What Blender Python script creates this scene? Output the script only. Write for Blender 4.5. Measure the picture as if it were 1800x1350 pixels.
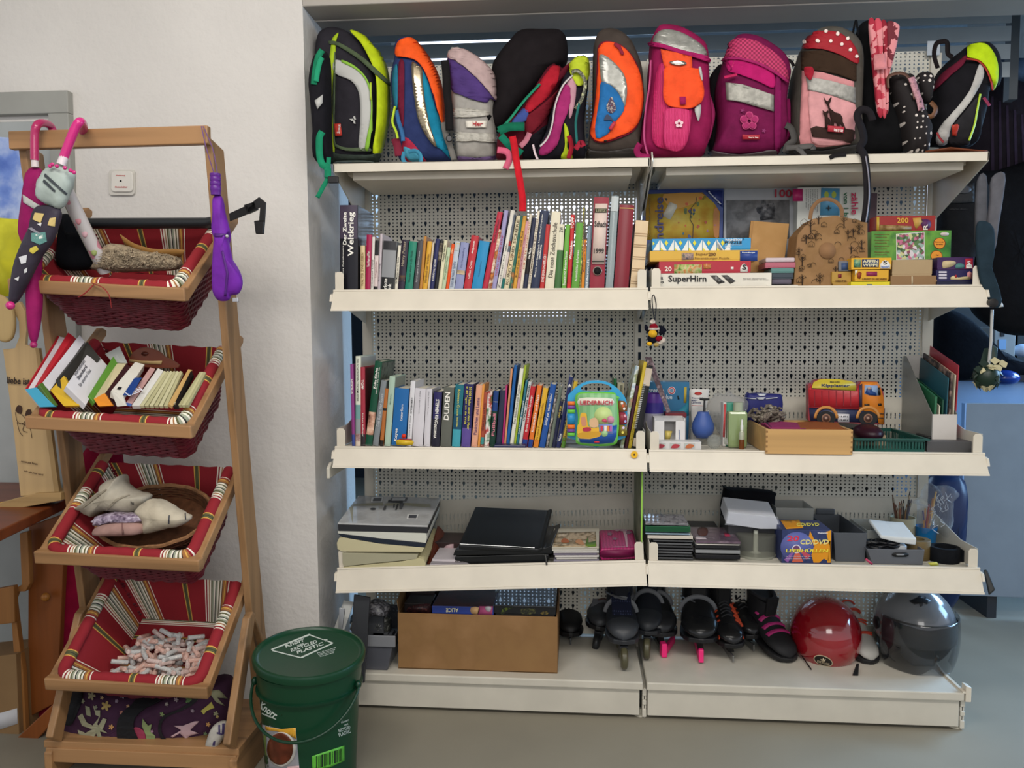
import bpy, bmesh, math, random
from mathutils import Vector, Matrix
from mathutils.bvhtree import BVHTree
from mathutils.geometry import tessellate_polygon
for _o in list(bpy.data.objects): bpy.data.objects.remove(_o)
S = bpy.context.scene; C = S.collection
PI = math.pi
random.seed(7)
# ---------------------------------------------------------------- camera (28 mm phone lens, seen at head height)
CX,CY,CZ = -.2201,-2.5410,1.2519
YAW,PITCH,ROLL,F = .0821,.0643,-.0020,1410.86
cy_,sy_,cp_,sp_ = math.cos(YAW),math.sin(YAW),math.cos(PITCH),math.sin(PITCH)
FW = Vector((-sy_*cp_,cy_*cp_,-sp_)); r0 = Vector((cy_,sy_,0)); u0 = r0.cross(FW)
RT = math.cos(ROLL)*r0+math.sin(ROLL)*u0; UP = -math.sin(ROLL)*r0+math.cos(ROLL)*u0
EYE = Vector((CX,CY,CZ))
cam = bpy.data.objects.new('camera', bpy.data.cameras.new('camera')); C.objects.link(cam)
cam.matrix_world = Matrix(((RT.x,UP.x,-FW.x,CX),(RT.y,UP.y,-FW.y,CY),(RT.z,UP.z,-FW.z,CZ),(0,0,0,1)))
cam.data.sensor_width = 36; cam.data.lens = F/1800*36; cam.data.clip_start = .05
S.camera = cam
# ---------------------------------------------------------------- light
S.view_settings.view_transform = 'Standard'; S.view_settings.look = 'None'
S.view_settings.gamma = 1; S.view_settings.use_curve_mapping = False
S.view_settings.exposure = 0.34
W = bpy.data.worlds.new('world'); S.world = W; W.use_nodes = True
W.node_tree.nodes['Background'].inputs[0].default_value = (.93,.95,1,1)
W.node_tree.nodes['Background'].inputs[1].default_value = .62
def area(name, loc, target, sx, sy, watt, col):
    l = bpy.data.lights.new(name,'AREA'); l.shape='RECTANGLE'; l.size=sx; l.size_y=sy; l.energy=watt; l.color=col
    o = bpy.data.objects.new(name,l); C.objects.link(o); o.location=loc
    o.rotation_euler = (Vector(target)-Vector(loc)).to_track_quat('-Z','Y').to_euler(); return o
area('ceiling_lamp_light',(-.95,-2.0,2.72),(-.75,-.6,0),1.3,.35,22,(1,.95,.89))
area('ceiling_lamp_light',(.75,-2.1,2.72),(.5,-.2,.3),1.3,.35,20,(1,.95,.89))
area('ceiling_lamp_light',(0,-4.2,2.6),(0,0,1),1.6,1.6,34,(1,.97,.93))
area('window_daylight',(4.2,1.9,2.1),(1.5,.7,0),1.5,1.5,200,(.36,.64,1))
area('window_daylight',(3.9,.35,1.75),(1.7,.9,.35),1.2,1.2,52,(.36,.64,1))  # unseen bluish fill, added to brighten the grey board at the right
area('window_daylight',(-.4,3.4,2.0),(-.3,.5,.9),1.6,1.2,22,(.5,.72,1))
# ---------------------------------------------------------------- pixel helpers (1800 x 1350 frame)
def ray(px,py): return FW+((px-900)/F)*RT-((py-675)/F)*UP
def at(px,py,Y):
    d = ray(px,py); return EYE+d*((Y-CY)/d.y)
def atz(px,py,Z):
    d = ray(px,py); return EYE+d*((Z-CZ)/d.z)
def atx(px,py,X):
    d = ray(px,py); return EYE+d*((X-CX)/d.x)
def lin(h):
    h = h.lstrip('#'); o = []
    for i in (0,2,4):
        c = int(h[i:i+2],16)/255; o.append(c/12.92 if c<=.04045 else ((c+.055)/1.055)**2.4)
    return (*o,1)
# ---------------------------------------------------------------- materials
_M = {}
def mat(hexc, rough=.55, kind='plain', metal=0, **kw):
    key = (hexc,rough,kind,metal,tuple(sorted(kw.items())))
    if key in _M: return _M[key]
    m = bpy.data.materials.new(kind+'_'+hexc.strip('#')); m.use_nodes = True
    nt = m.node_tree; N = nt.nodes; L = nt.links; b = N['Principled BSDF']
    b.inputs['Roughness'].default_value = rough; b.inputs['Metallic'].default_value = metal
    b.inputs['Specular IOR Level'].default_value = kw.get('spec', .35 if kind!='fabric' else .1)
    tc = N.new('ShaderNodeTexCoord'); c = lin(hexc)
    def noise(scale, detail=3, vec=None):
        n = N.new('ShaderNodeTexNoise'); n.inputs['Scale'].default_value = scale; n.inputs['Detail'].default_value = detail
        L.new(vec or tc.outputs['Object'], n.inputs['Vector']); return n
    def ramp(src, stops, interp='LINEAR'):
        r = N.new('ShaderNodeValToRGB'); r.color_ramp.interpolation = interp; e = r.color_ramp.elements
        while len(e)<len(stops): e.new(.5)
        for el,(p,cc) in zip(e,stops): el.position = p; el.color = cc
        L.new(src, r.inputs[0]); return r
    def mul(k): return tuple(min(1,x*k) for x in c[:3])+(1,)
    def mapping(sc):
        mp = N.new('ShaderNodeMapping'); mp.inputs['Scale'].default_value = sc; L.new(tc.outputs['Object'], mp.inputs['Vector']); return mp.outputs[0]
    def bump(src, st, dist=.002):
        bp = N.new('ShaderNodeBump'); bp.inputs['Strength'].default_value = st; bp.inputs['Distance'].default_value = dist
        L.new(src, bp.inputs['Height']); L.new(bp.outputs[0], b.inputs['Normal'])
    base = b.inputs['Base Color']
    if kind in ('plain','metal'):
        n = noise(kw.get('nscale',9)); v = kw.get('var',.06)
        L.new(ramp(n.outputs[0], [(.3,mul(1-v)),(.7,mul(1+v))]).outputs[0], base)
    elif kind=='fabric':
        n = noise(25,5); L.new(ramp(n.outputs[0], [(.3,mul(.82)),(.7,mul(1.15))]).outputs[0], base)
        bump(noise(kw.get('bs',60),4).outputs[0], .5, .004)
    elif kind=='fur':
        n = noise(70,6); L.new(ramp(n.outputs[0], [(.35,mul(.6)),(.65,mul(1.2))]).outputs[0], base)
        bump(n.outputs[0], 1, .01)
    elif kind=='plaster':
        n = noise(2.2,5); L.new(ramp(n.outputs[0], [(.3,mul(.93)),(.7,mul(1.04))]).outputs[0], base)
        bump(noise(48,5).outputs[0], .45, .006)
    elif kind=='concrete':
        n = noise(1.7,8); L.new(ramp(n.outputs[0], [(.3,mul(.86)),(.55,c),(.75,mul(1.1))]).outputs[0], base)
        bump(noise(30,4).outputs[0], .1, .002)
    elif kind=='wood':
        ax = kw.get('ax','x'); sc = {'x':(1.2,26,26),'y':(26,1.2,26),'z':(26,26,1.2)}[ax]
        n = noise(1,4,mapping(sc)); dk = kw.get('dk',.62)
        L.new(ramp(n.outputs[0], [(.3,mul(dk)),(.5,c),(.75,mul(1.15))]).outputs[0], base)
        bump(n.outputs[0], .15, .001)
    elif kind=='melange':   # printed photograph or pattern: soft patches of the given colours
        cs = kw['cs']; n = noise(kw.get('nscale',40),4)
        st = [(.32+.36*i/max(1,len(cs)-1), lin(x)) for i,x in enumerate(cs)]
        L.new(ramp(n.outputs[0], st, kw.get('interp','LINEAR')).outputs[0], base)
    elif kind=='voro':
        cs = kw['cs']; n = N.new('ShaderNodeTexVoronoi'); n.inputs['Scale'].default_value = kw.get('nscale',60)
        L.new(tc.outputs['Object'], n.inputs['Vector'])
        sp = N.new('ShaderNodeSeparateColor'); L.new(n.outputs['Color'], sp.inputs[0])
        st = [(i/len(cs), lin(x)) for i,x in enumerate(cs)]
        L.new(ramp(sp.outputs[0], st, 'CONSTANT').outputs[0], base)
    elif kind=='dots':
        n = N.new('ShaderNodeTexVoronoi'); n.inputs['Scale'].default_value = kw.get('nscale',60); n.inputs['Randomness'].default_value = kw.get('rnd',.2)
        L.new(mapping((1,kw.get('ys',.2),1)), n.inputs['Vector'])
        L.new(ramp(n.outputs['Distance'], [(0,lin(kw['dc'])),(kw.get('r',.3),c)], 'CONSTANT').outputs[0], base)
    elif kind=='check':
        n = N.new('ShaderNodeTexChecker'); n.inputs['Scale'].default_value = kw.get('nscale',100)
        n.inputs['Color1'].default_value = c; n.inputs['Color2'].default_value = lin(kw['c2'])
        L.new(mapping((1,.05,1)), n.inputs['Vector']); L.new(n.outputs[0], base)
    elif kind=='bands':     # straight bands along an axis
        wv = N.new('ShaderNodeTexWave'); wv.bands_direction = kw.get('ax','X'); wv.inputs['Scale'].default_value = kw.get('nscale',60)
        wv.inputs['Distortion'].default_value = kw.get('dist',0); L.new(tc.outputs['Object'], wv.inputs['Vector'])
        L.new(ramp(wv.outputs['Fac'], [(.4,c),(.6,lin(kw['c2']))]).outputs[0], base)
    elif kind=='stripe':    # woven stripe run along attribute su (metres along the cloth)
        a = N.new('ShaderNodeAttribute'); a.attribute_name = 'su'
        md = N.new('ShaderNodeMath'); md.operation = 'MODULO'; md.inputs[1].default_value = .26; L.new(a.outputs['Fac'], md.inputs[0])
        dv = N.new('ShaderNodeMath'); dv.operation = 'DIVIDE'; dv.inputs[1].default_value = .26; L.new(md.outputs[0], dv.inputs[0])
        R_,G_,O_,Y_,W_,T_,K_,B_ = map(lin,('8c1f28','5c5a38','33382c','d8a850','e8e2d2','a06a3c','2c2a2c','9aa08c'))
        seq = [(0,R_),(.11,Y_),(.125,G_),(.142,O_),(.15,G_),(.168,Y_),(.183,R_),(.40,W_),(.417,R_),(.43,W_),(.45,T_),(.462,W_),(.48,G_),(.495,B_),(.515,W_),(.53,K_),(.54,B_),(.56,W_),(.58,G_),(.595,W_),(.615,K_),(.625,T_),(.645,Y_),(.66,T_),(.675,R_),(.69,W_),(.70,R_)]
        L.new(ramp(dv.outputs[0], seq, 'CONSTANT').outputs[0], base)
        bump(noise(140,3).outputs[0], .3, .002)
    if kind=='clear' or kind=='glass':
        base.default_value = c; b.inputs['Transmission Weight'].default_value = kw.get('tr',.9); b.inputs['IOR'].default_value = 1.15
        b.inputs['Alpha'].default_value = kw.get('alpha',.45)
    if kind=='emit':
        base.default_value = (0,0,0,1); b.inputs['Emission Color'].default_value = c; b.inputs['Emission Strength'].default_value = kw.get('e',1)
    if kw.get('alpha') and kind!='clear': b.inputs['Alpha'].default_value = kw['alpha']
    if kw.get('coat'): b.inputs['Coat Weight'].default_value = kw['coat']
    _M[key] = m; return m
def fab(h): return mat(h,.85,'fabric')
def pl(h,r=.45): return mat(h,r)
def clear(h='dfe6ea',a=.3): return mat(h,.12,'clear',alpha=a,tr=.6)
BLACK = '16161a'
# ---------------------------------------------------------------- mesh builder (world coordinates)
class MB:
    def __init__(s): s.v=[]; s.f=[]; s.m=[]; s.su=[]; s.X=None; s.cur=0
    def vv(s, pts, su=None):
        i = len(s.v)
        for k,p in enumerate(pts):
            p = Vector(p); s.v.append(s.X@p if s.X else p); s.su.append(su[k] if su else 0.)
        return i
    def face(s, idx): s.f.append(tuple(idx)); s.m.append(s.cur)
    def box(s,x0,x1,y0,y1,z0,z1):
        i = s.vv([(x0,y0,z0),(x1,y0,z0),(x1,y1,z0),(x0,y1,z0),(x0,y0,z1),(x1,y0,z1),(x1,y1,z1),(x0,y1,z1)])
        for q in ((0,3,2,1),(4,5,6,7),(0,1,5,4),(1,2,6,5),(2,3,7,6),(3,0,4,7)): s.face([i+k for k in q])
        return s
    def extrude(s, poly, vec):
        n = len(poly); i = s.vv(poly); vec = Vector(vec); j = s.vv([Vector(p)+vec for p in poly])
        s.face(range(i+n-1,i-1,-1)); s.face(range(j,j+n))
        for k in range(n): s.face((i+k,i+(k+1)%n,j+(k+1)%n,j+k))
        return s
    def loft(s, rings, cap=True, closed=True, su=None):
        n = len(rings[0]); idx = [s.vv(r, su[k] if su else None) for k,r in enumerate(rings)]
        for a,b in zip(idx,idx[1:]):
            for k in range(n if closed else n-1): s.face((a+k,a+(k+1)%n,b+(k+1)%n,b+k))
        if cap and closed: s.face(range(idx[0]+n-1,idx[0]-1,-1)); s.face(range(idx[-1],idx[-1]+n))
        return s
    def tube(s, path, r, seg=8, closed=False, cap=True, flat=1.):
        P = [Vector(p) for p in path]; n = len(P); rings=[]; up = None
        for k in range(n):
            a = P[(k-1)%n] if closed or k>0 else P[k]; b = P[(k+1)%n] if closed or k<n-1 else P[k]
            t = (b-a).normalized() if (b-a).length>1e-9 else Vector((0,0,1))
            if up is None: up = Vector((0,0,1)) if abs(t.z)<.9 else Vector((0,1,0))
            sd = t.cross(up)
            if sd.length<1e-6: sd = t.cross(Vector((1,0,.1)))
            sd.normalize(); up = sd.cross(t).normalized(); rr = r(k/(n-1 if n>1 else 1)) if callable(r) else r
            rings.append([P[k]+sd*(rr*math.cos(q*2*PI/seg))+up*(rr*flat*math.sin(q*2*PI/seg)) for q in range(seg)])
        if closed: rings.append(rings[0])
        return s.loft(rings, cap and not closed)
    def lathe(s, prof, c, seg=32, ax=None, cap=True):
        c = Vector(c); q = (Vector(ax).normalized().to_track_quat('Z','Y').to_matrix() if ax else Matrix.Identity(3))
        return s.loft([[c+q@Vector((r*math.cos(k*2*PI/seg),r*math.sin(k*2*PI/seg),z)) for k in range(seg)] for r,z in prof], cap)
    def ball(s, c, rx, ry=None, rz=None, seg=20, rg=12, rot=None):
        ry = ry or rx; rz = rz or rx; c = Vector(c); R_ = rot or Matrix.Identity(3)
        return s.loft([[c+R_@Vector((rx*math.sin(a)*math.cos(k*2*PI/seg),ry*math.sin(a)*math.sin(k*2*PI/seg),-rz*math.cos(a))) for k in range(seg)]
                       for a in [.02+(PI-.04)*i/rg for i in range(rg+1)]])
    def slab(s, poly, t):   # polygon (3D, roughly facing the front) given thickness t away in +y
        return s.extrude(poly,(0,t,0))
    def bvh(s):
        if not hasattr(s,'_b') or s._n!=len(s.f): s._b = BVHTree.FromPolygons([tuple(p) for p in s.v],s.f); s._n=len(s.f)
        return s._b
    def build(s, name, mats, T=None, smooth=False, bevel=0, solid=0, sub=0):
        o0 = Vector(T.location) if T else Vector((0,0,0))
        me = bpy.data.meshes.new(name); me.from_pydata([tuple(p-o0) for p in s.v],[],s.f)
        if not isinstance(mats,(list,tuple)): mats=[mats]
        for m in mats: me.materials.append(m)
        if len(mats)>1: me.polygons.foreach_set('material_index', s.m)
        if any(s.su):
            a = me.attributes.new('su','FLOAT','POINT'); a.data.foreach_set('value', s.su)
        me.update()
        bm = bmesh.new(); bm.from_mesh(me)
        if not solid: bmesh.ops.recalc_face_normals(bm, faces=bm.faces)
        bm.to_mesh(me); bm.free()
        if smooth:
            me.shade_smooth()
            me.set_sharp_from_angle(angle=math.radians(50 if smooth is True else smooth))
        o = bpy.data.objects.new(name,me); C.objects.link(o)
        if T: o.parent = T
        if solid: md = o.modifiers.new('s','SOLIDIFY'); md.thickness = solid; md.offset = 0
        if bevel: md = o.modifiers.new('b','BEVEL'); md.width = bevel; md.segments = 2; md.limit_method='ANGLE'
        if sub: md = o.modifiers.new('u','SUBSURF'); md.levels = md.render_levels = sub
        return o
def tag(o, label, cat, group=None, kind=None):
    o['label'] = label; o['category'] = cat
    if group: o['group'] = group
    if kind: o['kind'] = kind
    return o
def thing(name, label, cat, loc=(0,0,0), group=None, kind=None):
    o = bpy.data.objects.new(name,None); C.objects.link(o); o.location = loc; o.empty_display_size = .02
    return tag(o,label,cat,group,kind)
def struct(name, mb, m, **kw):
    o = mb.build(name, m, **kw); o['kind'] = 'structure'; return o
def smooth_poly(pts, n=4):   # Catmull-Rom closed
    out=[]; k=len(pts)
    for i in range(k):
        p0,p1,p2,p3 = (Vector((*pts[(i+j-1)%k],)) for j in range(4))
        for q in range(n):
            t=q/n; out.append(.5*((2*p1)+(p2-p0)*t+(2*p0-5*p1+4*p2-p3)*t*t+(-p0+3*p1-3*p2+p3)*t**3))
    return out
def smooth_path(pts, n=6):
    pts=[Vector(p) for p in pts]; P=[pts[0]]+pts+[pts[-1]]; out=[]
    for i in range(1,len(P)-2):
        p0,p1,p2,p3=P[i-1:i+3]
        for q in range(n):
            t=q/n; out.append(.5*((2*p1)+(p2-p0)*t+(2*p0-5*p1+4*p2-p3)*t*t+(-p0+3*p1-3*p2+p3)*t**3))
    out.append(pts[-1]); return out
def ptop(px, Y): return [at(p[0],p[1],Y) for p in px]
def puff(px, Y, depth, p=3.2, n=4, wob=0, yc=None):
    """soft filled body: outline traced at its own distance, rounded towards front and back"""
    o = smooth_poly(px,n) if n else [Vector(q) for q in px]
    ym = Y+depth/2; W3 = [at(q[0],q[1],ym) for q in o]
    c = Vector((sum(q.x for q in W3)/len(W3),ym,sum(q.z for q in W3)/len(W3)))
    mb = MB(); rings=[]
    ts = [0,.3,.55,.75,.88,.96,1]
    seq = [(t,-1) for t in ts]+[(t,1) for t in reversed(ts[:-1])]
    for t,sg in seq:
        s_ = max(t,.001); y = sg*depth/2*(1-s_**p)**(1/p) if t<1 else 0
        rg=[]
        for k,q in enumerate(W3):
            w = 1+wob*math.sin(k*1.7+t*9) if t<1 else 1
            rg.append(c+(q-c)*s_*(w if t<.97 else 1)+Vector((0,y*w,0)))
        rings.append(rg)
    mb.loft(rings); return mb
def decal_mesh(px, surf, off=.003, n=3, step=9):
    pts = smooth_poly(px,n) if n else [Vector(q) for q in px]
    V = [(q[0],q[1]) for q in pts]
    F = [tuple(t) for t in tessellate_polygon([[Vector((x,y,0)) for x,y in V]])]
    if not isinstance(surf,(int,float)):
        for _ in range(6):   # split long edges until the sheet can follow the body
            mid={}; out=[]; hit=False
            def M_(i,j):
                if math.dist(V[i],V[j])<=step: return None
                k=(min(i,j),max(i,j))
                if k not in mid: V.append(((V[i][0]+V[j][0])/2,(V[i][1]+V[j][1])/2)); mid[k]=len(V)-1
                return mid[k]
            for a,b,c in F:
                m=[M_(a,b),M_(b,c),M_(c,a)]; n_=sum(x is not None for x in m)
                if n_==0: out.append((a,b,c)); continue
                hit=True
                if n_==3: out+= [(a,m[0],m[2]),(m[0],b,m[1]),(m[2],m[1],c),(m[0],m[1],m[2])]
                else:
                    while m[0] is None: a,b,c=b,c,a; m=m[1:]+m[:1]
                    if n_==1: out+=[(a,m[0],c),(m[0],b,c)]
                    elif m[1] is not None: out+=[(m[0],b,m[1]),(a,m[0],m[1]),(a,m[1],c)]
                    else: out+=[(a,m[0],m[2]),(m[0],b,c),(m[0],c,m[2])]
            F=out
            if not hit: break
    mb = MB(); put(mb, V, surf, off)
    for f in F: mb.face(f)
    return mb
def put(mb, pts, surf, off):
    if isinstance(surf,(int,float)): mb.vv([at(x,y,surf-off) for x,y in pts]); return
    b = surf.bvh(); last=None; ymin = None
    for x,y in pts:
        d = ray(x,y).normalized(); h = b.ray_cast(EYE,d)
        if h[0] is not None and (last is None or abs(h[3]-last)<.5):
            n = h[1] if h[1].dot(d)<0 else -h[1]
            mb.vv([h[0]+(n*.6-d*.4)*off*1.2]); last = h[3]
        else:
            q = EYE+d*(last or b.find_nearest(EYE)[3]); nn = b.find_nearest(q)
            mb.vv([nn[0]-d*off])
def decal(T, name, px, surf, m, off=.003, n=3, solid=.002, label=None, step=9):
    mb = decal_mesh(px,surf,off,n,step)
    if mb is None: return None
    o = mb.build(name,m,T,smooth=True,solid=solid)
    if label: o['label']=label
    return o
def ribbon(T, name, path, wpx, Y, m, n=5, solid=.002):
    """webbing strap: path of (px,py[,Y]) with width in pixels"""
    p3 = [Vector((*q,Y)) if len(q)==2 else Vector(q) for q in path]; P = smooth_path(p3,n); mb=MB(); L_=[];R_=[]
    for k,q in enumerate(P):
        a=P[max(0,k-1)]; b=P[min(len(P)-1,k+1)]; t=Vector((b.x-a.x,b.y-a.y)); t = t.normalized() if t.length>1e-6 else Vector((0,1))
        w = wpx/2; L_.append(at(q.x-t.y*w,q.y+t.x*w,q.z)); R_.append(at(q.x+t.y*w,q.y-t.x*w,q.z+.004))
    i=mb.vv(L_); j=mb.vv(R_)
    for k in range(len(P)-1): mb.face((i+k,i+k+1,j+k+1,j+k))
    return mb.build(name,m,T,smooth=True,solid=solid)
_txt = {}
def text_geo(s):
    if s in _txt: return _txt[s]
    cu = bpy.data.curves.new('t','FONT'); cu.body = s; cu.size = 1; cu.resolution_u = 2; cu.offset = .02 if len(s)<=12 else .004
    ob = bpy.data.objects.new('t',cu); me = bpy.data.meshes.new_from_object(ob)
    v = [(q.co.x,q.co.y) for q in me.vertices]; f = [tuple(p.vertices) for p in me.polygons]
    bpy.data.objects.remove(ob); bpy.data.curves.remove(cu); bpy.data.meshes.remove(me)
    x0=min(q[0] for q in v); x1=max(q[0] for q in v); y0=min(q[1] for q in v); y1=max(q[1] for q in v)
    _txt[s]=([(a-x0,b-y0) for a,b in v],f,x1-x0,y1-y0); return _txt[s]
def text(T, s, x, y, h, m, surf, w=None, ang=0, off=.004, name='lettering', shear=0):
    """letters: (x,y) pixel of lower-left corner of the first letter, h height and w length in pixels, ang turns counter-clockwise"""
    v,f,tw,th = text_geo(s); w = w or h/th*tw; a = math.radians(ang); ca,sa=math.cos(a),math.sin(a)
    pts=[]
    for u,k in v:
        U=u/tw*w+shear*k/th*h; V=k/th*h; pts.append((x+U*ca-V*sa, y-U*sa-V*ca))
    mb=MB(); put(mb,pts,surf,off)
    for q in f: mb.face(q)
    return mb.build(name,m,T,solid=.0006)
def merge_text(T, items, m, surf, off=.004, name='lettering'):
    mb=MB()
    for it in items:
        s,x,y,h,w,ang = (list(it)+[None,0])[:6] if len(it)<6 else it
        v,f,tw,th = text_geo(s); w = w or h/th*tw; a=math.radians(ang); ca,sa=math.cos(a),math.sin(a); i=len(mb.v)
        put(mb,[(x+u/tw*w*ca-k/th*h*sa, y-u/tw*w*sa-k/th*h*ca) for u,k in v],surf,off)
        for q in f: mb.face([i+z for z in q])
    return mb.build(name,m,T,solid=.0006)
# ================================================================ ROOM
WALLM = mat('d6d2cd',.9,'plaster'); PIL = mat('bdb8ac',.9,'plaster'); BEAM = mat('a9a39b',.8,'concrete')
FLO = mat('8a8475',.7,'concrete'); CEIL = mat('d8d5cc',.9,'plaster')
struct('floor', MB().box(-4.5,5,-5,5,-.05,0), FLO)
mb = MB(); mb.extrude([(-4.5,.05,0),(-1.085,.05,0),(-1.112,.05,2.85),(-4.5,.05,2.85)],(0,.47,0))
struct('wall_left', mb, WALLM)
struct('wall_above', MB().box(-1.112,5,.05,.33,2.300,2.85), BEAM, bevel=.004)
struct('trim_1', MB().box(-1.112,5,.17,.176,2.297,2.301), mat('c8c2ba',.75))
struct('ceiling', MB().box(-4.5,5,-5,.05,2.85,2.9), CEIL)
struct('ceiling_2', MB().box(-4.5,5,.36,5,2.7,2.75), mat('6a6f74',.9,'plaster'))
struct('wall_back', MB().box(-4.5,5,4.2,4.3,0,2.7), mat('2e3238',.9,'plaster'))
struct('wall_right', MB().box(4.4,4.5,.36,4.2,0,2.7), mat('4c5864',.9,'plaster'))
struct('wall_far_left', MB().box(-3.4,-3.3,.52,4.2,0,2.7), mat('4a5864',.9,'plaster'))
# door in the left wall
dx1 = at(125,163,.04).x
struct('trim_2', MB().box(-4.5,dx1,.02,.05,1.975,2.048).box(dx1-.07,dx1,.02,.05,0,1.975), mat('9a9a94',.5), bevel=.003)
mb = MB().box(-4.5,dx1-.072,.035,.05,0,1.955); struct('door_1', mb, mat('a3a7a6',.45), bevel=.003)
# windows of the room behind, seen only through slats and perforations
def lit_window(n, x0,y0,x1,y1,Y,e,colr='dfeaff'):
    a=at(x0,y0,Y); b=at(x1,y1,Y)
    struct('window_%d'%n, MB().box(a.x,b.x,Y,Y+.02,b.z,a.z), mat(colr,.5,'emit',e=e))
    f=MB()
    for q in (a.x-.03,b.x): f.box(q,q+.03,Y-.03,Y+.03,b.z-.03,a.z+.03)
    f.box(a.x,b.x,Y-.03,Y+.03,a.z,a.z+.03).box(a.x,b.x,Y-.03,Y+.03,b.z-.03,b.z)
    struct('window_%d_frame'%n, f, mat('e0e0dc',.5))
lit_window(1, 700,66,1075,124,1.5,2.6)
lit_window(2, 925,352,1160,432,1.5,3.2)
lit_window(3, 636,320,653,440,1.5,2.2)
lit_window(4, 1618,312,1632,425,1.5,2.2)
lit_window(5, 880,548,1000,558,1.5,.8)
# slatted shutter behind the shelving
sh = thing('roller_shutter','grey horizontal slatted shutter behind the top of the shelving','shutter',(0,.6,1.9))
mb = MB(); z=2.18
while z<2.6:
    mb.extrude([(-1.05,.60,z),(-1.05,.615,z+.004),(-1.05,.615,z+.052),(-1.05,.60,z+.054)],(2.4,0,0)); z+=.0645
mb.build('slat_curtain', mat('9aa0a2',.45), sh)
for gx in (-1.09,1.35): MB().box(gx,gx+.03,.60,.64,2.1,2.69).build('guide_rail', mat('45494c',.5), sh)
MB().box(1.39,3.6,.98,1.03,2.10,2.69).build('upper_panel', mat('8e9292',.6,'plaster'), sh)
# ================================================================ SHELVING
CREAM = mat('d3cbbb',.38,spec=.4); CREAM2 = mat('c6c1b4',.42); PEG = mat('cbc8bc',.45)
unit = thing('shelving_unit','cream perforated steel shelving frame standing in the wall recess','shelving',(0,.2,0))
def radial(cx, cz, inside, dirs):
    out=[]
    for d in dirs:
        r=0
        while inside(cx+d[0]*r,cz+d[1]*r): r+=.0002
        out.append((cx+d[0]*r,cz+d[1]*r))
    return out
def cell_template(w,h,c,inside,n=8):
    ang = [math.atan2(sz*h/2-c[1],sx*w/2-c[0]) for sx,sz in ((1,1),(-1,1),(-1,-1),(1,-1))]+[0,PI/2,PI,-PI/2]
    if n>8: ang += [a+.35 for a in (0,PI/2,PI,-PI/2)]+[a-.3 for a in (PI/2,-PI/2)]
    ang = sorted(set(round(a%(2*PI),5) for a in ang)); dirs=[(math.cos(a),math.sin(a)) for a in ang]
    outer=[]
    for dx,dz in dirs:
        ts=[]
        if abs(dx)>1e-9: ts.append(((w/2 if dx>0 else -w/2)-c[0])/dx)
        if abs(dz)>1e-9: ts.append(((h/2 if dz>0 else -h/2)-c[1])/dz)
        t=min(ts); outer.append((c[0]+dx*t,c[1]+dz*t))
    return outer, radial(c[0],c[1],inside,dirs)
def stamp(mb, tpl, cx, Y, cz):
    o,i_ = tpl; n=len(o); a=mb.vv([(cx+x,Y,cz+z) for x,z in o]+[(cx+x,Y,cz+z) for x,z in i_])
    for k in range(n): mb.face((a+k,a+(k+1)%n,a+n+(k+1)%n,a+n+k))
PX,PZ=.015,.0125
T_dot = cell_template(PX,PZ,(0,0),lambda x,z:x*x+z*z<.0030**2)
T_key = cell_template(PX,2*PZ,(0,.003),lambda x,z:x*x+(z-.005)**2<.0054**2 or (abs(x)<.0025 and -.0095<z<.006),12)
def pegpanel(x0,nx,z0,nrows):
    mb=MB()
    for i in range(nx):
        x=x0+(i+.5)*PX; r=0
        while r<nrows:
            k=(nrows-r)%4
            if i%3==1 and k==2 and r+1<nrows: stamp(mb,T_key,x,.38,z0+(r+1)*PZ); r+=2
            else: stamp(mb,T_dot,x,.38,z0+(r+.5)*PZ); r+=1
    mb.build('perforated_back_panel',PEG,unit)
for x0 in (-.978,.018):
    z=.2
    while z<2.15: pegpanel(x0,64,z,32); z+=.4025
def slotplate(mb,x0,x1,Y,z0,z1,pitch,sw,zs):
    """plate with vertical slots in rows zs = [(za,zb)]"""
    zz=sorted([z0,z1]+[q for a in zs for q in a]); n=int((x1-x0)/pitch)
    for za,zb in zip(zz,zz[1:]):
        if (za,zb) in zs:
            x=x0
            for k in range(n):
                xa=x0+(k+.5)*pitch-sw/2; i=mb.vv([(x,Y,za),(xa,Y,za),(xa,Y,zb),(x,Y,zb)]); mb.face((i,i+1,i+2,i+3)); x=xa+sw
            i=mb.vv([(x,Y,za),(x1,Y,za),(x1,Y,zb),(x,Y,zb)]); mb.face((i,i+1,i+2,i+3))
        else:
            i=mb.vv([(x0,Y,za),(x1,Y,za),(x1,Y,zb),(x0,Y,zb)]); mb.face((i,i+1,i+2,i+3))
for x in (-.995,0,.995):
    mb=MB()
    slots=[(round(.2+.05*k,3),round(.2+.05*k+.03,3)) for k in range(39)]
    slotplate(mb,x-.016,x+.016,.372,0.02,2.2,.032,.010,slots)
    mb.box(x-.018,x-.0165,.372,.43,0.02,2.2).box(x+.0165,x+.018,.372,.43,0.02,2.2)
    mb.build('upright',CREAM2,unit)
MB().box(-.978,.982,.37,.40,.14,.2).build('cross_rail',CREAM2,unit)
MB().box(-.978,.982,.385,.40,2.195,2.205).build('cross_rail',CREAM2,unit)
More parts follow.
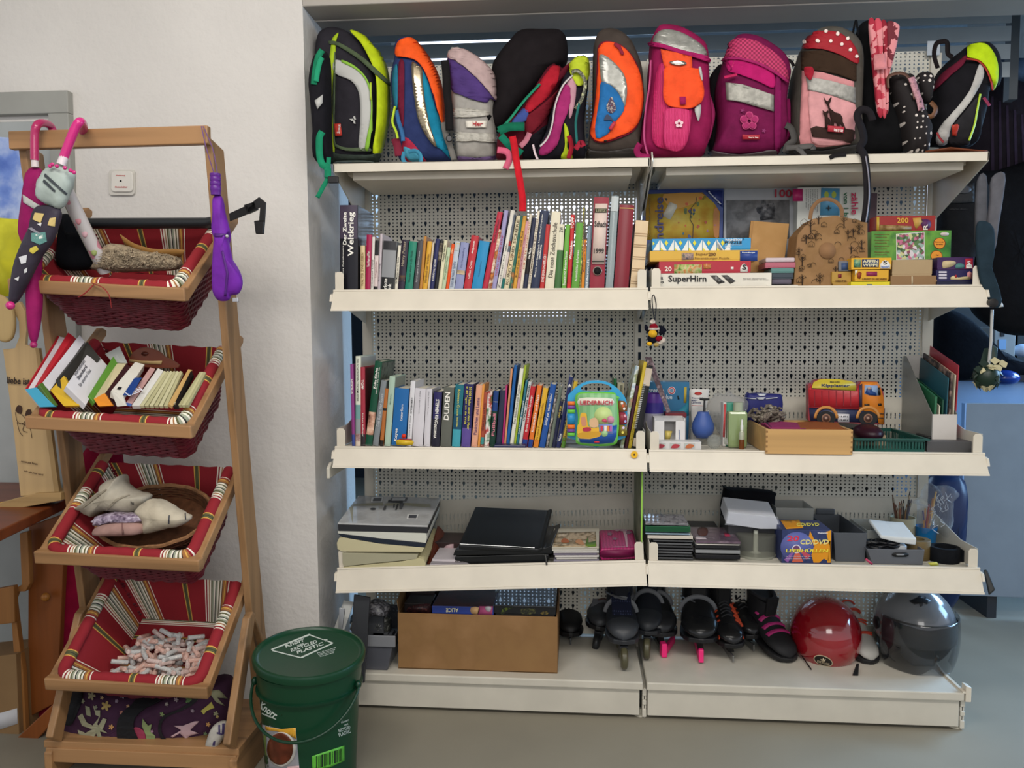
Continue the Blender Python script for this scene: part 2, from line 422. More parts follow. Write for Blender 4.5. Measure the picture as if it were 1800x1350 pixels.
# base shelf boards, kick plates, feet
for x0,x1 in ((-.985,-.008),(.004,.985)):
    MB().box(x0,x1,.0,.40,.100,.127).build('base_shelf_board',CREAM2,unit,bevel=.004)
    MB().box(x0+.004,x1-.01,.012,.03,.012,.097).build('kick_plate',CREAM2,unit,bevel=.002)
for x in (-.99,-.002,.988):
    mb=MB(); 
    for za,zb in ((.004,.03),(.045,.06),(.075,.098)): mb.box(x-.007,x+.007,.016,.38,za,zb)
    mb.box(x-.007,x+.007,.02,.38,.03,.045).box(x-.007,x+.007,.02,.38,.06,.075).box(x-.003,x+.003,.02,.05,.0,.1)
    mb.build('base_foot',CREAM2,unit,bevel=.002)
    MB().lathe([(.022,0),(.022,.004),(.006,.006),(.006,.02)],(x-.01,.045,.0)).build('levelling_foot',mat('c9c4b4',.4),unit,smooth=True)
MB().extrude([(.988,.0,.098),(1.005,.0,.098),(1.005,.0,.145),(.988,.0,.150)],(0,.03,0)).build('end_clip',CREAM,unit,bevel=.002)
MB().box(.978,.988,.0,.38,.125,.132).build('edge_strip',CREAM,unit,bevel=.001)
TILT = Matrix.Translation((0,0,.523))@Matrix.Rotation(math.radians(-2.75),4,'Y')@Matrix.Translation((0,0,-.523))
def shelf(label,x0,x1,zt,style,riser=False,X=None,fh=.062):
    T=thing('metal_shelf',label,'shelf',((x0+x1)/2,.19,zt),'cream metal shelves of the perforated shelving')
    def mk():
        m=MB(); m.X=X; return m
    if style=='top':
        m=mk().box(x0,x1,.0,.375,zt-.003,zt).box(x0,x1,0,.003,zt-.028,zt).box(x0+.02,x1-.02,.1,.34,zt-.02,zt-.003).box(x0+.05,x1-.05,.05,.33,zt-.045,zt-.02)
        m.build('tray',CREAM,T,bevel=.001)
        for x in (x0,x1-.004):
            mk().extrude([(x,.0,zt-.028),(x,.37,zt-.16),(x,.37,zt-.003),(x,0,zt-.003)],(.004,0,0)).build('bracket',CREAM2,T)
        return T
    m=mk().box(x0+.004,x1-.004,.004,.37,zt-.022,zt-.006)
    for k in range(3): m.box(x0+.004,x1-.004,.08+.1*k,.09+.1*k,zt-.006,zt-.004)
    m.build('tray',CREAM2,T,bevel=.002)
    yb=-.032; zb=zt-fh+.004; zc=zt+.004
    m=mk().extrude([(x0,0,zc),(x0,.006,zc),(x0,.004,zt-.02),(x0,yb+.008,zb),(x0,yb,zb)],(x1-x0,0,0))
    m.extrude([(x0,-.002,zc+.001),(x0,.004,zc+.001),(x0,.002,zc-.004),(x0,-.004,zc-.004)],(x1-x0,0,0))
    m.extrude([(x0,yb-.004,zb-.002),(x0,yb+.006,zb-.002),(x0,yb+.006,zb+.004),(x0,yb-.002,zb+.004)],(x1-x0,0,0))
    m.build('price_rail',CREAM,T)
    for x,sg in ((x0,-1),(x1,1)):
        # little clips where the rail ends
        mk().extrude([(x,.002,zt-.008),(x,-.012,zt-.012),(x,-.02,zt-.034),(x,-.006,zt-.034)],(sg*.008,0,0)).build('rail_clip',CREAM,T,bevel=.001)
        xi = x0+.004 if sg<0 else x1-.006
        mk().extrude([(xi,.01,zt-.03),(xi,.37,zt-.10),(xi,.37,zt-.006),(xi,.01,zt-.006)],(.003,0,0)).build('bracket',CREAM2,T)
        h=.062
        mk().extrude([(xi,.008,zt-.004),(xi,.37,zt-.004),(xi,.37,zt+h*1.9),(xi,.12,zt+h*1.0),(xi,.008,zt+h)],(.002,0,0)).build('side_divider',CREAM2,T)
        xa = xi if sg<0 else xi-.026
        mk().extrude([(xa,.0055,zt+.0),(xa+.028,.0055,zt+.0),(xa+.028,.0055,zt+h-.008),(xa+.022,.0055,zt+h),(xa+.006,.0055,zt+h),(xa,.0055,zt+h-.008)],(0,.003,0)).build('end_stop',CREAM,T,bevel=.001)
    if riser:
        m=mk(); a=zt; slotplate(m,x0+.01,x1-.01,.366,a,a+.145,.0145,.004,[(round(a+.03,4),round(a+.05,4)),(round(a+.07,4),round(a+.09,4))]); m.build('slotted_riser',CREAM2,T)
    return T
shelf('left half of the topmost shelf, carrying the tipped black bags',-1,-.002,1.79,'top')
shelf('right half of the topmost shelf, carrying the deer and flower satchels',.004,1.0,1.788,'top')
shelf('left shelf with the novels, red lever arch file and tall paperbacks',-1.005,-.004,1.385,'rail',fh=.066)
shelf('right shelf carrying jigsaw boxes and the brown paper bag',.004,1.0,1.388,'rail',fh=.066)
shelf('left shelf carrying the cookery books and green toy songbook, sun sticker on its rail',-1.008,-.004,.878,'rail')
shelf('right shelf with toy tipper truck, wooden drawer and grey magazine file',.004,1.018,.877,'rail',True)
shelf('left shelf sagging to one side under records and black folders',-1.008,-.004,.523,'rail',True,TILT,fh=.07)
shelf('right shelf with CD cases, spindle and grey plastic bins',.004,1.016,.521,'rail',True,fh=.07)
# loose bracket arm left of the third shelf
mb=MB(); mb.extrude([(-1.03,-.03,.78),(-1.03,-.03,.815),(-1.03,.0,.83),(-1.03,.36,.83),(-1.03,.36,.79)],(.012,0,0))
o=mb.build('bracket_arm',CREAM2,bevel=.004); tag(o,'empty cream bracket arm beside the wall, under the cookery books','bracket')
# wire prop between the top shelves
mb=MB().tube(smooth_path([at(1146,268,-.01),at(1146,290,-.01),at(1134,318,.1),at(1128,360,.33)]),.003,8); o=mb.build('metal_rod',mat('d9d6cc',.3,metal=.6),smooth=True)
tag(o,'thin bent metal rod below the joint of the topmost shelves','rod')
# sun sticker
sx,sy=1115,799; mb=MB(); pts=[]
for k in range(48):
    r=(7.2 if k%2 else 5.4); a=k*2*PI/48; pts.append((sx+r*math.cos(a),sy+r*math.sin(a)))
st=thing('sun_sticker','small yellow sun sticker with a dark centre on the cream shelf rail','sticker',at(sx,sy,-.02))
mb=decal_mesh(pts,-.0155,0.004,0); mb.build('sun_rays',mat('e8b422',.5),st,solid=.001)
decal(st,'sun_centre',[(sx+1.6*math.cos(a),sy+1.6*math.sin(a)) for a in [i*PI/6 for i in range(12)]],-.021,mat('3a2a18'),.001,0,.001)
# ================================================================ BOOKS
PAGE = mat('d8cfb8',.8,'bands',c2='e8e0cc',nscale=300,ax='X')
def book(zx, label, xb0, xb1, xt0, yt, col, title=None, tcol='f2efe6', th=.55, Y=.05, zs=.0, row='', depth=None, extra=None, rough=.4, xt1=None, face=None, shift=.06, yb=None, cat='book', group=None, m=None):
    """book standing on a shelf: bottom corners xb0..xb1, top corner xt0 at height yt (all zoom pixels through zx)"""
    (a,_),(b,_),(c,t) = zx(xb0,0),zx(xb1,0),zx(xt0,yt)
    ybp = pj_z(a,Y,zs); P0=at(a,ybp,Y); P1=at(b,ybp,Y); P2=at(c,t,Y)
    P0.z=zs; d=Vector((P2.x-P0.x,0,P2.z-P0.z)); h=d.length; ang=math.atan2(d.x,d.z)
    w=(P1.x-P0.x)*math.cos(ang)*.955; dp=depth or max(.11,min(.235,h*.68))
    T=thing('book' if cat=='book' else cat,label,cat,(P0.x,Y,zs),group or row)
    X=Matrix.Translation((P0.x+max(0,-ang)*0,Y,zs))@Matrix.Rotation(ang,4,'Y')
    lift = max(0,math.sin(ang))*w   # right-leaning books stand on their right lower corner
    X=Matrix.Translation((0,0,lift*.999+.0003))@X
    def mk(): q=MB(); q.X=X; return q
    k=min(.003,w*.14); cm=m or mat(col,rough)
    cv=mk().box(0,k,0,dp,0,h).box(w-k,w,0,dp,0,h)
    n=6; prof=[(w*i/n, -.0025*math.sin(PI*i/n) if w>.008 else -.001*math.sin(PI*i/n)) for i in range(n+1)]
    cv.extrude([(x,y,0) for x,y in prof]+[(w,k,0),(0,k,0)],(0,0,h))
    cv.build('cover',cm,T,smooth=40)
    mk().box(k,w-k,k,dp-.003,.003,h-.003).build('pages',PAGE,T)
    def spine(name,z0,z1,mm,u0=.02,u1=.98):
        q=mk(); y=-.0034 if w>.008 else -.0016; i=0
        q.extrude([(w*(u0+(u1-u0)*i/n), y*math.sin(PI*min(.93,max(.07,u0+(u1-u0)*i/n)))*1.15-.0005,h*z0) for i in range(n+1)]+[(w*u1,.0006,h*z0),(w*u0,.0006,h*z0)],(0,0,h*(z1-z0)))
        return q.build(name,mm,T,smooth=40)
    for ex in (extra or []):
        spine(ex[3] if len(ex)>3 else 'spine_band',ex[0],ex[1],ex[2] if not isinstance(ex[2],str) else mat(ex[2],.45))
    if title:
        q=mk()
        for tt in (title if isinstance(title,list) else [title]):
            s,z0,z1=(tt if isinstance(tt,tuple) else (tt,.12,.88))[:3]; tc=tt[3] if isinstance(tt,tuple) and len(tt)>3 else .5; hh=(tt[4] if isinstance(tt,tuple) and len(tt)>4 else th)
            v,f,tw,tH=text_geo(s); i=len(q.v); H=w*hh; L=h*(z1-z0); flip=isinstance(tt,tuple) and len(tt)>5
            y=-.0048 if w>.008 else -.0024
            q.vv([((w*tc-H/2+H*(kk/tH) if flip else w*tc+H/2-H*(kk/tH)), y, (h*z1-L*(u/tw) if flip else h*z0+L*(u/tw))) for u,kk in v])
            for ff in f: q.face([i+z for z in ff])
        q.build('spine_title',mat(tcol,.5),T)
    if face:
        q=mk().box(w,w+.0006,.004,dp-.004,.004,h-.004); q.build('cover_face',face,T)
    return T
def pj_z(px,Y,z):
    lo,hi=0,1350
    for _ in range(30):
        mid=(lo+hi)/2
        if at(px,mid,Y).z>z: lo=mid
        else: hi=mid
    return (lo+hi)/2
def Z(ox,oy,k): return lambda x,y:(ox+x/k,oy+y/k)
z1=Z(580,330,6); z2=Z(840,330,5.625); z3=Z(580,610,5.87); z4=Z(840,610,5.625)
SH=1.3795; R1='books on the upper book shelf'
pm=lambda *c,**k: mat(c[0],.5,'melange',cs=c,nscale=k.get('n',45))
B1=[
(z1,'thick black and plum book with large white slanted title, beside the wall',104,302,104,188,'1b1a20',[('Weltkrieg',.42,.92,.68,.42),('Der Zweite',.55,.92,.30,.2),('Janusz Piekalkiewicz',.17,.54,.22,.1)],dict(extra=[(.62,1,'3c3144')],rough=.18,Y=.03)),
(z1,'cream spine with brown letters right of the thick black war book',322,372,322,612,'d8c294',('WALTER ZWEI LEBEN',.15,.85),dict(tcol='8a6a3c')),
(z1,'crimson spine with small white lettering near the wall, beside the cream one',372,428,388,498,'a01848',('Vom Atem auf Mars',.45,.72),{}),
(z1,'thin white paperback pressed against the crimson spine',428,458,446,520,'e0dcd4',('Cézanne Licht',.1,.6),dict(tcol='3a3a3a')),
(z1,'short pale pink book with a black block on the upper spine',460,502,480,560,'d9c8c4',('Liebesgeschichten',.3,.6),dict(tcol='7a3a4a',extra=[(.72,1,'201e20'),(0,.13,'201e20')])),
(z1,'slim pale mauve book standing taller than the pink one',502,530,530,487,'c3b8bd',('Erinnerung',.2,.5),dict(tcol='66606a')),
(z1,'wide grey and black novel with white author name at the bottom',534,680,566,570,'8b8d90',[('Link',.02,.18,.66,.26),('harlotte',.0,.27,.34,.26)],dict(extra=[(0,.3,'1a1a1c'),(.83,1,'2a2a2e')])),
(z1,'very thin white book beside the black and grey novel',680,712,720,610,'e2dccb',('Der Meister von der Bühne',.2,.75),dict(tcol='2a2a2a')),
(z1,'dark purple novel with pale decorative letters, golden spot low',716,786,762,553,'2c2334',('Harry Potter',.5,.97),dict(tcol='9c8f7a',extra=[(.22,.33,pm('b0803a','2c2334','6a5030'))])),
(z1,'sea green paperback with dark lettering',788,872,838,572,'1f8068',('Wie man wieder in alle Winde',.2,.82),dict(tcol='0d4035',th=.28)),
(z1,'dark grey paperback right of the sea green one',876,936,932,560,'4a484c',('Spielregeln | Unbekannt',.2,.8),dict(tcol='cfcfcf',th=.3)),
(z1,'thin ochre and brown striped book, taller than its neighbours',940,972,990,514,'b8803a',None,dict(extra=[])),
(z1,'mustard yellow paperback with brown letters',974,1024,1030,570,'d6a234',('Handbuch der Strecken',.2,.75),dict(tcol='6a4a10')),
(z1,'thin beige book between mustard yellow and navy spines',1026,1046,1082,580,'cdbfa8',None,{}),
(z1,'navy blue book with white capital letters',1048,1094,1118,543,'262a58',('KONRAD VALT BÜCHER',.22,.62),{}),
(z1,'black paperback with a small picture at the top of its spine',1096,1134,1160,560,'1e1d20',None,dict(extra=[(.62,.95,pm('8a7a68','2a2622','c4b49a'))])),
(z1,'cream thin book right of the black paperback',1136,1174,1204,556,'dcd6b4',('Frauen leben',.6,.9),dict(tcol='4a4a3a')),
(z1,'pale mint green thin book',1174,1214,1238,632,'b8c8a6',('Das grüne Haus',.3,.8),dict(tcol='4a6a4a')),
(z1,'bright orange narrow spine',1216,1250,1284,594,'e0541c',('Die',.8,.9),dict(tcol='ffd0a0')),
(z1,'pale blue and white spine with a parrot picture',1252,1308,1322,570,'b9c2cc',('TIERE IM PARKE SEHEN',.1,.6),dict(tcol='5a6a8a',extra=[(.82,.97,pm('c8b05a','b9c2cc','6a8a5a'))])),
(z1,'periwinkle blue paperback with a tiny portrait low on its spine',1312,1402,1382,585,'8a90b6',('Die Verwandlung',.5,.9),dict(tcol='5a608c',th=.3,extra=[(.36,.44,pm('3a2a22','e0c8a0'))])),
(z1,'tomato red novel with white author name, taller than the periwinkle one',1406,1488,1494,512,'b52a34',[('Gillian Cross',.24,.56,.5,.3),('Augustus',.68,.9,.5,.3)],{}),
(z1,'bright sky blue book right of the tomato red novel',1490,1604,1578,575,'1f86b8',('Verbotene Zonen',.3,.6),dict(tcol='104a6c',th=.12)),
(z2,'tall crimson knitting book leaning to the right, black title',38,92,196,246,'b0263c',[('Strick-Lehrbuch',.62,.9)],dict(tcol='2a1016',th=.4)),
(z2,'thin book with an orange and cream picture spine under the crimson one',94,132,206,420,'c8a078',None,dict(m=pm('c8a078','e8d8c0','8a4a28','d88a40'))),
(z2,'lavender spine with pink letters leaning right',134,176,262,228,'9a94bc',('TOTAL NEU DIE FÜNF',.2,.7),dict(tcol='b0305a')),
(z2,'white slim book leaning right beside the lavender spine',180,222,328,228,'dcd8cc',('Zeichnen für alle',.05,.6),dict(tcol='3a3a3a',th=.35)),
(z2,'narrow spine with dark picture patches above a pale pink band and teal foot',224,250,352,270,'5c6470',None,dict(extra=[(.18,.52,'d4c8c4'),(0,.18,'1f6e68'),(.6,.66,'a03434')])),
(z2,'cream craft book with brown capital letters',252,302,384,285,'d6cba8',('KUNST UND SCHERE',.1,.95),dict(tcol='5a4a30',extra=[(.25,.5,pm('c09a5a','e8d8b0','8a5a3a'))])),
(z2,'thin dark teal picture book spine',304,336,418,280,'2b6458',None,dict(extra=[(.0,.35,pm('8fae7a','2b6458','c87a3a'))])),
(z2,'ochre thin spine leaning right',340,376,448,283,'cf9a3c',('Rund um Buch und Rad',.2,.8),dict(tcol='5a3a10')),
(z2,'dusty pink slim book',378,408,476,330,'c8949a',('Papierfalten neu',.2,.8),dict(tcol='7a2a3a')),
(z2,'cream book with small orange capitals, left of the night blue one',410,440,508,262,'e0d6c2',('DIE ALTE SAGENKISTE',.3,.9),dict(tcol='c05a2a')),
(z2,'night blue and black spine with white dash',442,484,540,302,'232840',('Die Nacht',.45,.6),dict(extra=[(.25,.6,'1c1418')])),
(z2,'cream thin book with brown capitals, right of the night blue one',486,514,588,234,'e2d8c4',('SCHWIMMEN WIE EIN FISCH',.1,.9),dict(tcol='5a3c2a')),
(z2,'thick dark navy history book with white and blue letters',520,604,622,232,'222c48',[('Mensch und Gesellschaft',.18,.58,.32,.2),('Geschichte',.4,.58,.6,.2),('Neue Enzyklopädie',.6,.95,.3,.2,)],{}),
(z2,'bright red biology book with white capitals low on its spine',608,654,672,366,'b8302e',('DAS BIOLOGIEBUCH',.15,.55),{}),
(z2,'wide cream drawing school book with long brown title and green round badge',660,752,732,240,'ddd5bd',[('Die neue Zeichenschule',.18,.86,.5,.5)],dict(tcol='4a4238')),
(z2,'olive green book with a cream upper spine',756,820,798,366,'3f6a38',('ZW',.88,.96),dict(extra=[(.62,1,'ded8c0')],tcol='2a2a2a')),
(z2,'bright green slim book right of the olive one',824,872,868,366,'6aa842',('Basteln mit Kindern heute',.1,.6),{}),
(z2,'red craft book with yellow capitals at the top of its spine',878,918,922,270,'c02a2c',[('Winterideen',.42,.66,.5,.6),('TOPP',.82,.97,.5,.7)],dict(extra=[(.0,.1,'d83038')])),
(z2,'wide grass green book in front of the perforated panel',922,1000,976,350,'5c9a34',('Ausmalbilder & Formen',.15,.6),dict(th=.3)),
(z2,'very thin tall yellow and black spotted booklet',1001,1018,1042,180,'c8c040',None,dict(m=pm('c8c040','3a3830','e8e080',n=90))),
(z2,'orange book with purple title beside the thin yellow booklet',1020,1050,1052,455,'dd8a2c',('Rund um Yoga',.35,.85),dict(tcol='6a2a4a',extra=[(.9,1,'4a4440')])),
(z2,'blue grey soft cover book left of the red lever arch file',1054,1096,1088,380,'7c8f9c',('Bilderwelt',.05,.5),dict(tcol='d8e0e4')),
]
for r in B1:
    zx,l,a,b,c,t,col,ti,kw=r; Yk=kw.pop('Y',.045)
    book(zx,l,a,b,c,t,col,ti,Y=Yk,zs=SH,row=R1,**kw)
# green badge of the drawing book
# striped ochre lines, red lever arch file, plastic sleeve file, red and ribbed volumes
T=book(z2,'dark red lever arch file with white label reading Schach and 1999',1102,1254,1150,100,'8c1c30',None,Y=.03,zs=SH,row=R1,cat='binder',group=R1,depth=.27)
L4=lambda pts: [z2(*p) for p in pts]
decal(T,'spine_label',L4([(1160,158),(1282,158),(1250,752),(1128,752)]),.027,mat('d9c4b8',.6),.004,0)
decal(T,'label_band',L4([(1158,205),(1276,205),(1274,246),(1154,246)]),.027,mat('4a4a38',.6),.006,0)
decal(T,'label_line',L4([(1130,722),(1250,722),(1249,734),(1129,734)]),.027,mat('3a3a34',.6),.006,0)
text(T,'LEITZ',*z2(1170,240),5.2,mat('8f8a70'),.027,w=17,off=.008)
text(T,'Schach',*z2(1152,384),10,mat('26221f'),.027,w=21,off=.008,ang=-2,name='handwriting')
text(T,'1999',*z2(1146,648),8.5,mat('26221f'),.027,w=18,off=.008,ang=0,name='handwriting')
cx,cy=z2(1182,822)
decal(T,'finger_ring',[(cx+8*math.cos(a*PI/10),cy+8*math.sin(a*PI/10)) for a in range(20)],.027,mat('c9bfb4',.3,metal=.6),.004,0)
decal(T,'finger_hole',[(cx+6.6*math.cos(a*PI/10),cy+6.6*math.sin(a*PI/10)) for a in range(20)],.027,mat('050505',.8),.007,0)
T=book(z2,'tall file in clear grey plastic sleeve right of the red lever arch file',1260,1336,1322,85,'8f9a9c',None,Y=.035,zs=SH,row=R1,cat='binder',depth=.25,rough=.15,extra=[(.84,.99,'b9c0c0','label_pocket')])
book(z2,'thick dark red leather volume with fine gold line at the top',1342,1492,1402,176,'7a1424',None,Y=.035,zs=SH,row=R1,depth=.2,rough=.28,extra=[(.955,.965,'c8a050','gold_line')])
T=book(z2,'thick cream volume with ribbed spine at the shelf joint',1502,1634,1562,332,'d6bd98',None,Y=.035,zs=SH,row=R1,depth=.16,
   extra=[(q,q+.012,'a88c68') for q in (.1,.13,.28,.31,.45,.48,.62,.65,.78,.81)])
# ---- lower book shelf
SH3=.8735; R2='books on the lower book shelf'
B2=[
(z3,'magenta embroidery book first beside the wall on the lower book shelf',228,262,208,178,'8a3a7c',('STICKEN',.64,.82),dict(extra=[(0,.14,'3a4a90')])),
(z3,'white and teal embroidery pattern book with bold black capitals',264,318,266,95,'d8dccb',('DIE SCHÖNSTEN STICKMUSTER',.5,.97,.5,.45,1),dict(tcol='1f1f1f',extra=[(0,.05,'d9c8b8'),(.05,.14,pm('6a3038','d0b8b0',n=120)),(.14,.3,'8c9496'),(.3,.46,'6d9a98')],face=mat('b9b9b4',.3))),
(z3,'muted red craft book with pale capitals beside the embroidery pattern book',320,368,314,208,'a03040',[('Sticken Anfänger',.12,.42,.5,.35,1),('TOPP',.72,.84,.5,.5,1)],dict(face=mat('5c1c20',.35),extra=[(0,.15,'2a2428')])),
(z3,'dark green cookery book with white title, leaning',362,438,468,152,'0f4a34',[('Kalte Küche',.68,.92,.4,.34),('handlich wie noch nie',.62,.93,.74,.16)],dict(face=pm('3c4238','6c7264','23281f'),extra=[(.13,.40,pm('4a2420','c09078','e8c8b0'),'picture_band')])),
(z3,'grey book leaning right of the dark green cookery book',442,502,530,350,'7e8488',('Die Kunst der Sauce',.3,.8),dict(tcol='c8ccd0')),
(z3,'narrow book with black and copper orange spine',512,552,566,430,'b06a34',None,dict(extra=[(.62,.66,'201c1a'),(0,.1,'201c1a')],rough=.2)),
(z3,'slim pale mint book taller than the wide blue one beside it',562,624,616,305,'a9c0ae',('Mein Garten',.6,.75),dict(tcol='5a7a68',th=.2,face=mat('8d9488',.35))),
(z3,'wide bright blue novel with white author name at the foot',634,786,672,432,'1c64a4',[('Keyes',.08,.3,.32,.24),('Letzter Stern',.45,.72,.6,.16),],dict(depth=.14)),
(z3,'slim white book with black title, against the wide blue novel',792,842,834,354,'d9d8dc',[('CERVELLO',.5,.75,.55,.32,1),('Roman einer Nacht',.15,.47,.5,.2,1)],dict(tcol='26262c')),
(z3,'thick plain white paperback with a fine grey title line',848,962,882,430,'cfccd2',('Band 1 der Chronik',.56,.95,.5,.09,1),dict(tcol='5a5a60',depth=.15)),
(z3,'narrower plain white paperback right of the thick one',968,1034,994,434,'cfccd2',('Der Sommer Roman',.56,.95,.5,.14,1),dict(tcol='5a5a60',depth=.15)),
(z3,'dark indigo and black novel with tall white capitals',1046,1134,1074,462,'1c1a2c',[('STEPHEN KING',.42,.86,.5,.42,1),('INSOMNIA',.15,.4,.4,.34,1)],dict(extra=[(.5,.99,'29245a')])),
(z3,'grey green dictionary with big white capitals',1140,1252,1176,420,'5e6058',('DUDEN',.45,.92,.42,.48),{}),
(z3,'teal adventure classic with yellow title',1258,1348,1296,390,'186a78',[('Robinson Crusoe',.5,.92,.5,.3,1),('Daniel Defoe',.32,.48,.5,.18,1)],dict(tcol='d8d060',extra=[(0,.28,'3f9cac'),(.28,.52,'154a66')])),
(z3,'navy adventure classic with two lines of yellow title',1354,1454,1388,386,'211f58',[('20 000 Meilen unter dem Meer',.28,.96,.68,.26,1),('In 80 Tagen um die Welt',.36,.96,.3,.26,1)],dict(tcol='e8dc50',extra=[(0,.3,'5a4890')])),
(z3,'peach coloured spine with violet lettering',1458,1522,1512,396,'dca184',('Pünktchen und Lassie',.2,.8),dict(tcol='4a2a6a')),
(z3,'thin orange spine beside the peach coloured one',1524,1548,1574,386,'dd9440',None,{}),
(z3,'brick red narrow spine with black letters',1550,1588,1590,465,'a04a36',('Wilde Katze aus Rom',.3,.8),dict(tcol='2a1612',extra=[(.05,.18,'3a8a8a')])),
(z3,'colourful comic spine in green, red and white',1592,1642,1630,462,'2c6a38',None,dict(m=pm('2c6a38','b02c30','e4e0d8','2c6a38','24302c',n=28))),
(z3,'dark green book with a blue top and white cross',1648,1704,1690,456,'15382c',('Fußball',.2,.6),dict(tcol='c87888',extra=[(.64,1,'173a78'),(.8,.815,'e4e8ec')])),
(z4,'dark slate navy wide spine without letters',178,232,222,430,'282c44',None,{}),
(z4,'magenta thin booklet spine',236,254,276,380,'b02a6c',None,dict(shift=0)),
(z4,'tall salmon coloured booklet',256,276,326,216,'cf8f66',None,{}),
(z4,'tall royal blue booklet between salmon and white ones',278,308,360,182,'1a5a9c',None,{}),
(z4,'tall white picture book spine with grey lettering',312,350,418,216,'dedccd',('Das Bilderbuch mit Punkten',.3,.8),dict(tcol='5a5a5a')),
(z4,'tall lime green narrow spine',352,372,462,182,'9aae2c',None,{}),
(z4,'teal slim spine with pale letters, behind the lime green one',374,396,474,330,'2a6e80',('DAS KLEINE GESPENST',.2,.7),{}),
(z4,'pearl white slim spine with black dots of text',400,430,502,345,'c7cac8',('Wie das Buch',.4,.95),dict(tcol='2a2a2a')),
(z4,'bright red vehicle picture book with white title and blue foot',434,486,522,392,'b8222c',('Große und kleine Fahrzeuge',.25,.85),dict(extra=[(0,.13,'1d3f8a')])),
(z4,'bright orange picture book with blue foot',494,540,590,384,'e0762a',('Kuschelbär und Hase',.25,.85),dict(extra=[(0,.13,'1d3f8a')])),
(z4,'golden yellow picture book with an animal drawing on top',548,598,650,410,'ddae30',('Die neue Freundgeschichte',.1,.75),dict(tcol='8a5a18',extra=[(0,.13,'d8802a')])),
(z4,'royal blue bedtime picture book with white letters',606,666,720,374,'1f4f98',('Schlaf gut, träum schön!',.35,.85),{}),
(z4,'slim book with grey pink and black segments',670,692,764,480,'b8aaa8',None,dict(m=pm('b8aaa8','4a4846','d8d0c4',n=60))),
(z4,'moss grey book in a cloudy sleeve',698,730,808,392,'6c7468',None,dict(rough=.2)),
(z4,'very dark navy spine with small yellow print',734,770,812,540,'1f2340',('UNO DUE',.65,.9),dict(tcol='c8b040')),
(z4,'navy exercise book spine with white number 6',774,816,904,300,'252d5c',[('6',.85,.9,.5,.6,1),('Mathe',.1,.2)],{}),
(z4,'mustard and green exercise book half behind the toy songbook',822,862,952,345,'c8a834',('Deutsch',.1,.5),dict(tcol='6a5a1a',extra=[(0,.15,'5a8a34')])),
(z4,'dark green book standing behind the handle of the toy songbook',1322,1352,1346,312,'1f6238',None,dict(Y=.16)),
(z4,'pale beige book behind the right shoulder of the toy songbook',1362,1432,1380,360,'b4ae94',('Elemente',.86,.97),dict(tcol='5a5a48',Y=.17)),
(z4,'pale blue and white booklet leaning right of the toy songbook',1404,1440,1562,190,'9fb8c4',None,dict(m=pm('9fb8c4','e0e4e0','8a9a6a','c87878',n=36))),
(z4,'dark maroon slim book behind the yellow one',1448,1480,1562,385,'47202c',None,{}),
(z4,'long yellow flute songbook spine leaning right',1484,1518,1642,150,'cdb236',('BLOCKFLÖTE SPIELEN LERNEN',.1,.6),dict(tcol='5a4a10')),
(z4,'black spiral bound book with cream name label at its top',1524,1596,1664,192,'19191b',None,dict(extra=[(.76,.97,'c9b9a4','name_label'),(.02,.12,'c9b9a4','name_label')])),
]
for r in B2:
    zx,l,a,b,c,t,col,ti,kw=r; Yk=kw.pop('Y',.075)
    book(zx,l,a,b,c,t,col,ti,Y=Yk,zs=SH3,row=R2,**kw)
# white coil dots of the spiral book
sp=[o for o in bpy.data.objects if o.get('label','').startswith('black spiral')][0]
mb=MB()
for k in range(26):
    t=k/25; x,y=z4(1556+t*92,800-t*440); P=at(x,y,.07); mb.box(P.x-.0045,P.x+.0035,P.y-.003,P.y+.001,P.z-.001,P.z+.0012)
mb.build('spiral_binding',mat('d0d0cc',.3),sp)
# clear film lying along the shelf front, dark blue case and small drink pouch
T=thing('plastic_film','crumpled clear film lying along the front edge under the cookery books','plastic film',(-.8,.05,SH3))
mb=MB(); rng=random.Random(3)
for seg in ((-.94,-.66),(-.62,-.42),(-.22,-.03)):
    n=24; A=[];B=[]
    for k in range(n+1):
        x=seg[0]+(seg[1]-seg[0])*k/n; A.append((x,.012,SH3+.012+rng.uniform(-.003,.006))); B.append((x,.06,SH3+.004+rng.uniform(0,.006)))
    i=mb.vv(A); j=mb.vv(B)
    for k in range(n): mb.face((i+k,i+k+1,j+k+1,j+k))
mb.build('film_sheet',clear('e6ecec',.25),T,smooth=True)
T=thing('pencil_case','flat dark blue case lying on the rail edge under the tall booklets','case',at(900,785,.03))
x0=at(869,780,.03).x; x1=at(925,780,.03).x
MB().box(x0,x1,.008,.05,SH3,SH3+.017).build('case_body',mat('23264a',.3),T,bevel=.003)
T=thing('sweet_wrapper','yellow and red foil packet lying before the blue novel','wrapper',at(711,782,.02))
decal(T,'wrapper_foil',[z3(*p) for p in ((680,970),(700,955),(790,962),(850,965),(866,985),(850,1012),(760,1018),(690,1012))],.02,mat('d6b22c',.25),0,0,.006)
decal(T,'wrapper_top',[z3(*p) for p in ((700,958),(720,945),(840,948),(845,962),(790,964))],.03,mat('9c2a22',.3),0,0,.006)
decal(T,'bottle_top',[z3(763+22*math.cos(a*PI/6),918+22*math.sin(a*PI/6)) for a in range(12)],.04,mat('d8341f',.3),0,0,.01)
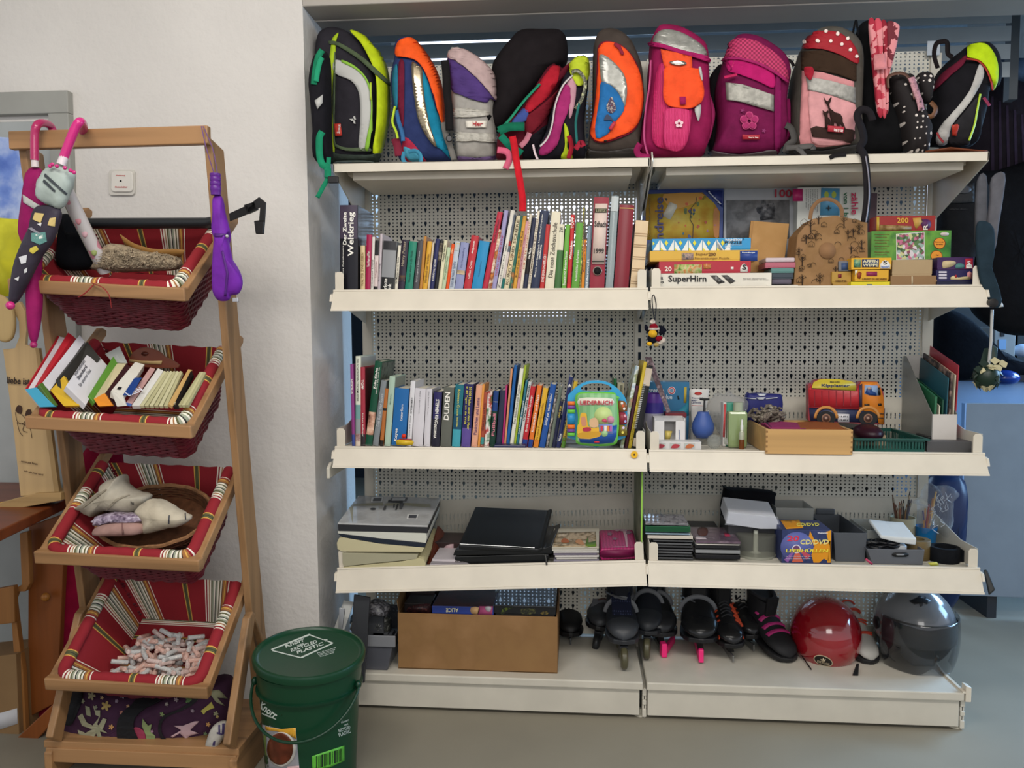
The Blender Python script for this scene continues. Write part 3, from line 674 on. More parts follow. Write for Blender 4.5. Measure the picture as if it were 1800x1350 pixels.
# toy songbook
def pts3(q):
    v=[float(k) for k in q.split()]; return [z4(v[i],v[i+1]) for i in range(0,len(v),2)]
zt=z4; SHt=.0
T=thing('toy_songbook','rounded blue plastic toy songbook with green cover, standing before the books','toy',(at(1040,780,.04).x,.06,SH3))
out=[(900,955),(884,900),(884,520),(920,450),(980,390),(1070,345),(1170,332),(1270,345),(1350,385),(1420,450),(1465,520),(1478,640),(1470,850),(1440,930),(1380,965),(1200,992),(980,985)]
op=[zt(*p) for p in out]; Y=.02
def plate_with_hole(outer,hole,Y0,dp):
    mb=MB(); n=len(hole)
    cx=sum(p[0] for p in hole)/n; cy=sum(p[1] for p in hole)/n; rings=[]
    O=[]
    for hx,hy in hole:   # matching outer point by angle about the hole centre
        a=math.atan2(hy-cy,hx-cx); best=None
        for i in range(len(outer)):
            (x1,y1),(x2,y2)=outer[i][:2],outer[(i+1)%len(outer)][:2]
            for q in range(10):
                x=x1+(x2-x1)*q/10;y=y1+(y2-y1)*q/10; dd=abs(math.atan2(math.sin(math.atan2(y-cy,x-cx)-a),math.cos(math.atan2(y-cy,x-cx)-a)))
                if best is None or dd<best[0]: best=(dd,x,y)
        O.append((best[1],best[2]))
    f=[at(x,y,Y0) for x,y in O]; g=[at(x,y,Y0) for x,y in hole]; b=[p+Vector((0,dp,0)) for p in f]; c=[p+Vector((0,dp,0)) for p in g]
    mb.loft([g,f,b,c,g],cap=False); return mb
so=[tuple(q) for q in smooth_poly(op,4)]
hole=[zt(1170+ (155*math.cos(a)), 418 - 62*math.sin(a)*(1 if math.sin(a)>0 else .35)) for a in [i*2*PI/48 for i in range(48)]]
plate_with_hole(so,hole,Y+.006,.035).build('toy_shell',mat('2f9ccf',.25,coat=.3),T,smooth=30,bevel=.003)
cover=[(965,485),(990,455),(1060,442),(1330,448),(1370,480),(1400,500),(1385,540),(1395,720),(1385,880),(1355,960),(1200,978),(1000,960),(968,900),(990,700),(965,560)]
decal(T,'green_cover_rim',[zt(*p) for p in cover],.012,mat('6cc04a',.3),0,4,.012)
inner=[(985,500),(1000,470),(1060,458),(1330,464),(1370,520),(1378,720),(1370,880),(1340,945),(1200,962),(1010,945),(985,890),(1005,700),(988,560)]
decal(T,'cover_picture',[zt(*p) for p in inner],.0055,mat('93c48e',.35,'bands',c2='82b981',nscale=14),0,4,.001)
decal(T,'picture_glow',[zt(1240+90*math.cos(a*PI/12),680+90*math.sin(a*PI/12)) for a in range(24)],.0045,mat('bfd489',.4),0,0,.0006)
decal(T,'picture_floor',[zt(*p) for p in ((990,870),(1100,850),(1240,800),(1376,770),(1370,880),(1340,943),(1200,960),(1010,943))],.004,mat('23509a',.35),0,0,.0006)
for nm,q,c,o in (('picture_sofa','985 780 1000 760 1015 665 1040 650 1075 665 1090 780 1150 800 1212 796 1205 885 1005 905','dfae36',.0032),('picture_sofa','1000 850 1200 835 1203 882 1006 902','c8962a',.0026),('picture_cushion','1020 700 1060 690 1075 770 1030 780','c88a6a',.0024),('picture_cushion','1105 720 1160 700 1190 740 1185 790 1110 790','d8b088',.0024),('picture_cushion','1040 800 1110 795 1115 830 1045 835','b03048',.0020),('picture_ball','1222 840 1245 825 1275 830 1285 860 1265 885 1230 882','9cc48c',.0022),('picture_lamp','1225 735 1240 710 1265 712 1278 745','c84a68',.0024),('picture_blob','1280 700 1310 680 1345 700 1340 750 1290 752','c88aa0',.0024)):
    decal(T,nm,pts3(q),o,mat(c,.35),0,2,.0006)
decal(T,'picture_shelf',[zt(*p) for p in ((1195,760),(1330,760),(1335,860),(1200,850))],.003,mat('7c8cc0',.35),0,0,.0006)
for i,(x,c) in enumerate(((1225,'c23a4a'),(1262,'e8e4dc'),(1290,'d88a3a'),(1312,'b85aa0'))):
    decal(T,'picture_book',[zt(*p) for p in ((x-13,778),(x+13,778),(x+12,835),(x-12,832))],.0022,mat(c,.4),0,0,.0006)
decal(T,'title_field',[zt(*p) for p in ((1000,580),(1002,508),(1170,500),(1332,512),(1332,580),(1170,566))],.0045,mat('e6e4d4',.4),.0008,2,.0005)
text(T,'LIEDERBUCH',*zt(1010,571),7.4,mat('c0283c'),.0002,w=57,off=.0)
decal(T,'red_badge',[zt(1175+28*math.cos(a*PI/8),940+8*math.sin(a*PI/8)) for a in range(16)],.003,mat('c83040',.4),0,0,.0006)
for i,(y0,y1,c) in enumerate(((535,575,'e8762e'),(575,612,'7a4a9a'),(615,655,'6cc04a'),(655,760,'2c8cc0'),(765,808,'e8762e'),(808,842,'7a4a9a'),(845,880,'6cc04a'))):
    decal(T,'spine_key',[zt(*p) for p in ((886,y0+2),(958,y0+2),(958,y1-2),(886,y1-2))],.014,mat(c,.3),0,0,.014)
for i,(y0,y1,c) in enumerate(((530,640,'8a5a30'),(642,765,'8a2a3a'),(768,880,'7a6a2a'))):
    decal(T,'page_tab',[zt(*p) for p in ((1392,y0),(1450,y0+4),(1474,y0+40),(1476,y1-10),(1440,y1),(1380,y1))],.018,mat(c,.35),0,0,.006)
for x,y,c in ((1425,555,'e8e4e0'),(1437,580,'d85a30'),(1447,610,'e8e0e0'),(1455,680,'e8a0b0'),(1458,735,'a0a8e0'),(1440,798,'d8c8e8'),(1432,845,'e0d060')):
    decal(T,'tab_shape',[zt(x+12*math.cos(a*PI/5),y+14*math.sin(a*PI/5)) for a in range(10)],.014,mat(c,.4),0,0,.001)
# ================================================================ BAGS ON THE TOP SHELF
A_=Z(540,30,4.22); B_=Z(860,30,4.22); C_=Z(1220,20,3.1034)
G1='school bags and rucksacks on the topmost shelf'
TOPZ=1.7905
def pts(z,s): 
    q=[float(k) for k in s.replace(';',' ').replace(',',' ').split()]; return [z(q[i],q[i+1]) for i in range(0,len(q),2)]
def bag(label,z,outline,Y,depth,m,cat='bag',name='school_bag',p=3.4,n=4,wob=0,body='shell'):
    P=pts(z,outline); mb=puff(P,Y,depth,p,n,wob)
    zm=min(v.z for v in mb.v)
    if abs(zm-TOPZ)<.06:   # let the bottom rest on the shelf
        for v in mb.v:
            if v.z<TOPZ+.02: v.z=TOPZ+(v.z-zm)*.02/(TOPZ+.02-zm) if TOPZ+.02-zm>0 else v.z
    xs=[v.x for v in mb.v]; T=thing(name,label,cat,((min(xs)+max(xs))/2,Y+depth/2,TOPZ),G1)
    mb.build(body,m,T,smooth=60); return T,mb
def D(T,mb,z,name,s,m,off=.003,n=3,solid=.003,label=None,step=9): return decal(T,name,pts(z,s),mb,m,off,n,solid,label,step)
def Rb(T,z,name,s,w,Y,m): 
    return ribbon(T,name,[(*q,Y) for q in pts(z,s)],w,Y,m)
silver=mat('8e8e88',.3,metal=.3,coat=.3,nscale=60,var=.2); refl=mat('b4b4b0',.4)
# 1 black satchel with neon edges
T,b=bag('tall black school satchel with neon yellow green edges and olive piping, beside the wall',A_,'195 1078 172 960 163 700 165 400 172 240 195 150 240 112 300 102 380 118 460 170 530 255 582 360 606 480 612 620 600 800 565 960 535 1078',.10,.17,mat('2c2a30',.85,'fabric',bs=40),'school bag',p=4.5)
T.location.x=-1.0
b2=puff(pts(A_,'60 1060 62 900 40 640 28 500 40 380 70 290 110 250 145 262 160 320 166 600 168 900 172 1060 120 1075'),-.06,.10); b2.build('back_padding',fab('1c1b20'),T,smooth=60)
D(T,b,A_,'neon_panel','318 104 380 118 460 170 530 255 582 360 605 480 608 620 598 790 565 950 540 1012 487 1003 505 850 514 700 512 500 495 390 450 285 395 190',mat('b9cc20',.6,'fabric'),.003)
D(T,b,A_,'neon_edge','178 230 192 160 228 122 232 132 214 190 210 300 192 480 188 700 206 990 186 992 172 900 168 600 168 350',mat('a9c42a',.6,'fabric'),.003)
D(T,b,A_,'flap_binding','170 182 215 185 300 225 400 290 500 380 604 490 604 512 500 425 400 330 300 260 215 212 172 205',fab('4d5a42'),.007)
D(T,b,A_,'pocket_piping','205 300 214 300 210 600 208 900 235 950 310 970 400 968 470 975 470 992 390 990 290 988 230 970 200 930 198 700',fab('55634a'),.006)
D(T,b,A_,'grey_arch','207 325 280 338 360 378 430 445 468 540 478 700 462 850 440 970 385 972 396 800 394 620 372 530 320 470 207 418',refl,.006)
D(T,b,A_,'green_arch','270 325 350 362 425 430 462 500 482 600 484 750 462 965 432 970 460 820 474 700 466 560 430 462 360 390 262 340',mat('86b83a',.6),.009)
D(T,b,A_,'zip_pull','465 490 478 492 480 620 466 622',mat('a9c42a',.5),.012,0)
D(T,b,A_,'red_tag','204 795 252 793 262 880 214 886',mat('c8382a',.5),.009,0)
text(T,'Scout',*A_(248,868),5.2,mat('f0e0d8'),b,w=16,ang=84,off=.013)
for q in ('346 742 358 738 366 765 352 762','318 760 345 758 350 772 335 775','346 772 358 770 362 795 350 792'): D(T,b,A_,'metal_emblem',q,refl,.009,0)
D(T,b,A_,'base_panel','188 1000 250 1015 450 1018 535 1012 528 1050 500 1074 230 1076 195 1070',fab('3b453f'),.006)
D(T,b,A_,'base_bar','225 1052 470 1052 462 1078 235 1080',mat('5f6b66',.4),.012)
Rb(T,A_,'shoulder_strap','112 245 80 300 60 400 50 500',11,-.065,fab('1f7a58'))
Rb(T,A_,'strap_tail','112 300 95 330 78 400 66 478',9,-.07,fab('27906a'))
Rb(T,A_,'green_webbing','112 850 90 900 92 1020 110 1090 150 1120 152 1190',12,-.07,fab('1f8460'))
Rb(T,A_,'green_webbing','160 1040 150 1190 118 1260 75 1340',8,-.065,fab('1f8460'))
D(T,b2,A_,'reflector','62 625 110 578 108 640 80 688',refl,.008,0)
MB().box(at(*A_(140,0),-.06).x,at(*A_(215,0),-.06).x,-.07,-.055,at(*A_(140,1235),-.06).z,at(*A_(140,1185),-.06).z).build('buckle',mat('1c1c1e',.35),T,bevel=.002)
# 2 blue satchel with orange flap
T,b=bag('blue and teal school satchel with bright orange pointed flap and foil stripe',A_,'700 1072 675 960 650 700 632 540 640 420 662 320 664 230 690 182 742 163 792 180 860 260 930 370 982 500 1005 650 1010 790 1072 1035 1068 1074 880 1080',.10,.15,fab('2f3a66'),'school bag',p=3.6)
D(T,b,A_,'teal_panel','852 395 900 500 950 690 1000 800 1068 1038 1000 985 930 935 885 830 850 700 820 560 800 420 820 380',fab('1b7c9c'),.004)
D(T,b,A_,'foil_stripe','778 340 820 365 850 392 862 520 885 690 920 830 962 962 900 905 850 820 820 740 800 620 782 480',mat('9c8f78',.15,metal=.8),.008)
D(T,b,A_,'red_side','685 340 720 338 722 560 716 800 692 790 676 560',fab('6a1f34'),.004)
D(T,b,A_,'teal_side','640 420 668 350 676 480 674 640 662 680 640 560',fab('2a6f88'),.004)
D(T,b,A_,'orange_flap','668 292 667 230 690 184 742 166 792 182 860 262 930 372 980 502 1002 650 1002 775 985 790 960 700 925 560 880 430 830 350 770 312 700 300',mat('ef5a22',.6,'fabric'),.010)
D(T,b,A_,'foot_panel','728 890 800 950 850 1020 880 1076 730 1070 705 980',fab('b0304a'),.004)
D(T,b,A_,'sky_panel','720 960 790 990 840 1030 850 1060 790 1062 735 1030',fab('4d9cb8'),.008)
Rb(T,A_,'blue_webbing','720 1000 712 1060 760 1105 812 1110 842 1075 836 1020 800 992 752 1000',7,.055,fab('3f86a4'))
Rb(T,A_,'striped_strap','660 690 680 780 705 860 712 920',7,.075,fab('3a6a9a'))
Rb(T,A_,'neon_zip_cord','652 660 640 720 632 780 660 850 672 900',4,.065,mat('b4cf2a',.6))
Rb(T,A_,'side_pouch','650 900 670 960 680 1030',14,.08,fab('7c2a3c'))
# 3 grey violet bag
T,b=bag('grey crumpled school bag with rose and violet flap and reflective bands',A_,'1130 1076 1112 1000 1092 800 1075 560 1052 400 1048 300 1070 252 1112 240 1180 260 1262 310 1340 380 1386 460 1398 620 1385 700 1405 900 1392 1074 1260 1080',.10,.16,mat('a29e98',.8,'fabric',bs=30),'school bag',p=3.2,wob=.012)
D(T,b,A_,'violet_flap','1052 305 1100 332 1180 392 1272 475 1342 565 1393 628 1352 600 1330 635 1240 618 1130 575 1078 540 1062 420',fab('4f3a74'),.006)
D(T,b,A_,'rose_flap','1052 302 1070 254 1112 242 1180 262 1262 312 1338 382 1384 462 1394 615 1340 558 1270 470 1180 388 1100 328',fab('b9a09e'),.010)
for q in ('1082 682 1190 680 1320 698 1352 716 1320 736 1190 744 1086 742','1096 856 1240 862 1384 872 1398 928 1240 918 1112 920'): D(T,b,A_,'reflective_band',q,mat('b4b0a6',.4,nscale=90,var=.15),.006)
D(T,b,A_,'name_label','1178 772 1326 772 1326 822 1180 822',mat('e2dcd0',.6),.007,0)
text(T,'Her',*A_(1230,812),8,mat('b0202c'),b,w=17,off=.011)
D(T,b,A_,'violet_foot','1120 1030 1250 1040 1390 1028 1392 1060 1130 1062',fab('6b5580'),.005)
D(T,b,A_,'white_foot','1145 1060 1385 1058 1384 1074 1150 1076',mat('d8d4cc',.6),.008)
Rb(T,A_,'black_webbing','1022 320 1030 420 1038 560 1052 700 1056 840',14,.085,fab('1d1b1c'))
Rb(T,A_,'grey_webbing','1010 780 1030 880 1060 960 1090 1060',10,.1,fab('6f6c68'))
MB().lathe([(.008,0),(.011,.002),(.011,.006),(.008,.008)],at(*A_(1055,905),.075),ax=(0,-1,0),seg=16).build('ring_buckle',mat('3a3a3c',.3,metal=.5),T)
# 4 black soft bag leaning
T,b=bag('plain black soft bag tipped against the neighbouring bags under the lintel',B_,'-15 860 -10 780 25 600 18 400 60 305 160 180 245 108 400 103 530 108 575 170 582 320 545 372 480 410 390 500 260 650 160 775 80 850',.13,.17,mat('1f1b1d',.9,'fabric',bs=25),'bag','soft_bag',p=2.6)
Rb(T,B_,'dangling_strap','0 720 -40 770 -95 800',12,.11,fab('141314'))
# 5 red blue rucksack
T,b=bag('dark red and blue rucksack slumped against the plain black bag, green straps',B_,'60 1062 66 900 120 820 180 770 280 640 400 440 468 365 520 372 560 390 620 342 610 420 530 520 470 660 430 850 380 1000 330 1062 200 1066',.06,.16,mat('5c1826',.85,'fabric',bs=30),'rucksack','rucksack',p=2.8,wob=.01)
D(T,b,B_,'red_panel','268 672 340 560 420 430 470 370 518 380 505 470 430 590 350 670 292 712',fab('a81f2e'),.005)
D(T,b,B_,'blue_panel','170 780 220 720 262 680 292 715 284 760 230 790',fab('3e4f8e'),.005)
D(T,b,B_,'wine_fold','290 730 360 680 450 590 520 520 480 640 400 760 330 850 270 860 275 790',fab('6c1a26'),.008)
D(T,b,B_,'black_pocket','280 900 340 860 420 800 460 840 420 960 360 1050 260 1055 250 980',fab('18161c'),.006)
Rb(T,B_,'green_piping','62 850 150 760 260 620 376 495',4,.05,fab('2a8868'))
Rb(T,B_,'green_strap','70 845 150 815 262 812',15,.03,fab('17684e'))
Rb(T,B_,'green_strap','85 880 150 950 240 1015',13,.022,fab('17745a'))
Rb(T,B_,'pink_strap','60 985 130 1000 150 1050 120 1125',11,-.006,fab('d0607c'))
Rb(T,B_,'rose_strap','230 960 270 920 300 860',9,.03,fab('c07888'))
Rb(T,B_,'red_strap','172 885 190 980 200 1060 225 1200 246 1345 246 1440',12,-.008,fab('c4202c'))
# 6 pink neon bag
T,b=bag('crumpled magenta and black rucksack with neon yellow top, beside the grey orange satchel',B_,'335 1062 400 920 450 740 520 540 560 440 600 400 605 350 645 308 690 298 732 312 738 430 725 600 705 800 712 1040 620 1050 480 1064',.05,.15,mat('222028',.85,'fabric',bs=30),'rucksack','rucksack',p=2.8,wob=.012)
D(T,b,B_,'magenta_panel','545 528 580 500 604 560 592 680 545 800 505 945 430 1010 372 1012 400 930 468 820 488 660',fab('a3306c'),.006)
D(T,b,B_,'rose_panel','580 490 630 448 642 560 614 730 590 742 600 600',fab('bf8f9c'),.005)
D(T,b,B_,'neon_top','602 362 642 312 690 302 726 322 730 430 692 500 650 512 622 462 600 420',mat('b8c834',.6,'fabric'),.007)
D(T,b,B_,'neon_wedge','556 800 575 810 592 870 578 960 622 1034 530 1036 560 960',mat('b8cc2c',.6,'fabric'),.006)
Rb(T,B_,'white_piping','375 960 430 900 465 800 490 650 545 510 620 430',2.5,.04,mat('cfcac8',.6))
Rb(T,B_,'printed_strap','610 410 660 400 712 480 690 600 640 680',6,.03,pm('9a9a80','2a2a2a','d0d0a0',n=120))
Rb(T,B_,'red_webbing','590 880 610 960 588 1050',8,.03,fab('8c1c2a'))
Rb(T,B_,'red_webbing','640 980 680 930 700 960',9,.028,fab('a0263a'))
Rb(T,B_,'teal_cord','668 640 642 780 652 940',4,.03,fab('2a6a66'))
Rb(T,B_,'white_zip_cord','325 945 340 1010 365 1068',3.4,.02,mat('d8c4c8',.5))
# 7 grey orange
T,b=bag('brown grey school satchel with curved orange, silver and blue front pocket',B_,'718 1034 738 900 762 700 768 300 782 190 822 132 900 118 972 140 1040 200 1092 300 1130 420 1142 600 1132 800 1112 960 1098 1048 900 1058 745 1046',.06,.19,mat('453d38',.8,'fabric',bs=45),'school bag',p=4.5)
D(T,b,B_,'red_piping','806 300 812 225 850 185 925 190 1010 235 1075 320 1120 440 1138 580 1122 735 1065 850 955 902 850 932 785 922 757 885 757 820 782 700 800 500',fab('7c1c30'),.005)
D(T,b,B_,'orange_pocket','815 300 822 230 860 195 930 200 1010 248 1070 330 1113 450 1130 580 1114 730 1060 838 950 890 850 920 790 913 766 880 766 830 791 700 810 500',mat('ee5424',.6,'fabric'),.009,n=4)
D(T,b,B_,'silver_panel','825 292 870 300 940 360 1000 440 1020 540 1010 640 998 665 960 575 900 512 842 488 830 400',silver,.013)
D(T,b,B_,'blue_panel','836 490 900 514 958 575 1000 665 985 720 935 780 880 868 792 892 802 760 826 600',fab('2a6ca8'),.013)
D(T,b,B_,'embroidered_figure','880 640 905 600 925 640 940 680 925 710 900 720 870 690',mat('6a2c34',.6,'melange',cs=('6a2c34','2a3050','c8b8a8'),nscale=200),.017)
D(T,b,B_,'embroidered_figure','870 730 900 745 920 780 890 770 850 772',mat('2a3450',.6),.017)
D(T,b,B_,'red_tag','884 828 920 780 940 790 905 850',mat('b82c3c',.5),.017,0)
D(T,b,B_,'pocket_loop','930 205 965 220 985 260 995 288 975 285 955 250 925 222',fab('8a2a3c'),.016)
D(T,b,B_,'black_rivet','850 912 862 908 875 914 865 924 852 922',mat('101010',.4),.014,0)
D(T,b,B_,'rubber_foot','722 960 760 985 900 990 1100 965 1098 1045 900 1056 746 1044 722 1028',mat('3a3634',.5),.006)
# 8 pink orange
T,b=bag('pink and wine red school satchel with silver lid and bright orange front flap',B_,'1126 1040 1112 900 1130 780 1170 600 1176 400 1190 300 1190 200 1235 110 1300 94 1400 110 1500 160 1580 222 1606 285 1612 350 1622 600 1640 800 1610 960 1560 1042 1350 1050',.05,.20,mat('8c1c4c',.75,'fabric',bs=45),'school bag',p=4.5)
D(T,b,B_,'pink_front','1232 500 1250 400 1280 345 1400 362 1495 380 1502 700 1475 900 1440 965 1382 985 1300 972 1225 940 1206 850 1218 650',mat('c42264',.7,'bands',c2='a81a50',nscale=60,dist=3),.006)
D(T,b,B_,'raised_pocket','1310 690 1480 700 1475 880 1440 960 1382 982 1310 960 1290 900 1296 780',mat('b81e58',.7,'bands',c2='cf3a74',nscale=70,dist=3),.014,solid=.006)
D(T,b,B_,'silver_lid','1226 188 1248 130 1300 102 1400 117 1500 167 1580 228 1603 292 1500 270 1380 238 1280 205',silver,.008)
D(T,b,B_,'lid_edge','1195 195 1225 190 1280 205 1380 238 1500 270 1600 295 1618 340 1500 300 1380 268 1280 235 1205 212',fab('a0205c'),.011)
D(T,b,B_,'orange_yoke','1275 245 1330 258 1400 272 1500 300 1502 390 1400 392 1300 380',mat('e8542c',.6,'fabric'),.010,0)
D(T,b,B_,'orange_flap','1302 388 1400 392 1542 395 1560 460 1580 560 1562 640 1490 684 1400 680 1322 662 1290 600 1294 480',mat('ee5226',.6,'fabric'),.018,solid=.005)
D(T,b,B_,'oval_badge','1336 342 1390 332 1440 340 1460 356 1420 368 1360 362',mat('8f8c86',.25,metal=.7),.016)
text(T,'Sammies',*B_(1350,357),2.6,mat('e0dcd4'),b,w=22,off=.02,ang=-3)
D(T,b,B_,'flap_tag','1406 604 1452 604 1452 660 1412 662',fab('a8245c'),.026,0)
for k in range(5):
    a=k*2*PI/5-PI/2; cx,cy=1404+20*math.cos(a),795+20*math.sin(a)
    D(T,b,B_,'flower_petal',' '.join('%f %f'%(cx+12*math.cos(q*PI/5),cy+12*math.sin(q*PI/5)) for q in range(10)),mat('e8c4cc',.6),.022,0,step=20)
D(T,b,B_,'grey_stripe','1540 385 1556 390 1568 470 1560 480 1546 430',refl,.022)
D(T,b,B_,'grey_stripe','1520 685 1562 655 1560 720 1548 772 1538 760',refl,.012)
Rb(T,B_,'pink_piping','1200 320 1190 500 1160 700 1150 900 1180 1030',3,.05,mat('b8487c',.6))
Rb(T,B_,'side_strap','1120 940 1095 990 1120 1030 1190 1042',11,.04,fab('8a1f50'))
b2=puff(pts(B_,'1600 900 1590 700 1612 560 1640 600 1672 720 1650 850 1612 960 1560 1020'),.12,.08); b2.build('side_pocket',mat('a02060',.8,'bands',c2='c03a78',nscale=80),T,smooth=60)
# 9 gingham
T,b=bag('plum school satchel with pink gingham lid and large flower on the front',C_,'105 792 118 700 128 600 118 480 122 400 150 300 168 240 190 182 240 152 330 165 420 215 482 272 506 345 502 400 485 520 492 680 440 786 250 796',.05,.20,mat('6f1846',.75,'fabric',bs=45),'school bag',p=4.5)
D(T,b,C_,'gingham_lid','152 268 170 222 190 184 240 154 330 167 420 217 480 274 505 345 500 378 440 332 350 284 240 256 170 258',mat('c23a68',.75,'check',c2='8a2048',nscale=150),.008)
D(T,b,C_,'lid_binding','150 270 170 258 240 256 350 284 440 332 500 378 498 392 438 346 348 298 240 268 172 272',fab('9c2860'),.012)
D(T,b,C_,'pink_yoke','184 275 240 262 345 292 432 345 432 420 350 385 240 344 190 328',fab('b41e66'),.006)
D(T,b,C_,'reflective_band','176 390 260 400 350 430 432 460 432 548 350 524 260 498 182 484',mat('8a8880',.4,metal=.2,nscale=70,var=.25),.007,0)
Rb(T,C_,'zip_tassel','165 360 200 352 235 345',4.5,.03,fab('c02a5c'))
for k in range(5):
    a=k*2*PI/5-PI/2; cx,cy=299+30*math.cos(a),600+30*math.sin(a)
    for rr,cc,of in ((22,'c04c7c',.007),(15,'a83468',.010)):
        D(T,b,C_,'flower_petal',' '.join('%f %f'%(cx+rr*math.cos(q*PI/6),cy+rr*math.sin(q*PI/6)) for q in range(12)),fab(cc),of,0,step=20)
for cx,cy in ((262,543),(379,652)):
    D(T,b,C_,'small_flower',' '.join('%f %f'%(cx+(9+4*math.cos(5*q*PI/10))*math.cos(q*PI/10),cy+(9+4*math.cos(5*q*PI/10))*math.sin(q*PI/10)) for q in range(20)),fab('8a3a68'),.006,0,step=20)
D(T,b,C_,'red_tag','262 672 356 672 356 697 262 697',mat('a82434',.5),.008,0)
text(T,'Step by Step',*C_(295,690),2.6,mat('f0e0dc'),b,w=17,off=.012)
D(T,b,C_,'plum_side','440 400 470 380 470 700 440 770',fab('7c1a50'),.005)
D(T,b,C_,'grey_foot','106 760 250 775 445 752 442 786 250 797 108 792',mat('5a5054',.6),.006)
b2=puff(pts(C_,'70 640 76 400 110 320 150 300 130 500 125 780 90 780'),.18,.08); b2.build('back_padding',fab('1f1c20'),T,smooth=60)
b2=puff(pts(C_,'478 520 515 480 520 600 512 700 470 740 462 640'),.12,.07); b2.build('side_pocket',fab('8c1f58'),T,smooth=60)
# 10 deer satchel
T,b=bag('pink and brown school satchel with deer picture and red dotted lid',C_,'560 772 515 750 520 600 528 480 548 340 572 260 605 170 655 122 740 112 822 140 872 190 892 262 892 400 884 600 892 762 700 778',.05,.20,mat('54504a',.75,'fabric',bs=45),'school bag',p=4.5)
D(T,b,C_,'dotted_lid','606 182 640 128 700 114 780 122 850 166 888 234 886 290 800 244 700 210 606 206',mat('9c1524',.65),.008)
for x,y in ((615,172),(676,168),(717,119),(741,170),(778,132),(800,187),(846,216),(832,156),(879,251)):
    D(T,b,C_,'white_dot',' '.join('%f %f'%(x+9*math.cos(q*PI/6),y+9*math.sin(q*PI/6)) for q in range(12)),mat('ead8d0',.6),.012,0,step=30)
D(T,b,C_,'brown_yoke','592 222 700 216 800 248 880 292 880 384 780 346 680 326 592 322',fab('38291f'),.007,0)
D(T,b,C_,'pink_front','597 326 700 336 866 386 868 640 850 718 700 735 577 730 586 500',mat('cc8a8c',.75,'fabric'),.007,0)
D(T,b,C_,'pocket_front','628 440 700 452 868 512 870 640 858 706 700 722 640 700 630 600',mat('d4989a',.75,'fabric'),.011)
D(T,b,C_,'reflective_band','618 362 740 384 870 420 870 506 740 462 620 432',mat('8a8882',.4,metal=.2,nscale=70,var=.25),.013,0)
D(T,b,C_,'brown_meadow','630 640 660 628 700 636 760 626 820 642 872 650 866 700 850 708 700 688 642 682',fab('3a2a26'),.015,0)
D(T,b,C_,'large_deer','700 474 712 492 722 498 735 478 743 474 738 498 730 512 734 535 760 556 790 565 803 585 803 605 812 625 820 645 806 640 790 610 784 640 776 640 770 610 758 604 754 642 744 642 742 600 736 580 733 560 722 520 708 500',fab('33231f'),.018,0)
D(T,b,C_,'small_deer','694 546 708 556 724 545 728 556 720 566 722 580 734 592 738 610 738 642 730 642 728 616 720 618 718 642 710 642 708 600 706 576 698 566',fab('33231f'),.019,0)
D(T,b,C_,'red_tag','722 626 810 634 808 660 720 652',mat('b02c3a',.5),.022,0)
text(T,'Step by Step',*C_(752,652),3,mat('f0e0dc'),b,w=16,off=.028,ang=-5)
D(T,b,C_,'zip_pompom','612 320 640 312 655 335 640 380 622 375',fab('a02434'),.022)
D(T,b,C_,'dark_foot','560 740 700 752 890 722 892 764 700 778 562 772',mat('3f3e3e',.55),.008)
Rb(T,C_,'grey_webbing','500 620 530 640 545 700 510 730 498 770',11,.06,fab('4c4a48'))
Rb(T,C_,'grey_webbing','500 745 560 742 640 735 650 755',9,.03,fab('5a5856'))
Rb(T,C_,'grey_webbing','560 745 590 770 605 790',8,.025,fab('5a5856'))
Rb(T,C_,'loose_strap_end','740 800 770 785 830 780',7,-.004,fab('201e20'))
Rb(T,C_,'top_handle','485 265 505 262 530 275 545 300',5,.2,fab('2a2628'))
# 11 black bag with red straps
T,b=bag('black bag standing behind a bundle of red and pink patterned straps',C_,'885 768 896 600 880 420 872 200 895 90 940 50 990 60 1020 200 1060 420 1075 620 1130 700 1150 772 1000 776',.09,.13,mat('141416',.9,'fabric',bs=25),'bag','shoulder_bag',p=2.6)
cloth=[('952 52 985 50 1000 200 1015 380 1030 560 1000 558 980 380 962 200','a8283c'),('985 52 1022 52 1020 160 1030 300 1045 480 1048 570 1028 565 1012 380 998 200','c84a5a'),('1022 56 1050 62 1042 180 1048 320 1058 440 1060 540 1046 545 1036 360 1026 190','8c1a2c'),('1050 62 1112 68 1118 110 1095 230 1068 330 1056 350 1048 220','6c2630')]
for s,c in cloth:
    q=puff(pts(C_,s),.04,.025,2.2); q.build('patterned_strap',mat(c,.8,'melange',cs=(c,'d88a8e','5c1420'),nscale=26,interp='CONSTANT'),T,smooth=60)
D(T,b,C_,'pink_cloth_end','970 265 1015 262 1020 340 978 342',fab('cf8488'),.06,0)
Rb(T,C_,'black_cord','862 150 872 90 885 50 895 130',3,.08,fab('121214'))
Rb(T,C_,'hanging_strap','975 595 955 548 915 535 890 570 915 640 925 700 905 745 930 790 942 900 945 1020 930 1150',13,-.012,fab('221f22'))
Rb(T,C_,'strap_edge','936 790 952 900 955 1020 938 1150',1.6,-.017,mat('8a8690',.6))
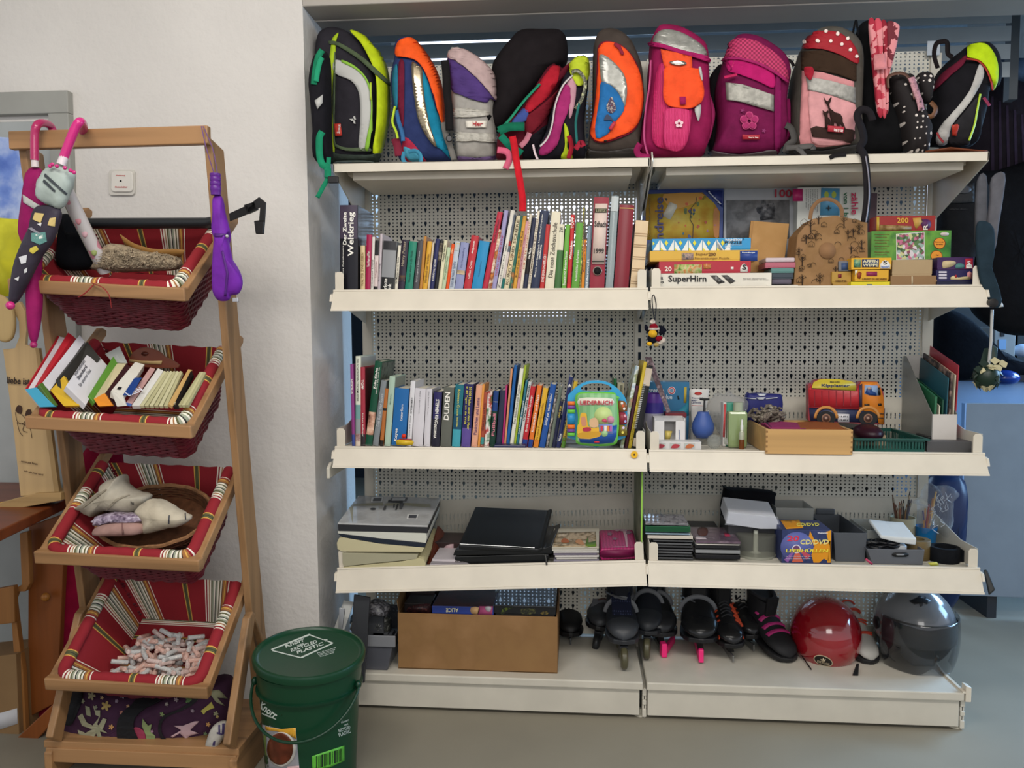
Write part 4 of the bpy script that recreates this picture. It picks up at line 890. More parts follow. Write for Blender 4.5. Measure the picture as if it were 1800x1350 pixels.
# 12 dotted pouch
T,b=bag('black drawstring pouch with white dots slumped before the black bag',C_,'1160 762 1120 620 1085 520 1058 420 1062 360 1100 338 1150 342 1190 370 1215 470 1250 560 1282 640 1284 690 1262 770 1210 776',.04,.12,mat('1e191a',.8,'dots',dc='d8cfc8',nscale=62,ys=.05,r=.33,rnd=.35),'pouch','drawstring_pouch',p=2.6,wob=.02)
b2=puff(pts(C_,'1215 350 1260 332 1298 350 1300 430 1280 500 1250 490 1225 430'),.07,.06,2.4); b2.build('dotted_top',mat('1e191a',.8,'dots',dc='d8cfc8',nscale=62,ys=.05,r=.33,rnd=.35),T,smooth=60)
Rb(T,C_,'brown_handle','1060 420 1060 360 1110 338 1160 350 1190 410 1205 480',5,.03,mat('5a3c30',.5))
Rb(T,C_,'floral_scarf','1185 360 1205 420 1230 490 1240 540',11,.028,pm('8a6468','c08a94','3a3030',n=70))
Rb(T,C_,'tan_loop','1290 495 1318 530 1300 570 1255 574',8,.05,mat('6a4428',.5))
# 13 black neon rucksack
T,b=bag('black rucksack with neon yellow hood and white band, at the end of the topmost shelf',C_,'1272 722 1288 600 1300 440 1345 320 1400 260 1450 222 1500 187 1580 184 1632 240 1650 330 1636 420 1580 440 1560 560 1525 690 1502 740 1340 738',.08,.17,mat('19181c',.85,'fabric',bs=40),'rucksack','rucksack',p=3)
D(T,b,C_,'neon_hood','1490 245 1500 198 1580 186 1630 242 1648 322 1640 410 1630 432 1618 380 1590 312 1550 272 1495 258',mat('b4d21a',.6,'fabric'),.010)
Rb(T,C_,'hood_piping','1486 258 1550 270 1592 312 1620 380 1630 430',2.6,.07,mat('a82a20',.5))
D(T,b,C_,'white_band','1552 292 1576 322 1568 380 1500 500 1402 622 1380 715 1322 712 1346 632 1430 530 1502 430',mat('b4b2ae',.6,'fabric'),.006)
D(T,b,C_,'maroon_panel','1300 440 1350 352 1440 280 1488 244 1470 292 1402 352 1332 420',fab('641c30'),.006)
D(T,b,C_,'grey_pocket','1400 640 1480 540 1545 470 1540 560 1510 680 1490 725 1390 718',fab('2c2b2e'),.006)
D(T,b,C_,'red_tag','1402 620 1430 614 1440 622 1426 676 1402 672',mat('b03424',.5),.011,0)
Rb(T,C_,'neon_piping','1562 450 1545 540 1530 620 1500 705',3,.07,mat('b4cf2a',.6))
Rb(T,C_,'carry_loop','1330 310 1310 240 1320 180 1350 165 1380 170 1385 230 1410 250',8,.1,fab('1c1718'))
Rb(T,C_,'magenta_cord','1580 470 1598 495 1612 515',5,.07,mat('8a2044',.5))
Rb(T,C_,'red_zip_cord','1325 660 1340 690 1362 715',3,.06,mat('8c1c20',.5))
o=MB().loft([[at(*C_(x,y),Yy) for x,y in ((1262,738),(1400,742),(1540,748),(1602,757))] for Yy in (.0,.2)],cap=False,closed=False)
for v in o.v: v.z=TOPZ+.004+.006*math.sin(v.x*30)
o=o.build('leather_sheet',mat('6a3418',.45),solid=.004,smooth=True); tag(o,'flat brown leather piece lying under the neon hooded rucksack','leather piece')
# folded paper tag sticking up behind
o=MB().box(at(1628,120,.36).x,at(1650,120,.36).x,.355,.358,at(1630,98,.36).z,at(1630,73,.36).z).build('paper_tag',mat('b4bcc4',.6)); tag(o,'small pale paper tag on the perforated panel top behind the neon hooded rucksack','tag')
# ================================================================ LOOSE THINGS ON THE SHELVES
ident=lambda x,y:(x,y)
def pbox(T,name,x0,y0,x1,Y,dp,zb,m,bevel=.002,y1=None,rot=0):
    """box whose front face spans pixels x0..x1 with its top edge at y0, standing at height zb"""
    a=at(x0,y0,Y); b=at(x1,y0,Y); mb=MB()
    if rot: c=Vector(((a.x+b.x)/2,Y,zb)); mb.X=Matrix.Translation(c)@Matrix.Rotation(math.radians(rot),4,'Z')@Matrix.Translation(-c)
    mb.box(a.x,b.x,Y,Y+dp,zb,a.z if y1 is None else max(a.z,zb+.001)); o=mb.build(name,m,T,bevel=bevel); o_=(a.x,b.x,zb,a.z); return mb
def TH(name,label,cat,px,Y,z,group=None):
    return thing(name,label,cat,(at(px,600,Y).x,Y,z),group)
def dec(T,name,z,s,Y,m,off=.001,n=0,solid=.0008): return decal(T,name,pts(z,s),Y,m,off,n,solid)
E_=Z(1110,310,5.294); G_=Z(1400,310,4.355); S2=1.384
GP='boxed jigsaws and games on the upper right shelf'
def gamebox(label,z,x0,ytop,x1,ybot,Y,dp,col,cat='game box',name='game_box',zb=None,bevel=.001,rot=0,group=GP,m=None):
    a=z(x0,ytop);b=z(x1,ybot); P=at(a[0],a[1],Y);Q=at(b[0],b[1],Y)
    zb=Q.z if zb is None else zb; T=thing(name,label,cat,((P.x+Q.x)/2,Y,zb),group); mb=MB()
    if rot: c=Vector(((P.x+Q.x)/2,Y,zb)); mb.X=Matrix.Translation(c)@Matrix.Rotation(math.radians(rot),4,'Z')@Matrix.Translation(-c)
    h=P.z-zb; mb.box(P.x+.001,Q.x-.001,Y+.001,Y+dp-.001,zb,zb+h*.5); mb.build('box_base',m or mat(col,.4),T)
    mb2=MB(); mb2.X=mb.X; mb2.box(P.x,Q.x,Y,Y+dp,zb+h*.12,P.z); mb2.build('box_lid',m or mat(col,.4),T,bevel=bevel); return T,mb2
# large jigsaw boxes standing upright at the back
T,b=gamebox('large yellow map game box with dark blue border standing at the back',E_,112,125,850,590,.30,.05,'243a78',zb=S2)
dec(T,'map_picture',E_,'132 165 660 150 770 250 822 330 815 590 132 590',.30,mat('c0a02c',.45,'melange',cs=('c8ab35','bf8f3a','c9b04a','b8862e'),nscale=9),.002)
dec(T,'map_region',E_,'300 165 640 155 660 200 560 260 430 300 330 260',.30,mat('c08a34',.45),.003,2)
dec(T,'map_region',E_,'770 300 815 330 812 560 770 560 760 420',.30,mat('a4682c',.45),.003,2)
dec(T,'corner_banner',E_,'690 130 848 130 848 290',.30,mat('23306e',.4),.004)
text(T,'Ravensburger',*E_(708,150),4.2,mat('dfe2e8'),.296,w=32,ang=-45)
text(T,'ndreise',*E_(297,585),15.5,mat('3f3d66'),.296,w=74,ang=90)
text(T,'Deutschland entdecken',*E_(176,560),3.5,mat('7a6a34'),.296,w=68,ang=90)
dec(T,'luggage_label',E_,'355 238 420 262 425 285 365 398 345 398 295 368 296 350',.30,mat('d8d2c0',.5),.004)
rng=random.Random(5)
for k in range(30):
    x=rng.uniform(320,800);y=rng.uniform(190,560); r=rng.uniform(6,22)
    if x>690 and y<300: continue
    dec(T,'map_drawing',E_,' '.join('%f %f'%(x+r*rng.uniform(.5,1)*math.cos(q*PI/3.5),y+r*rng.uniform(.6,1.2)*math.sin(q*PI/3.5)) for q in range(7)),.30,mat(rng.choice(['3a4a7a','a0482a','5a6a3a','3a3a34','8a5a8a','c05a30','2a5a6a']),.5),.0035)
o=MB().tube([at(*E_(x,y),.295) for x,y in ((610,190),(600,240),(560,290),(545,400),(575,450),(570,580))],.0011,5).build('map_route',mat('3a3a44'),T)
T,b=gamebox('grey 1000 piece jigsaw box with black and white photograph standing at the back',E_,862,118,1530,590,.31,.045,'9c9ea2',zb=S2)
dec(T,'box_photo',E_,'882 222 1470 218 1470 580 882 580',.31,mat('7a7a7c',.4,'melange',cs=('8f8f90','6a6a6c','8a8a8c','767678'),nscale=14),.002)
dec(T,'photo_figure',E_,'1160 300 1185 270 1205 262 1210 220 1250 218 1255 262 1290 250 1320 246 1340 300 1330 345 1340 400 1200 410 1190 350 1170 335',.31,mat('333335',.4,'melange',cs=('2c2c2e','55565a','8a8a8c'),nscale=60),.003)
text(T,'1000',*E_(1335,195),14,mat('a01c34'),.307,w=41,ang=0)
T,b=gamebox('white counting game box with pink and blue fields behind the brown paper bag',G_,10,85,510,330,.26,.05,'c4c6c0',zb=S2)
dec(T,'pink_field',G_,'-28 95 48 95 48 190 -28 190',.26,mat('a82460',.4),.002)
dec(T,'blue_field',G_,'190 88 330 92 330 298 180 298',.26,mat('5a9ac0',.4),.002)
for cx in (230,287): dec(T,'green_pear',G_,' '.join('%f %f'%(cx+18*math.cos(q*PI/6),140+26*math.sin(q*PI/6)) for q in range(12)),.26,mat('9aa83a'),.003)
text(T,'+',*G_(228,262),9,mat('1c1c20'),.257)
text(T,'zähle',*G_(420,122),12,mat('b0204c'),.257,w=39,ang=-90)
text(T,'von 1 bis',*G_(362,122),8.5,mat('1f5a3c'),.257,w=50,ang=-90)
merge_text(T,[('Lernspiel zum Zählen',*G_(70+i*17,100),2.2,32+4*(i%3),-90) for i in range(6)],mat('4a4a4a'),.257)
T,b=gamebox('tall dark purple narrow box beside the hanging strap',G_,548,128,612,410,.25,.06,'37202c',zb=S2)
# lying stack on the left
T,b=gamebox('white board game box with black title, lowest of the left stack',E_,240,905,1303,1018,.02,.26,'d8d3c6',zb=S2+.001)
text(T,'SuperHirn',*E_(343,1000),15,mat('1b1a1c'),.02,w=67,off=.002)
dec(T,'game_photo',E_,'730 922 790 920 870 985 810 1002',.02,mat('8a8886',.4,'melange',cs=('9a9896','5a5856','2a2a2a'),nscale=120),.001)
dec(T,'game_photo',E_,'835 920 890 918 970 975 920 1000',.02,mat('5a5856',.4,'melange',cs=('3a3836','5a5856','2a2a2a'),nscale=120),.001)
merge_text(T,[('Parker Spielwaren',*E_(1040,955),1.4,40,0),('ein Denkspiel für zwei',*E_(1040,965),1.4,44,0)],mat('5a5a5a'),.02,.002)
merge_text(T,[('KER',*E_(243,962),5,10,0),('>>>',*E_(243,998),5,11,0)],mat('26242a'),.02,.002)
zt1=at(*E_(240,905),.02).z
T,b=gamebox('crimson jigsaw box with farm picture and white 20, second of the left stack',E_,258,793,1110,912,.025,.24,'aa2234',zb=zt1+.001)
text(T,'20',*E_(310,882),8,mat('f0e8d8'),.025,w=12,off=.002)
dec(T,'farm_picture',E_,'397 822 655 818 655 905 397 910',.025,mat('6a8a3c',.4,'melange',cs=('4e7a34','9aae5c','c8b88a','c87a3a','88a060'),nscale=60),.001)
dec(T,'small_picture',E_,'668 815 742 812 740 860 668 862',.025,mat('c8a070',.4,'melange',cs=('e0c890','b05a30','d8a05a'),nscale=150),.001)
dec(T,'maker_sign',E_,'1012 890 1012 850 1030 822 1048 810 1066 822 1082 850 1082 888',.025,mat('e0dcd4'),.001)
text(T,'S',*E_(1030,868),9,mat('26221f'),.025,w=8,off=.003)
dec(T,'white_square',E_,'925 842 950 842 950 865 925 865',.025,mat('e0dcd4'),.001)
zt2=at(*E_(258,793),.025).z
T,b=gamebox('mustard yellow jigsaw box with blue end, third of the left stack',E_,172,694,1175,805,.03,.22,'d2a63a',zb=zt2+.001)
dec(T,'blue_end',E_,'1010 692 1174 690 1172 788 1010 792',.03,mat('2c4488',.4),.001)
text(T,'Ravensburger',*E_(1030,716),2.6,mat('e4e6ea'),.03,w=23,off=.003)
merge_text(T,[('Super',*E_(597,742),6,22,0),('Ravensburger Puzzle',*E_(590,775),4.4,61,0)],mat('8a6426'),.03,.002)
text(T,'200',*E_(716,742),6.2,mat('6a4420'),.03,w=13,off=.002)
dec(T,'castle_picture',E_,'468 714 576 712 576 775 468 778',.03,mat('8a7a70',.4,'melange',cs=('4a5060','b89a8a','6a6a60'),nscale=90),.001)
zt3=at(*E_(172,694),.03).z
T,b=gamebox('light blue jigsaw box with white triangles, top of the left stack',E_,192,582,1110,695,.035,.2,'2a8cc0',zb=zt3+.001)
for k in range(5):
    x=268+131*k
    dec(T,'white_triangle',E_,f'{x+3} 592 {x+60} 690 {x+3} 690',.035,mat('e4e4dc'),.001)
    dec(T,'white_triangle',E_,f'{x+128} 590 {x+128} 690 {x+72} 690',.035,mat('e4e4dc'),.001)
    dec(T,'yellow_triangle',E_,f'{x+3} 660 {x+3} 690 {x+30} 690',.035,mat('e0d040'),.002)
    dec(T,'yellow_diamond',E_,f'{x+56} 595 {x+74} 620 {x+56} 645 {x+40} 620',.035,mat('e0d434'),.002)
dec(T,'white_triangle',E_,'200 690 262 690 262 592',.035,mat('e4e4dc'),.001)
dec(T,'yellow_diamond',E_,'198 608 216 625 198 642',.035,mat('e0d434'),.002)
dec(T,'white_triangle',E_,'795 585 862 690 795 690',.035,mat('e4e4dc'),.001)
text(T,'WINNETOU',*E_(868,602),4.2,mat('dfe6ea'),.035,w=30,off=.002); text(T,'2',*E_(1036,592),3.2,mat('16242c'),.035,off=.002)
text(T,'PUZZLE',*E_(868,628),4.6,mat('16242c'),.035,w=30,off=.002)
merge_text(T,[('ein großes Puzzlespiel',*E_(868,642),1.6,30,0),('64 Teile',*E_(868,662),2.4,12,0)],mat('d0dce4'),.035,.002)
# leaning cardboard book and thin parcel behind
def quadbox(T,name,P,Y0,Y1,th,m,bevel=.001):
    """leaning sheet: pixel quad (bl,br,tr,tl), bottom edge at Y0, top edge at Y1"""
    f=[at(*P[0],Y0),at(*P[1],Y0),at(*P[2],Y1),at(*P[3],Y1)]; nrm=(f[1]-f[0]).cross(f[3]-f[0]).normalized()
    if nrm.y<0: nrm=-nrm
    return MB().extrude(f,nrm*th).build(name,m,T,bevel=bevel)
T=TH('cardboard_folder','plain tan cardboard folder leaning behind the jigsaw stack','folder',1350,.14,S2)
quadbox(T,'folder_cover',[E_(1075,890),E_(1410,890),E_(1468,440),E_(1115,412)],.16,.24,.016,mat('b48a56',.75,'melange',cs=('b48a56','ae8450','ba905c'),nscale=12))
quadbox(T,'folder_spine',[E_(1062,885),E_(1082,885),E_(1136,414),E_(1112,410)],.158,.236,.018,mat('a87e4c',.75))
# little tins
cols=[('c8b8bc','pearly white',1250,757,1520,797),('b06070','rose pink',1245,800,1528,852),('5a8480','teal',1300,853,1514,900),('38424c','dark slate',1308,900,1508,955),('5a5462','grey violet',1308,955,1490,1002)]
for c,n,x0,y0,x1,y1 in cols:
    T,b=gamebox(f'small {n} tin in the little pile left of the brown paper bag',E_,x0,y0,x1,y1,.05,.10,c,cat='tin',name='small_tin',bevel=.003,group='small tins piled before the tan folder',zb=max(S2+.013,at(*E_(x0,y1),.05).z+.0005))
T,b=gamebox('thin white booklet lying on the rail edge below the small tins',E_,1262,1012,1550,1028,.012,.15,'d2d0c8',cat='booklet',name='booklet',zb=S2,group=None)
# brown paper bag
T=TH('paper_bag','brown printed paper carrier bag with round plain patch and loop handle','bag',1455,.07,S2)
o=[G_(-20,845),G_(0,700),G_(-5,560),G_(10,440),G_(60,380),G_(90,350),G_(130,320),G_(300,300),G_(540,352),G_(548,500),G_(520,640),G_(420,700),G_(300,845)]
kraft=mat('96724c',.8,'melange',cs=('9c7850','8a6842','967250'),nscale=10)
FP=[at(x,y,.07) for i,(x,y) in enumerate([G_(-22,845),G_(545,845),G_(548,600),G_(545,352),G_(470,330),G_(300,300),G_(130,322),G_(60,385),G_(8,450),G_(-10,640)])]
for v in FP: v.z=max(v.z,S2)
mb=MB().extrude(FP,(0,.11,0)); bag_=mb; mb.build('bag_body',kraft,T,bevel=.003)
MB().tube(smooth_path([at(*G_(x,y),.07) for x,y in ((105,330),(120,250),(170,190),(235,175),(300,195),(345,250),(350,310))]),.006,6,flat=.45).build('bag_handle',mat('7c5a3a',.7),T,smooth=True)
dec(T,'round_patch',G_,' '.join('%f %f'%(238+63*math.cos(q*PI/14),568+63*math.sin(q*PI/14)) for q in range(28)),.066,mat('8f6a48',.8),.0,0)
INK=mat('2c2019',.8)
def tree(cx,cy,s):
    y=.066; L=lambda a,b,c,d,w:MBt.tube([at(*G_(cx+a*s,cy+b*s),y),at(*G_(cx+c*s,cy+d*s),y)],.0006*w,4)
    L(0,50,0,-30,2.2); 
    for a,b,c,d in ((0,0,22,-18),(0,5,-22,-16),(0,-15,16,-34),(0,-12,-15,-32),(22,-18,30,-32),(-22,-16,-30,-30),(22,-18,36,-18),(0,-30,6,-46),(0,-30,-7,-46)): L(a,b,c,d,1)
MBt=MB(); rng=random.Random(11)
for cx,cy,s in ((45,790,.9),(110,380,1),(20,580,.8),(180,780,.9),(170,330,.7),(365,345,.8),(480,400,.9),(45,650,.8),(395,440,.7),(435,425,.6),(300,720,.7),(75,480,.7),(500,520,.8),(420,560,.6),(150,460,.6)):
    tree(cx,cy,s)
for k in range(46):   # arcs and huts of the drawing
    cx=rng.uniform(5,525);cy=rng.uniform(350,820)
    if math.hypot(cx-238,cy-568)<85 or (cx>300 and cy>660): continue
    if k%2:
        r=rng.uniform(16,34); MBt.tube([at(*G_(cx+r*math.cos(a*PI/8),cy-r*math.sin(a*PI/8)),.066) for a in range(9)],.0006,4)
    else:
        w=rng.uniform(14,26); q=[(cx-w,cy),(cx-w,cy-w),(cx,cy-1.7*w),(cx+w,cy-w),(cx+w,cy),(cx-w,cy)]; MBt.tube([at(*G_(*p),.066) for p in q],.0006,4)
        for i in (-.4,.3): MBt.tube([at(*G_(cx+i*w,cy),.066),at(*G_(cx+i*w,cy-.6*w),.066)],.0008,4)
MBt.build('ink_drawing',INK,T)
# right hand piles
T,b=gamebox('green 200 piece flower jigsaw box standing behind the cardboard boxes',G_,575,420,1180,648,.17,.06,'3f7a30',zb=S2,m=mat('3f7a30',.4,'melange',cs=('2f6a2c','4c8c38','6aa040','37702e'),nscale=12))
dec(T,'garden_photo',G_,'762 440 980 425 982 636 764 640',.17,mat('d8d8d0'),.0012)
dec(T,'garden_photo',G_,'767 446 975 431 976 634 769 636',.17,mat('7a8a70',.4,'voro',cs=('8a4a5a','d8d0d4','5a7a4a','c0708a','3a5a3a','9ab0a8','c8c890'),nscale=110),.002)
for cx,cy in ((1095,512),(1072,610)):
    dec(T,'orange_disc',G_,' '.join('%f %f'%(cx+46*math.cos(q*PI/12),cy+44*math.sin(q*PI/12)) for q in range(24)),.17,mat('7a3018'),.0014)
    dec(T,'orange_disc',G_,' '.join('%f %f'%(cx+41*math.cos(q*PI/12),cy+39*math.sin(q*PI/12)) for q in range(24)),.17,mat('e0922c'),.002)
merge_text(T,[('Extremely',*G_(1062,508),2.2,15,0),('durable',*G_(1068,524),2.2,12,0),('Age',*G_(1066,608),2.4,6,0)],mat('5a2412'),.17,.003)
dec(T,'oval_sign',G_,' '.join('%f %f'%(1135+33*math.cos(q*PI/8),442+15*math.sin(q*PI/8)) for q in range(16)),.17,mat('dccfc8'),.002)
merge_text(T,[('Blumengarten in Park',*G_(600,450+45*i),2.4,26,0) for i in range(4)]+[('im Sommer am See',*G_(605,468+45*i),2,20,0) for i in range(4)],mat('8a4a2a'),.17,.002)
T,b=gamebox('red 200 piece jigsaw box lying on the green flower jigsaw',G_,612,305,1062,414,.19,.12,'9a2c28',zb=at(*G_(575,420),.17).z+.001)
text(T,'200',*G_(770,358),9.5,mat('d8a83a'),.19,w=20,off=.002)
dec(T,'dog_picture',G_,'890 320 950 315 968 345 940 378 915 405 900 370',.19,mat('c89a4a'),.001)
dec(T,'purple_piece',G_,'955 330 1020 335 1030 380 1000 410 965 395',.19,mat('5a2a5a'),.001,2)
dec(T,'stone_picture',G_,'640 370 880 380 880 412 640 412',.19,mat('8a6a3a',.4,'melange',cs=('5a3a20','a88a5a','7a5a30'),nscale=40),.001)
dec(T,'yellow_edge',G_,'614 310 634 310 634 412 614 412',.19,mat('c8a83c'),.001)
text(T,'R',*G_(1005,410),8,mat('e4dccf'),.19,w=10,ang=90,off=.002)
for lab,x0,y0,x1,y1,c,Y in (('bright yellow monkey seesaw game box, top of its small pile',421,625,727,713,'dba626',.03),('mustard yellow card game box, middle of the monkey game pile',448,716,705,802,'d2a02a',.035),('lemon yellow game box edge, lowest of the monkey game pile',418,808,716,842,'dccb28',.03)):
    T,b=gamebox(lab,G_,x0,y0,x1,y1,Y,.12,c,zb=max(S2,at(*G_(x0,y1),Y).z+.0005))
    if 'seesaw' in lab:
        dec(T,'blue_field',G_,'502 636 632 634 630 695 502 695',Y,mat('2a3c68'),.001); merge_text(T,[('AFFEN',*G_(508,662),5.2,27,0),('WIPPE',*G_(508,691),5.2,27,0)],mat('e0d8b0'),Y,.002)
        dec(T,'tree_picture',G_,'440 636 492 636 492 697 440 697',Y,mat('4a7a5a',.4,'melange',cs=('2a5a4a','6a9a7a','a0a86a'),nscale=90),.001)
        dec(T,'maker_sign',G_,'642 706 642 672 660 650 680 640 702 652 718 675 718 706',Y,mat('e4e0d8'),.001); text(T,'S',*G_(664,676),7,mat('26221f'),Y,w=7,off=.002)
        merge_text(T,[('Schmidt',*G_(648,693),2,14,0),('Spiele',*G_(652,703),2,11,0)],mat('3a6ac0'),Y,.002)
    elif 'mustard' in lab:
        dec(T,'monkey_picture',G_,'465 745 480 728 500 740 495 765 488 785 468 780',Y,mat('8a3a1c'),.001); dec(T,'red_sign',G_,'535 730 618 730 618 762 535 762',Y,mat('8a2a50'),.001); dec(T,'white_corner',G_,'449 718 470 718 449 760',Y,mat('e0dcd0'),.001)
        merge_text(T,[('KANNST DU RECHNEN?',*G_(505,792),3.2,43,0)],mat('5a3414'),Y,.002)
    else: dec(T,'blue_field',G_,'540 826 580 826 580 841 540 841',Y,mat('2a4a7a'),.001)
for lab,x0,y0,x1,y1,c in (('grey blue small game box leaning at the paper bag corner, upper one',325,650,418,725,'6c7078'),('ochre card game box set at an angle beside the paper bag',272,730,418,822,'b08a3a'),('ochre thin box under the angled card game beside the paper bag',280,818,416,842,'a8823a')):
    T,b=gamebox(lab,G_,x0,y0,x1,y1,.06,.1,c,zb=max(S2,at(*G_(x0,y1),.06).z+.0005),rot=0)
    if 'ochre card' in lab: dec(T,'red_sign',G_,'318 750 345 748 345 775 318 778',.06,mat('7a2a30'),.001); text(T,'HEKTIK',*G_(300,808),3,mat('5a3414'),.06,w=20,off=.002)
    if 'grey blue' in lab: dec(T,'blue_field',G_,'345 665 400 662 398 712 345 716',.06,mat('3a5078'),.001)
T,b=gamebox('plain light brown cardboard box, upper one between yellow and purple games',G_,735,640,1038,762,.045,.12,'a8906c',cat='box',name='cardboard_box',group='small plain cardboard boxes')
T,b=gamebox('flat brown cardboard box with pale paper strip, under the light brown box',G_,722,762,1076,835,.04,.14,'8c6c48',cat='box',name='cardboard_box',zb=S2,group='small plain cardboard boxes')
dec(T,'paper_strip',G_,'880 764 892 764 892 834 880 834',.04,mat('c0ac8c'),.001)
T,b=gamebox('purple game box with dog and frog pictures, top of the end pile',G_,1080,620,1355,712,.04,.13,'3c2050')
dec(T,'dog_picture',G_,'1118 655 1150 645 1205 648 1222 665 1190 690 1150 700 1120 702',.04,mat('c8b48c'),.001,2); dec(T,'frog_picture',G_,'1218 680 1240 665 1280 672 1285 700 1220 704',.04,mat('4a7a78'),.001,2)
dec(T,'maker_sign',G_,'1292 630 1350 628 1350 706 1292 706',.04,mat('b02238'),.001); dec(T,'maker_sign',G_,'1300 704 1300 680 1320 660 1343 680 1345 704',.04,mat('e0dcd4'),.002); text(T,'S',*G_(1308,682),8,mat('e8e4e0'),.037,w=6)
T,b=gamebox('dark indigo game box with sheep picture, middle of the end pile',G_,1070,718,1362,800,.04,.13,'24204e')
dec(T,'sheep_picture',G_,'1180 790 1200 760 1240 775 1310 765 1330 790',.04,mat('d0c090'),.001,2); dec(T,'red_heart',G_,'1210 760 1222 752 1232 765 1220 780',.04,mat('b03030'),.002)
for k in range(3): dec(T,'text_field',G_,f'1090 {726+22*k} 1150 {726+22*k} 1150 {740+22*k} 1090 {740+22*k}',.04,mat('c8c4d0'),.001)
dec(T,'pink_label',G_,'1308 738 1325 726 1342 738 1344 785 1306 785',.04,mat('d08a8c'),.001)
T,b=gamebox('thin black and blue box edge, lowest of the end pile',G_,1078,804,1410,832,.03,.13,'1c1c38',zb=S2)
# ---------------------------------------------------------------- shelf 3 right
H_=Z(1110,610,5.294); J_=Z(1400,570,4.5); S3=.872
def tub(mb,c,r0,r1,z0,z1,seg=28): mb.lathe([(r0*.9,z0),(r0,z0+.003),(r1,z1),(r1*.96,z1),(r0*.94,z0+.004)],c,seg)
T=TH('storage_cup','purple and blue two coloured plastic cup with pale base','cup',1148,.15,S3)
c=at(*H_(210,640),.17); rr=abs(at(*H_(305,600),.17).x-at(*H_(115,600),.17).x)/2; zA=at(*H_(210,435),.17).z; zB=at(*H_(210,520),.17).z; zC=at(*H_(210,620),.17).z
MB().lathe([(rr*1.0,zB-.001),(rr*1.02,zA-.004),(rr*.98,zA),(rr*.9,zA-.001),(rr*.9,zB)],(c.x,.2,0)).build('cup_lid',mat('5a3490',.35),T,smooth=True)
MB().lathe([(rr,zC),(rr*1.01,zB)],(c.x,.2,0)).build('cup_body',mat('372c80',.35),T,smooth=True)
MB().lathe([(rr*.96,S3),(rr*1.03,zC-.004),(rr*1.03,zC)],(c.x,.2,0)).build('cup_base',mat('9a98a8',.35),T,smooth=True)
T,b=gamebox('blue box with white lettering and red ring behind the purple cup',H_,90,325,535,640,.27,.08,'2a6c94',cat='box',name='care_box',zb=S3,group=None)
dec(T,'sea_picture',H_,'360 600 440 590 500 540 532 480 532 638 360 638',.27,mat('1f8098'),.001,0)
for r_,c_ in ((36,'d8d4d8'),(31,'b02c34'),(22,'d8d4d8'),(17,'6a8aa0')): dec(T,'ring_sign',H_,' '.join('%f %f'%(374+r_*math.cos(q*PI/12),405+r_*math.sin(q*PI/12)) for q in range(24)),.27,mat(c_),.001+.0004*(36-r_)/4)
merge_text(T,[('creme',*H_(150,430),7,29,0),('blue',*H_(300,485),8,15,0)],mat('c8d4dc'),.27,.002)
dec(T,'yellow_band',H_,'490 375 515 370 510 520 485 520',.27,mat('b8a040'),.001)
dec(T,'bird_picture',H_,'425 455 435 450 448 485 432 490',.27,mat('16242c'),.001)
T=TH('metal_bar','worn pinkish metal bar leaning between spiral book and care box','bar',1160,.1,S3)
mb=MB().extrude([at(*H_(125,95),.2),at(*H_(185,90),.2),at(*H_(365,600),.1),at(*H_(330,612),.1)],(0,.006,0)); mb.build('bar_strip',pm('7a6468','4a3a44','a8949a',n=60),T)
T,b=gamebox('red and black flat phone box beside the care box',H_,318,612,512,655,.16,.06,'6a1c24',cat='box',name='flat_box',zb=at(*H_(318,655),.16).z,group=None); T.location
MB().box(at(*H_(318,655),.16).x,at(*H_(512,655),.16).x,.165,.215,S3,at(*H_(318,655),.16).z).build('box_support',mat('8a8c90',.5),T)
T=TH('medicine_box','white window carton with a yellow pouch inside, at the shelf joint','box',1178,.06,S3+.024)
a=at(*H_(215,690),.09); b_=at(*H_(500,690),.09); zt_=a.z; x0,x1=a.x,b_.x; zb=S3+.018; wA=at(*H_(305,700),.09).x; wB=at(*H_(412,700),.09).x
MB().box(x0,wA,.09,.092,zb,zt_).box(wB,x1,.09,.092,zb,zt_).box(wA,wB,.09,.092,zb,zb+.004).box(x0,x0+.002,.092,.16,zb,zt_+.01).box(x1-.002,x1,.092,.16,zb,zt_+.01).box(x0,x1,.158,.16,zb,zt_+.01).box(x0,x1,.092,.16,zb,zb+.002).extrude([(x0,.092,zt_),(x1,.092,zt_),(x1,.16,zt_+.01),(x0,.16,zt_+.01)],(0,0,.001)).build('carton',mat('d6d4d2',.6),T)
dec(T,'yellow_pouch',H_,'312 780 378 782 352 872 312 870',.11,mat('c8b460',.3),0,0,.01)
text(T,'Verbandstoff',*H_(450,870),2,mat('6a7aa0'),.09,w=19,ang=90,off=.002)
T,b=gamebox('flat white carton with three red pictures lying on the rail edge',H_,225,880,650,945,.03,.06,'d4d2d0',cat='box',name='flat_carton',zb=S3,group=None)
for cx,c1 in ((268,'a03040'),(408,'b03a44'),(540,'c06a40')):
    dec(T,'picture_panel',H_,f'{cx-50} 892 {cx+50} 892 {cx+50} 942 {cx-50} 942',.03,mat('b8bcb8'),.001)
    dec(T,'red_picture',H_,f'{cx-40} 940 {cx-15} 905 {cx+20} 905 {cx+42} 915 {cx+20} 940',.03,mat(c1),.002,2)
T=TH('lotion_tube','white body lotion tube standing on its cap with red oval badge','tube',1230,.2,S3)
mb=MB(); rg=[]
for t,(xa,xb,y) in zip((1,.8,.5,.2,0),((545,722,392),(548,718,450),(552,700,560),(558,660,700),(565,640,760))):
    A=at(*H_(xa,y),.24);B=at(*H_(xb,y),.24); w=(B.x-A.x)/2; d=w*(.9-.86*t); rg.append([Vector(((A.x+B.x)/2+w*math.cos(q*PI/10),.24+d*math.sin(q*PI/10),A.z)) for q in range(20)])
mb.loft(rg[::-1]); lt=mb; mb.build('tube_body',mat('cfcdc8',.3),T,smooth=50)
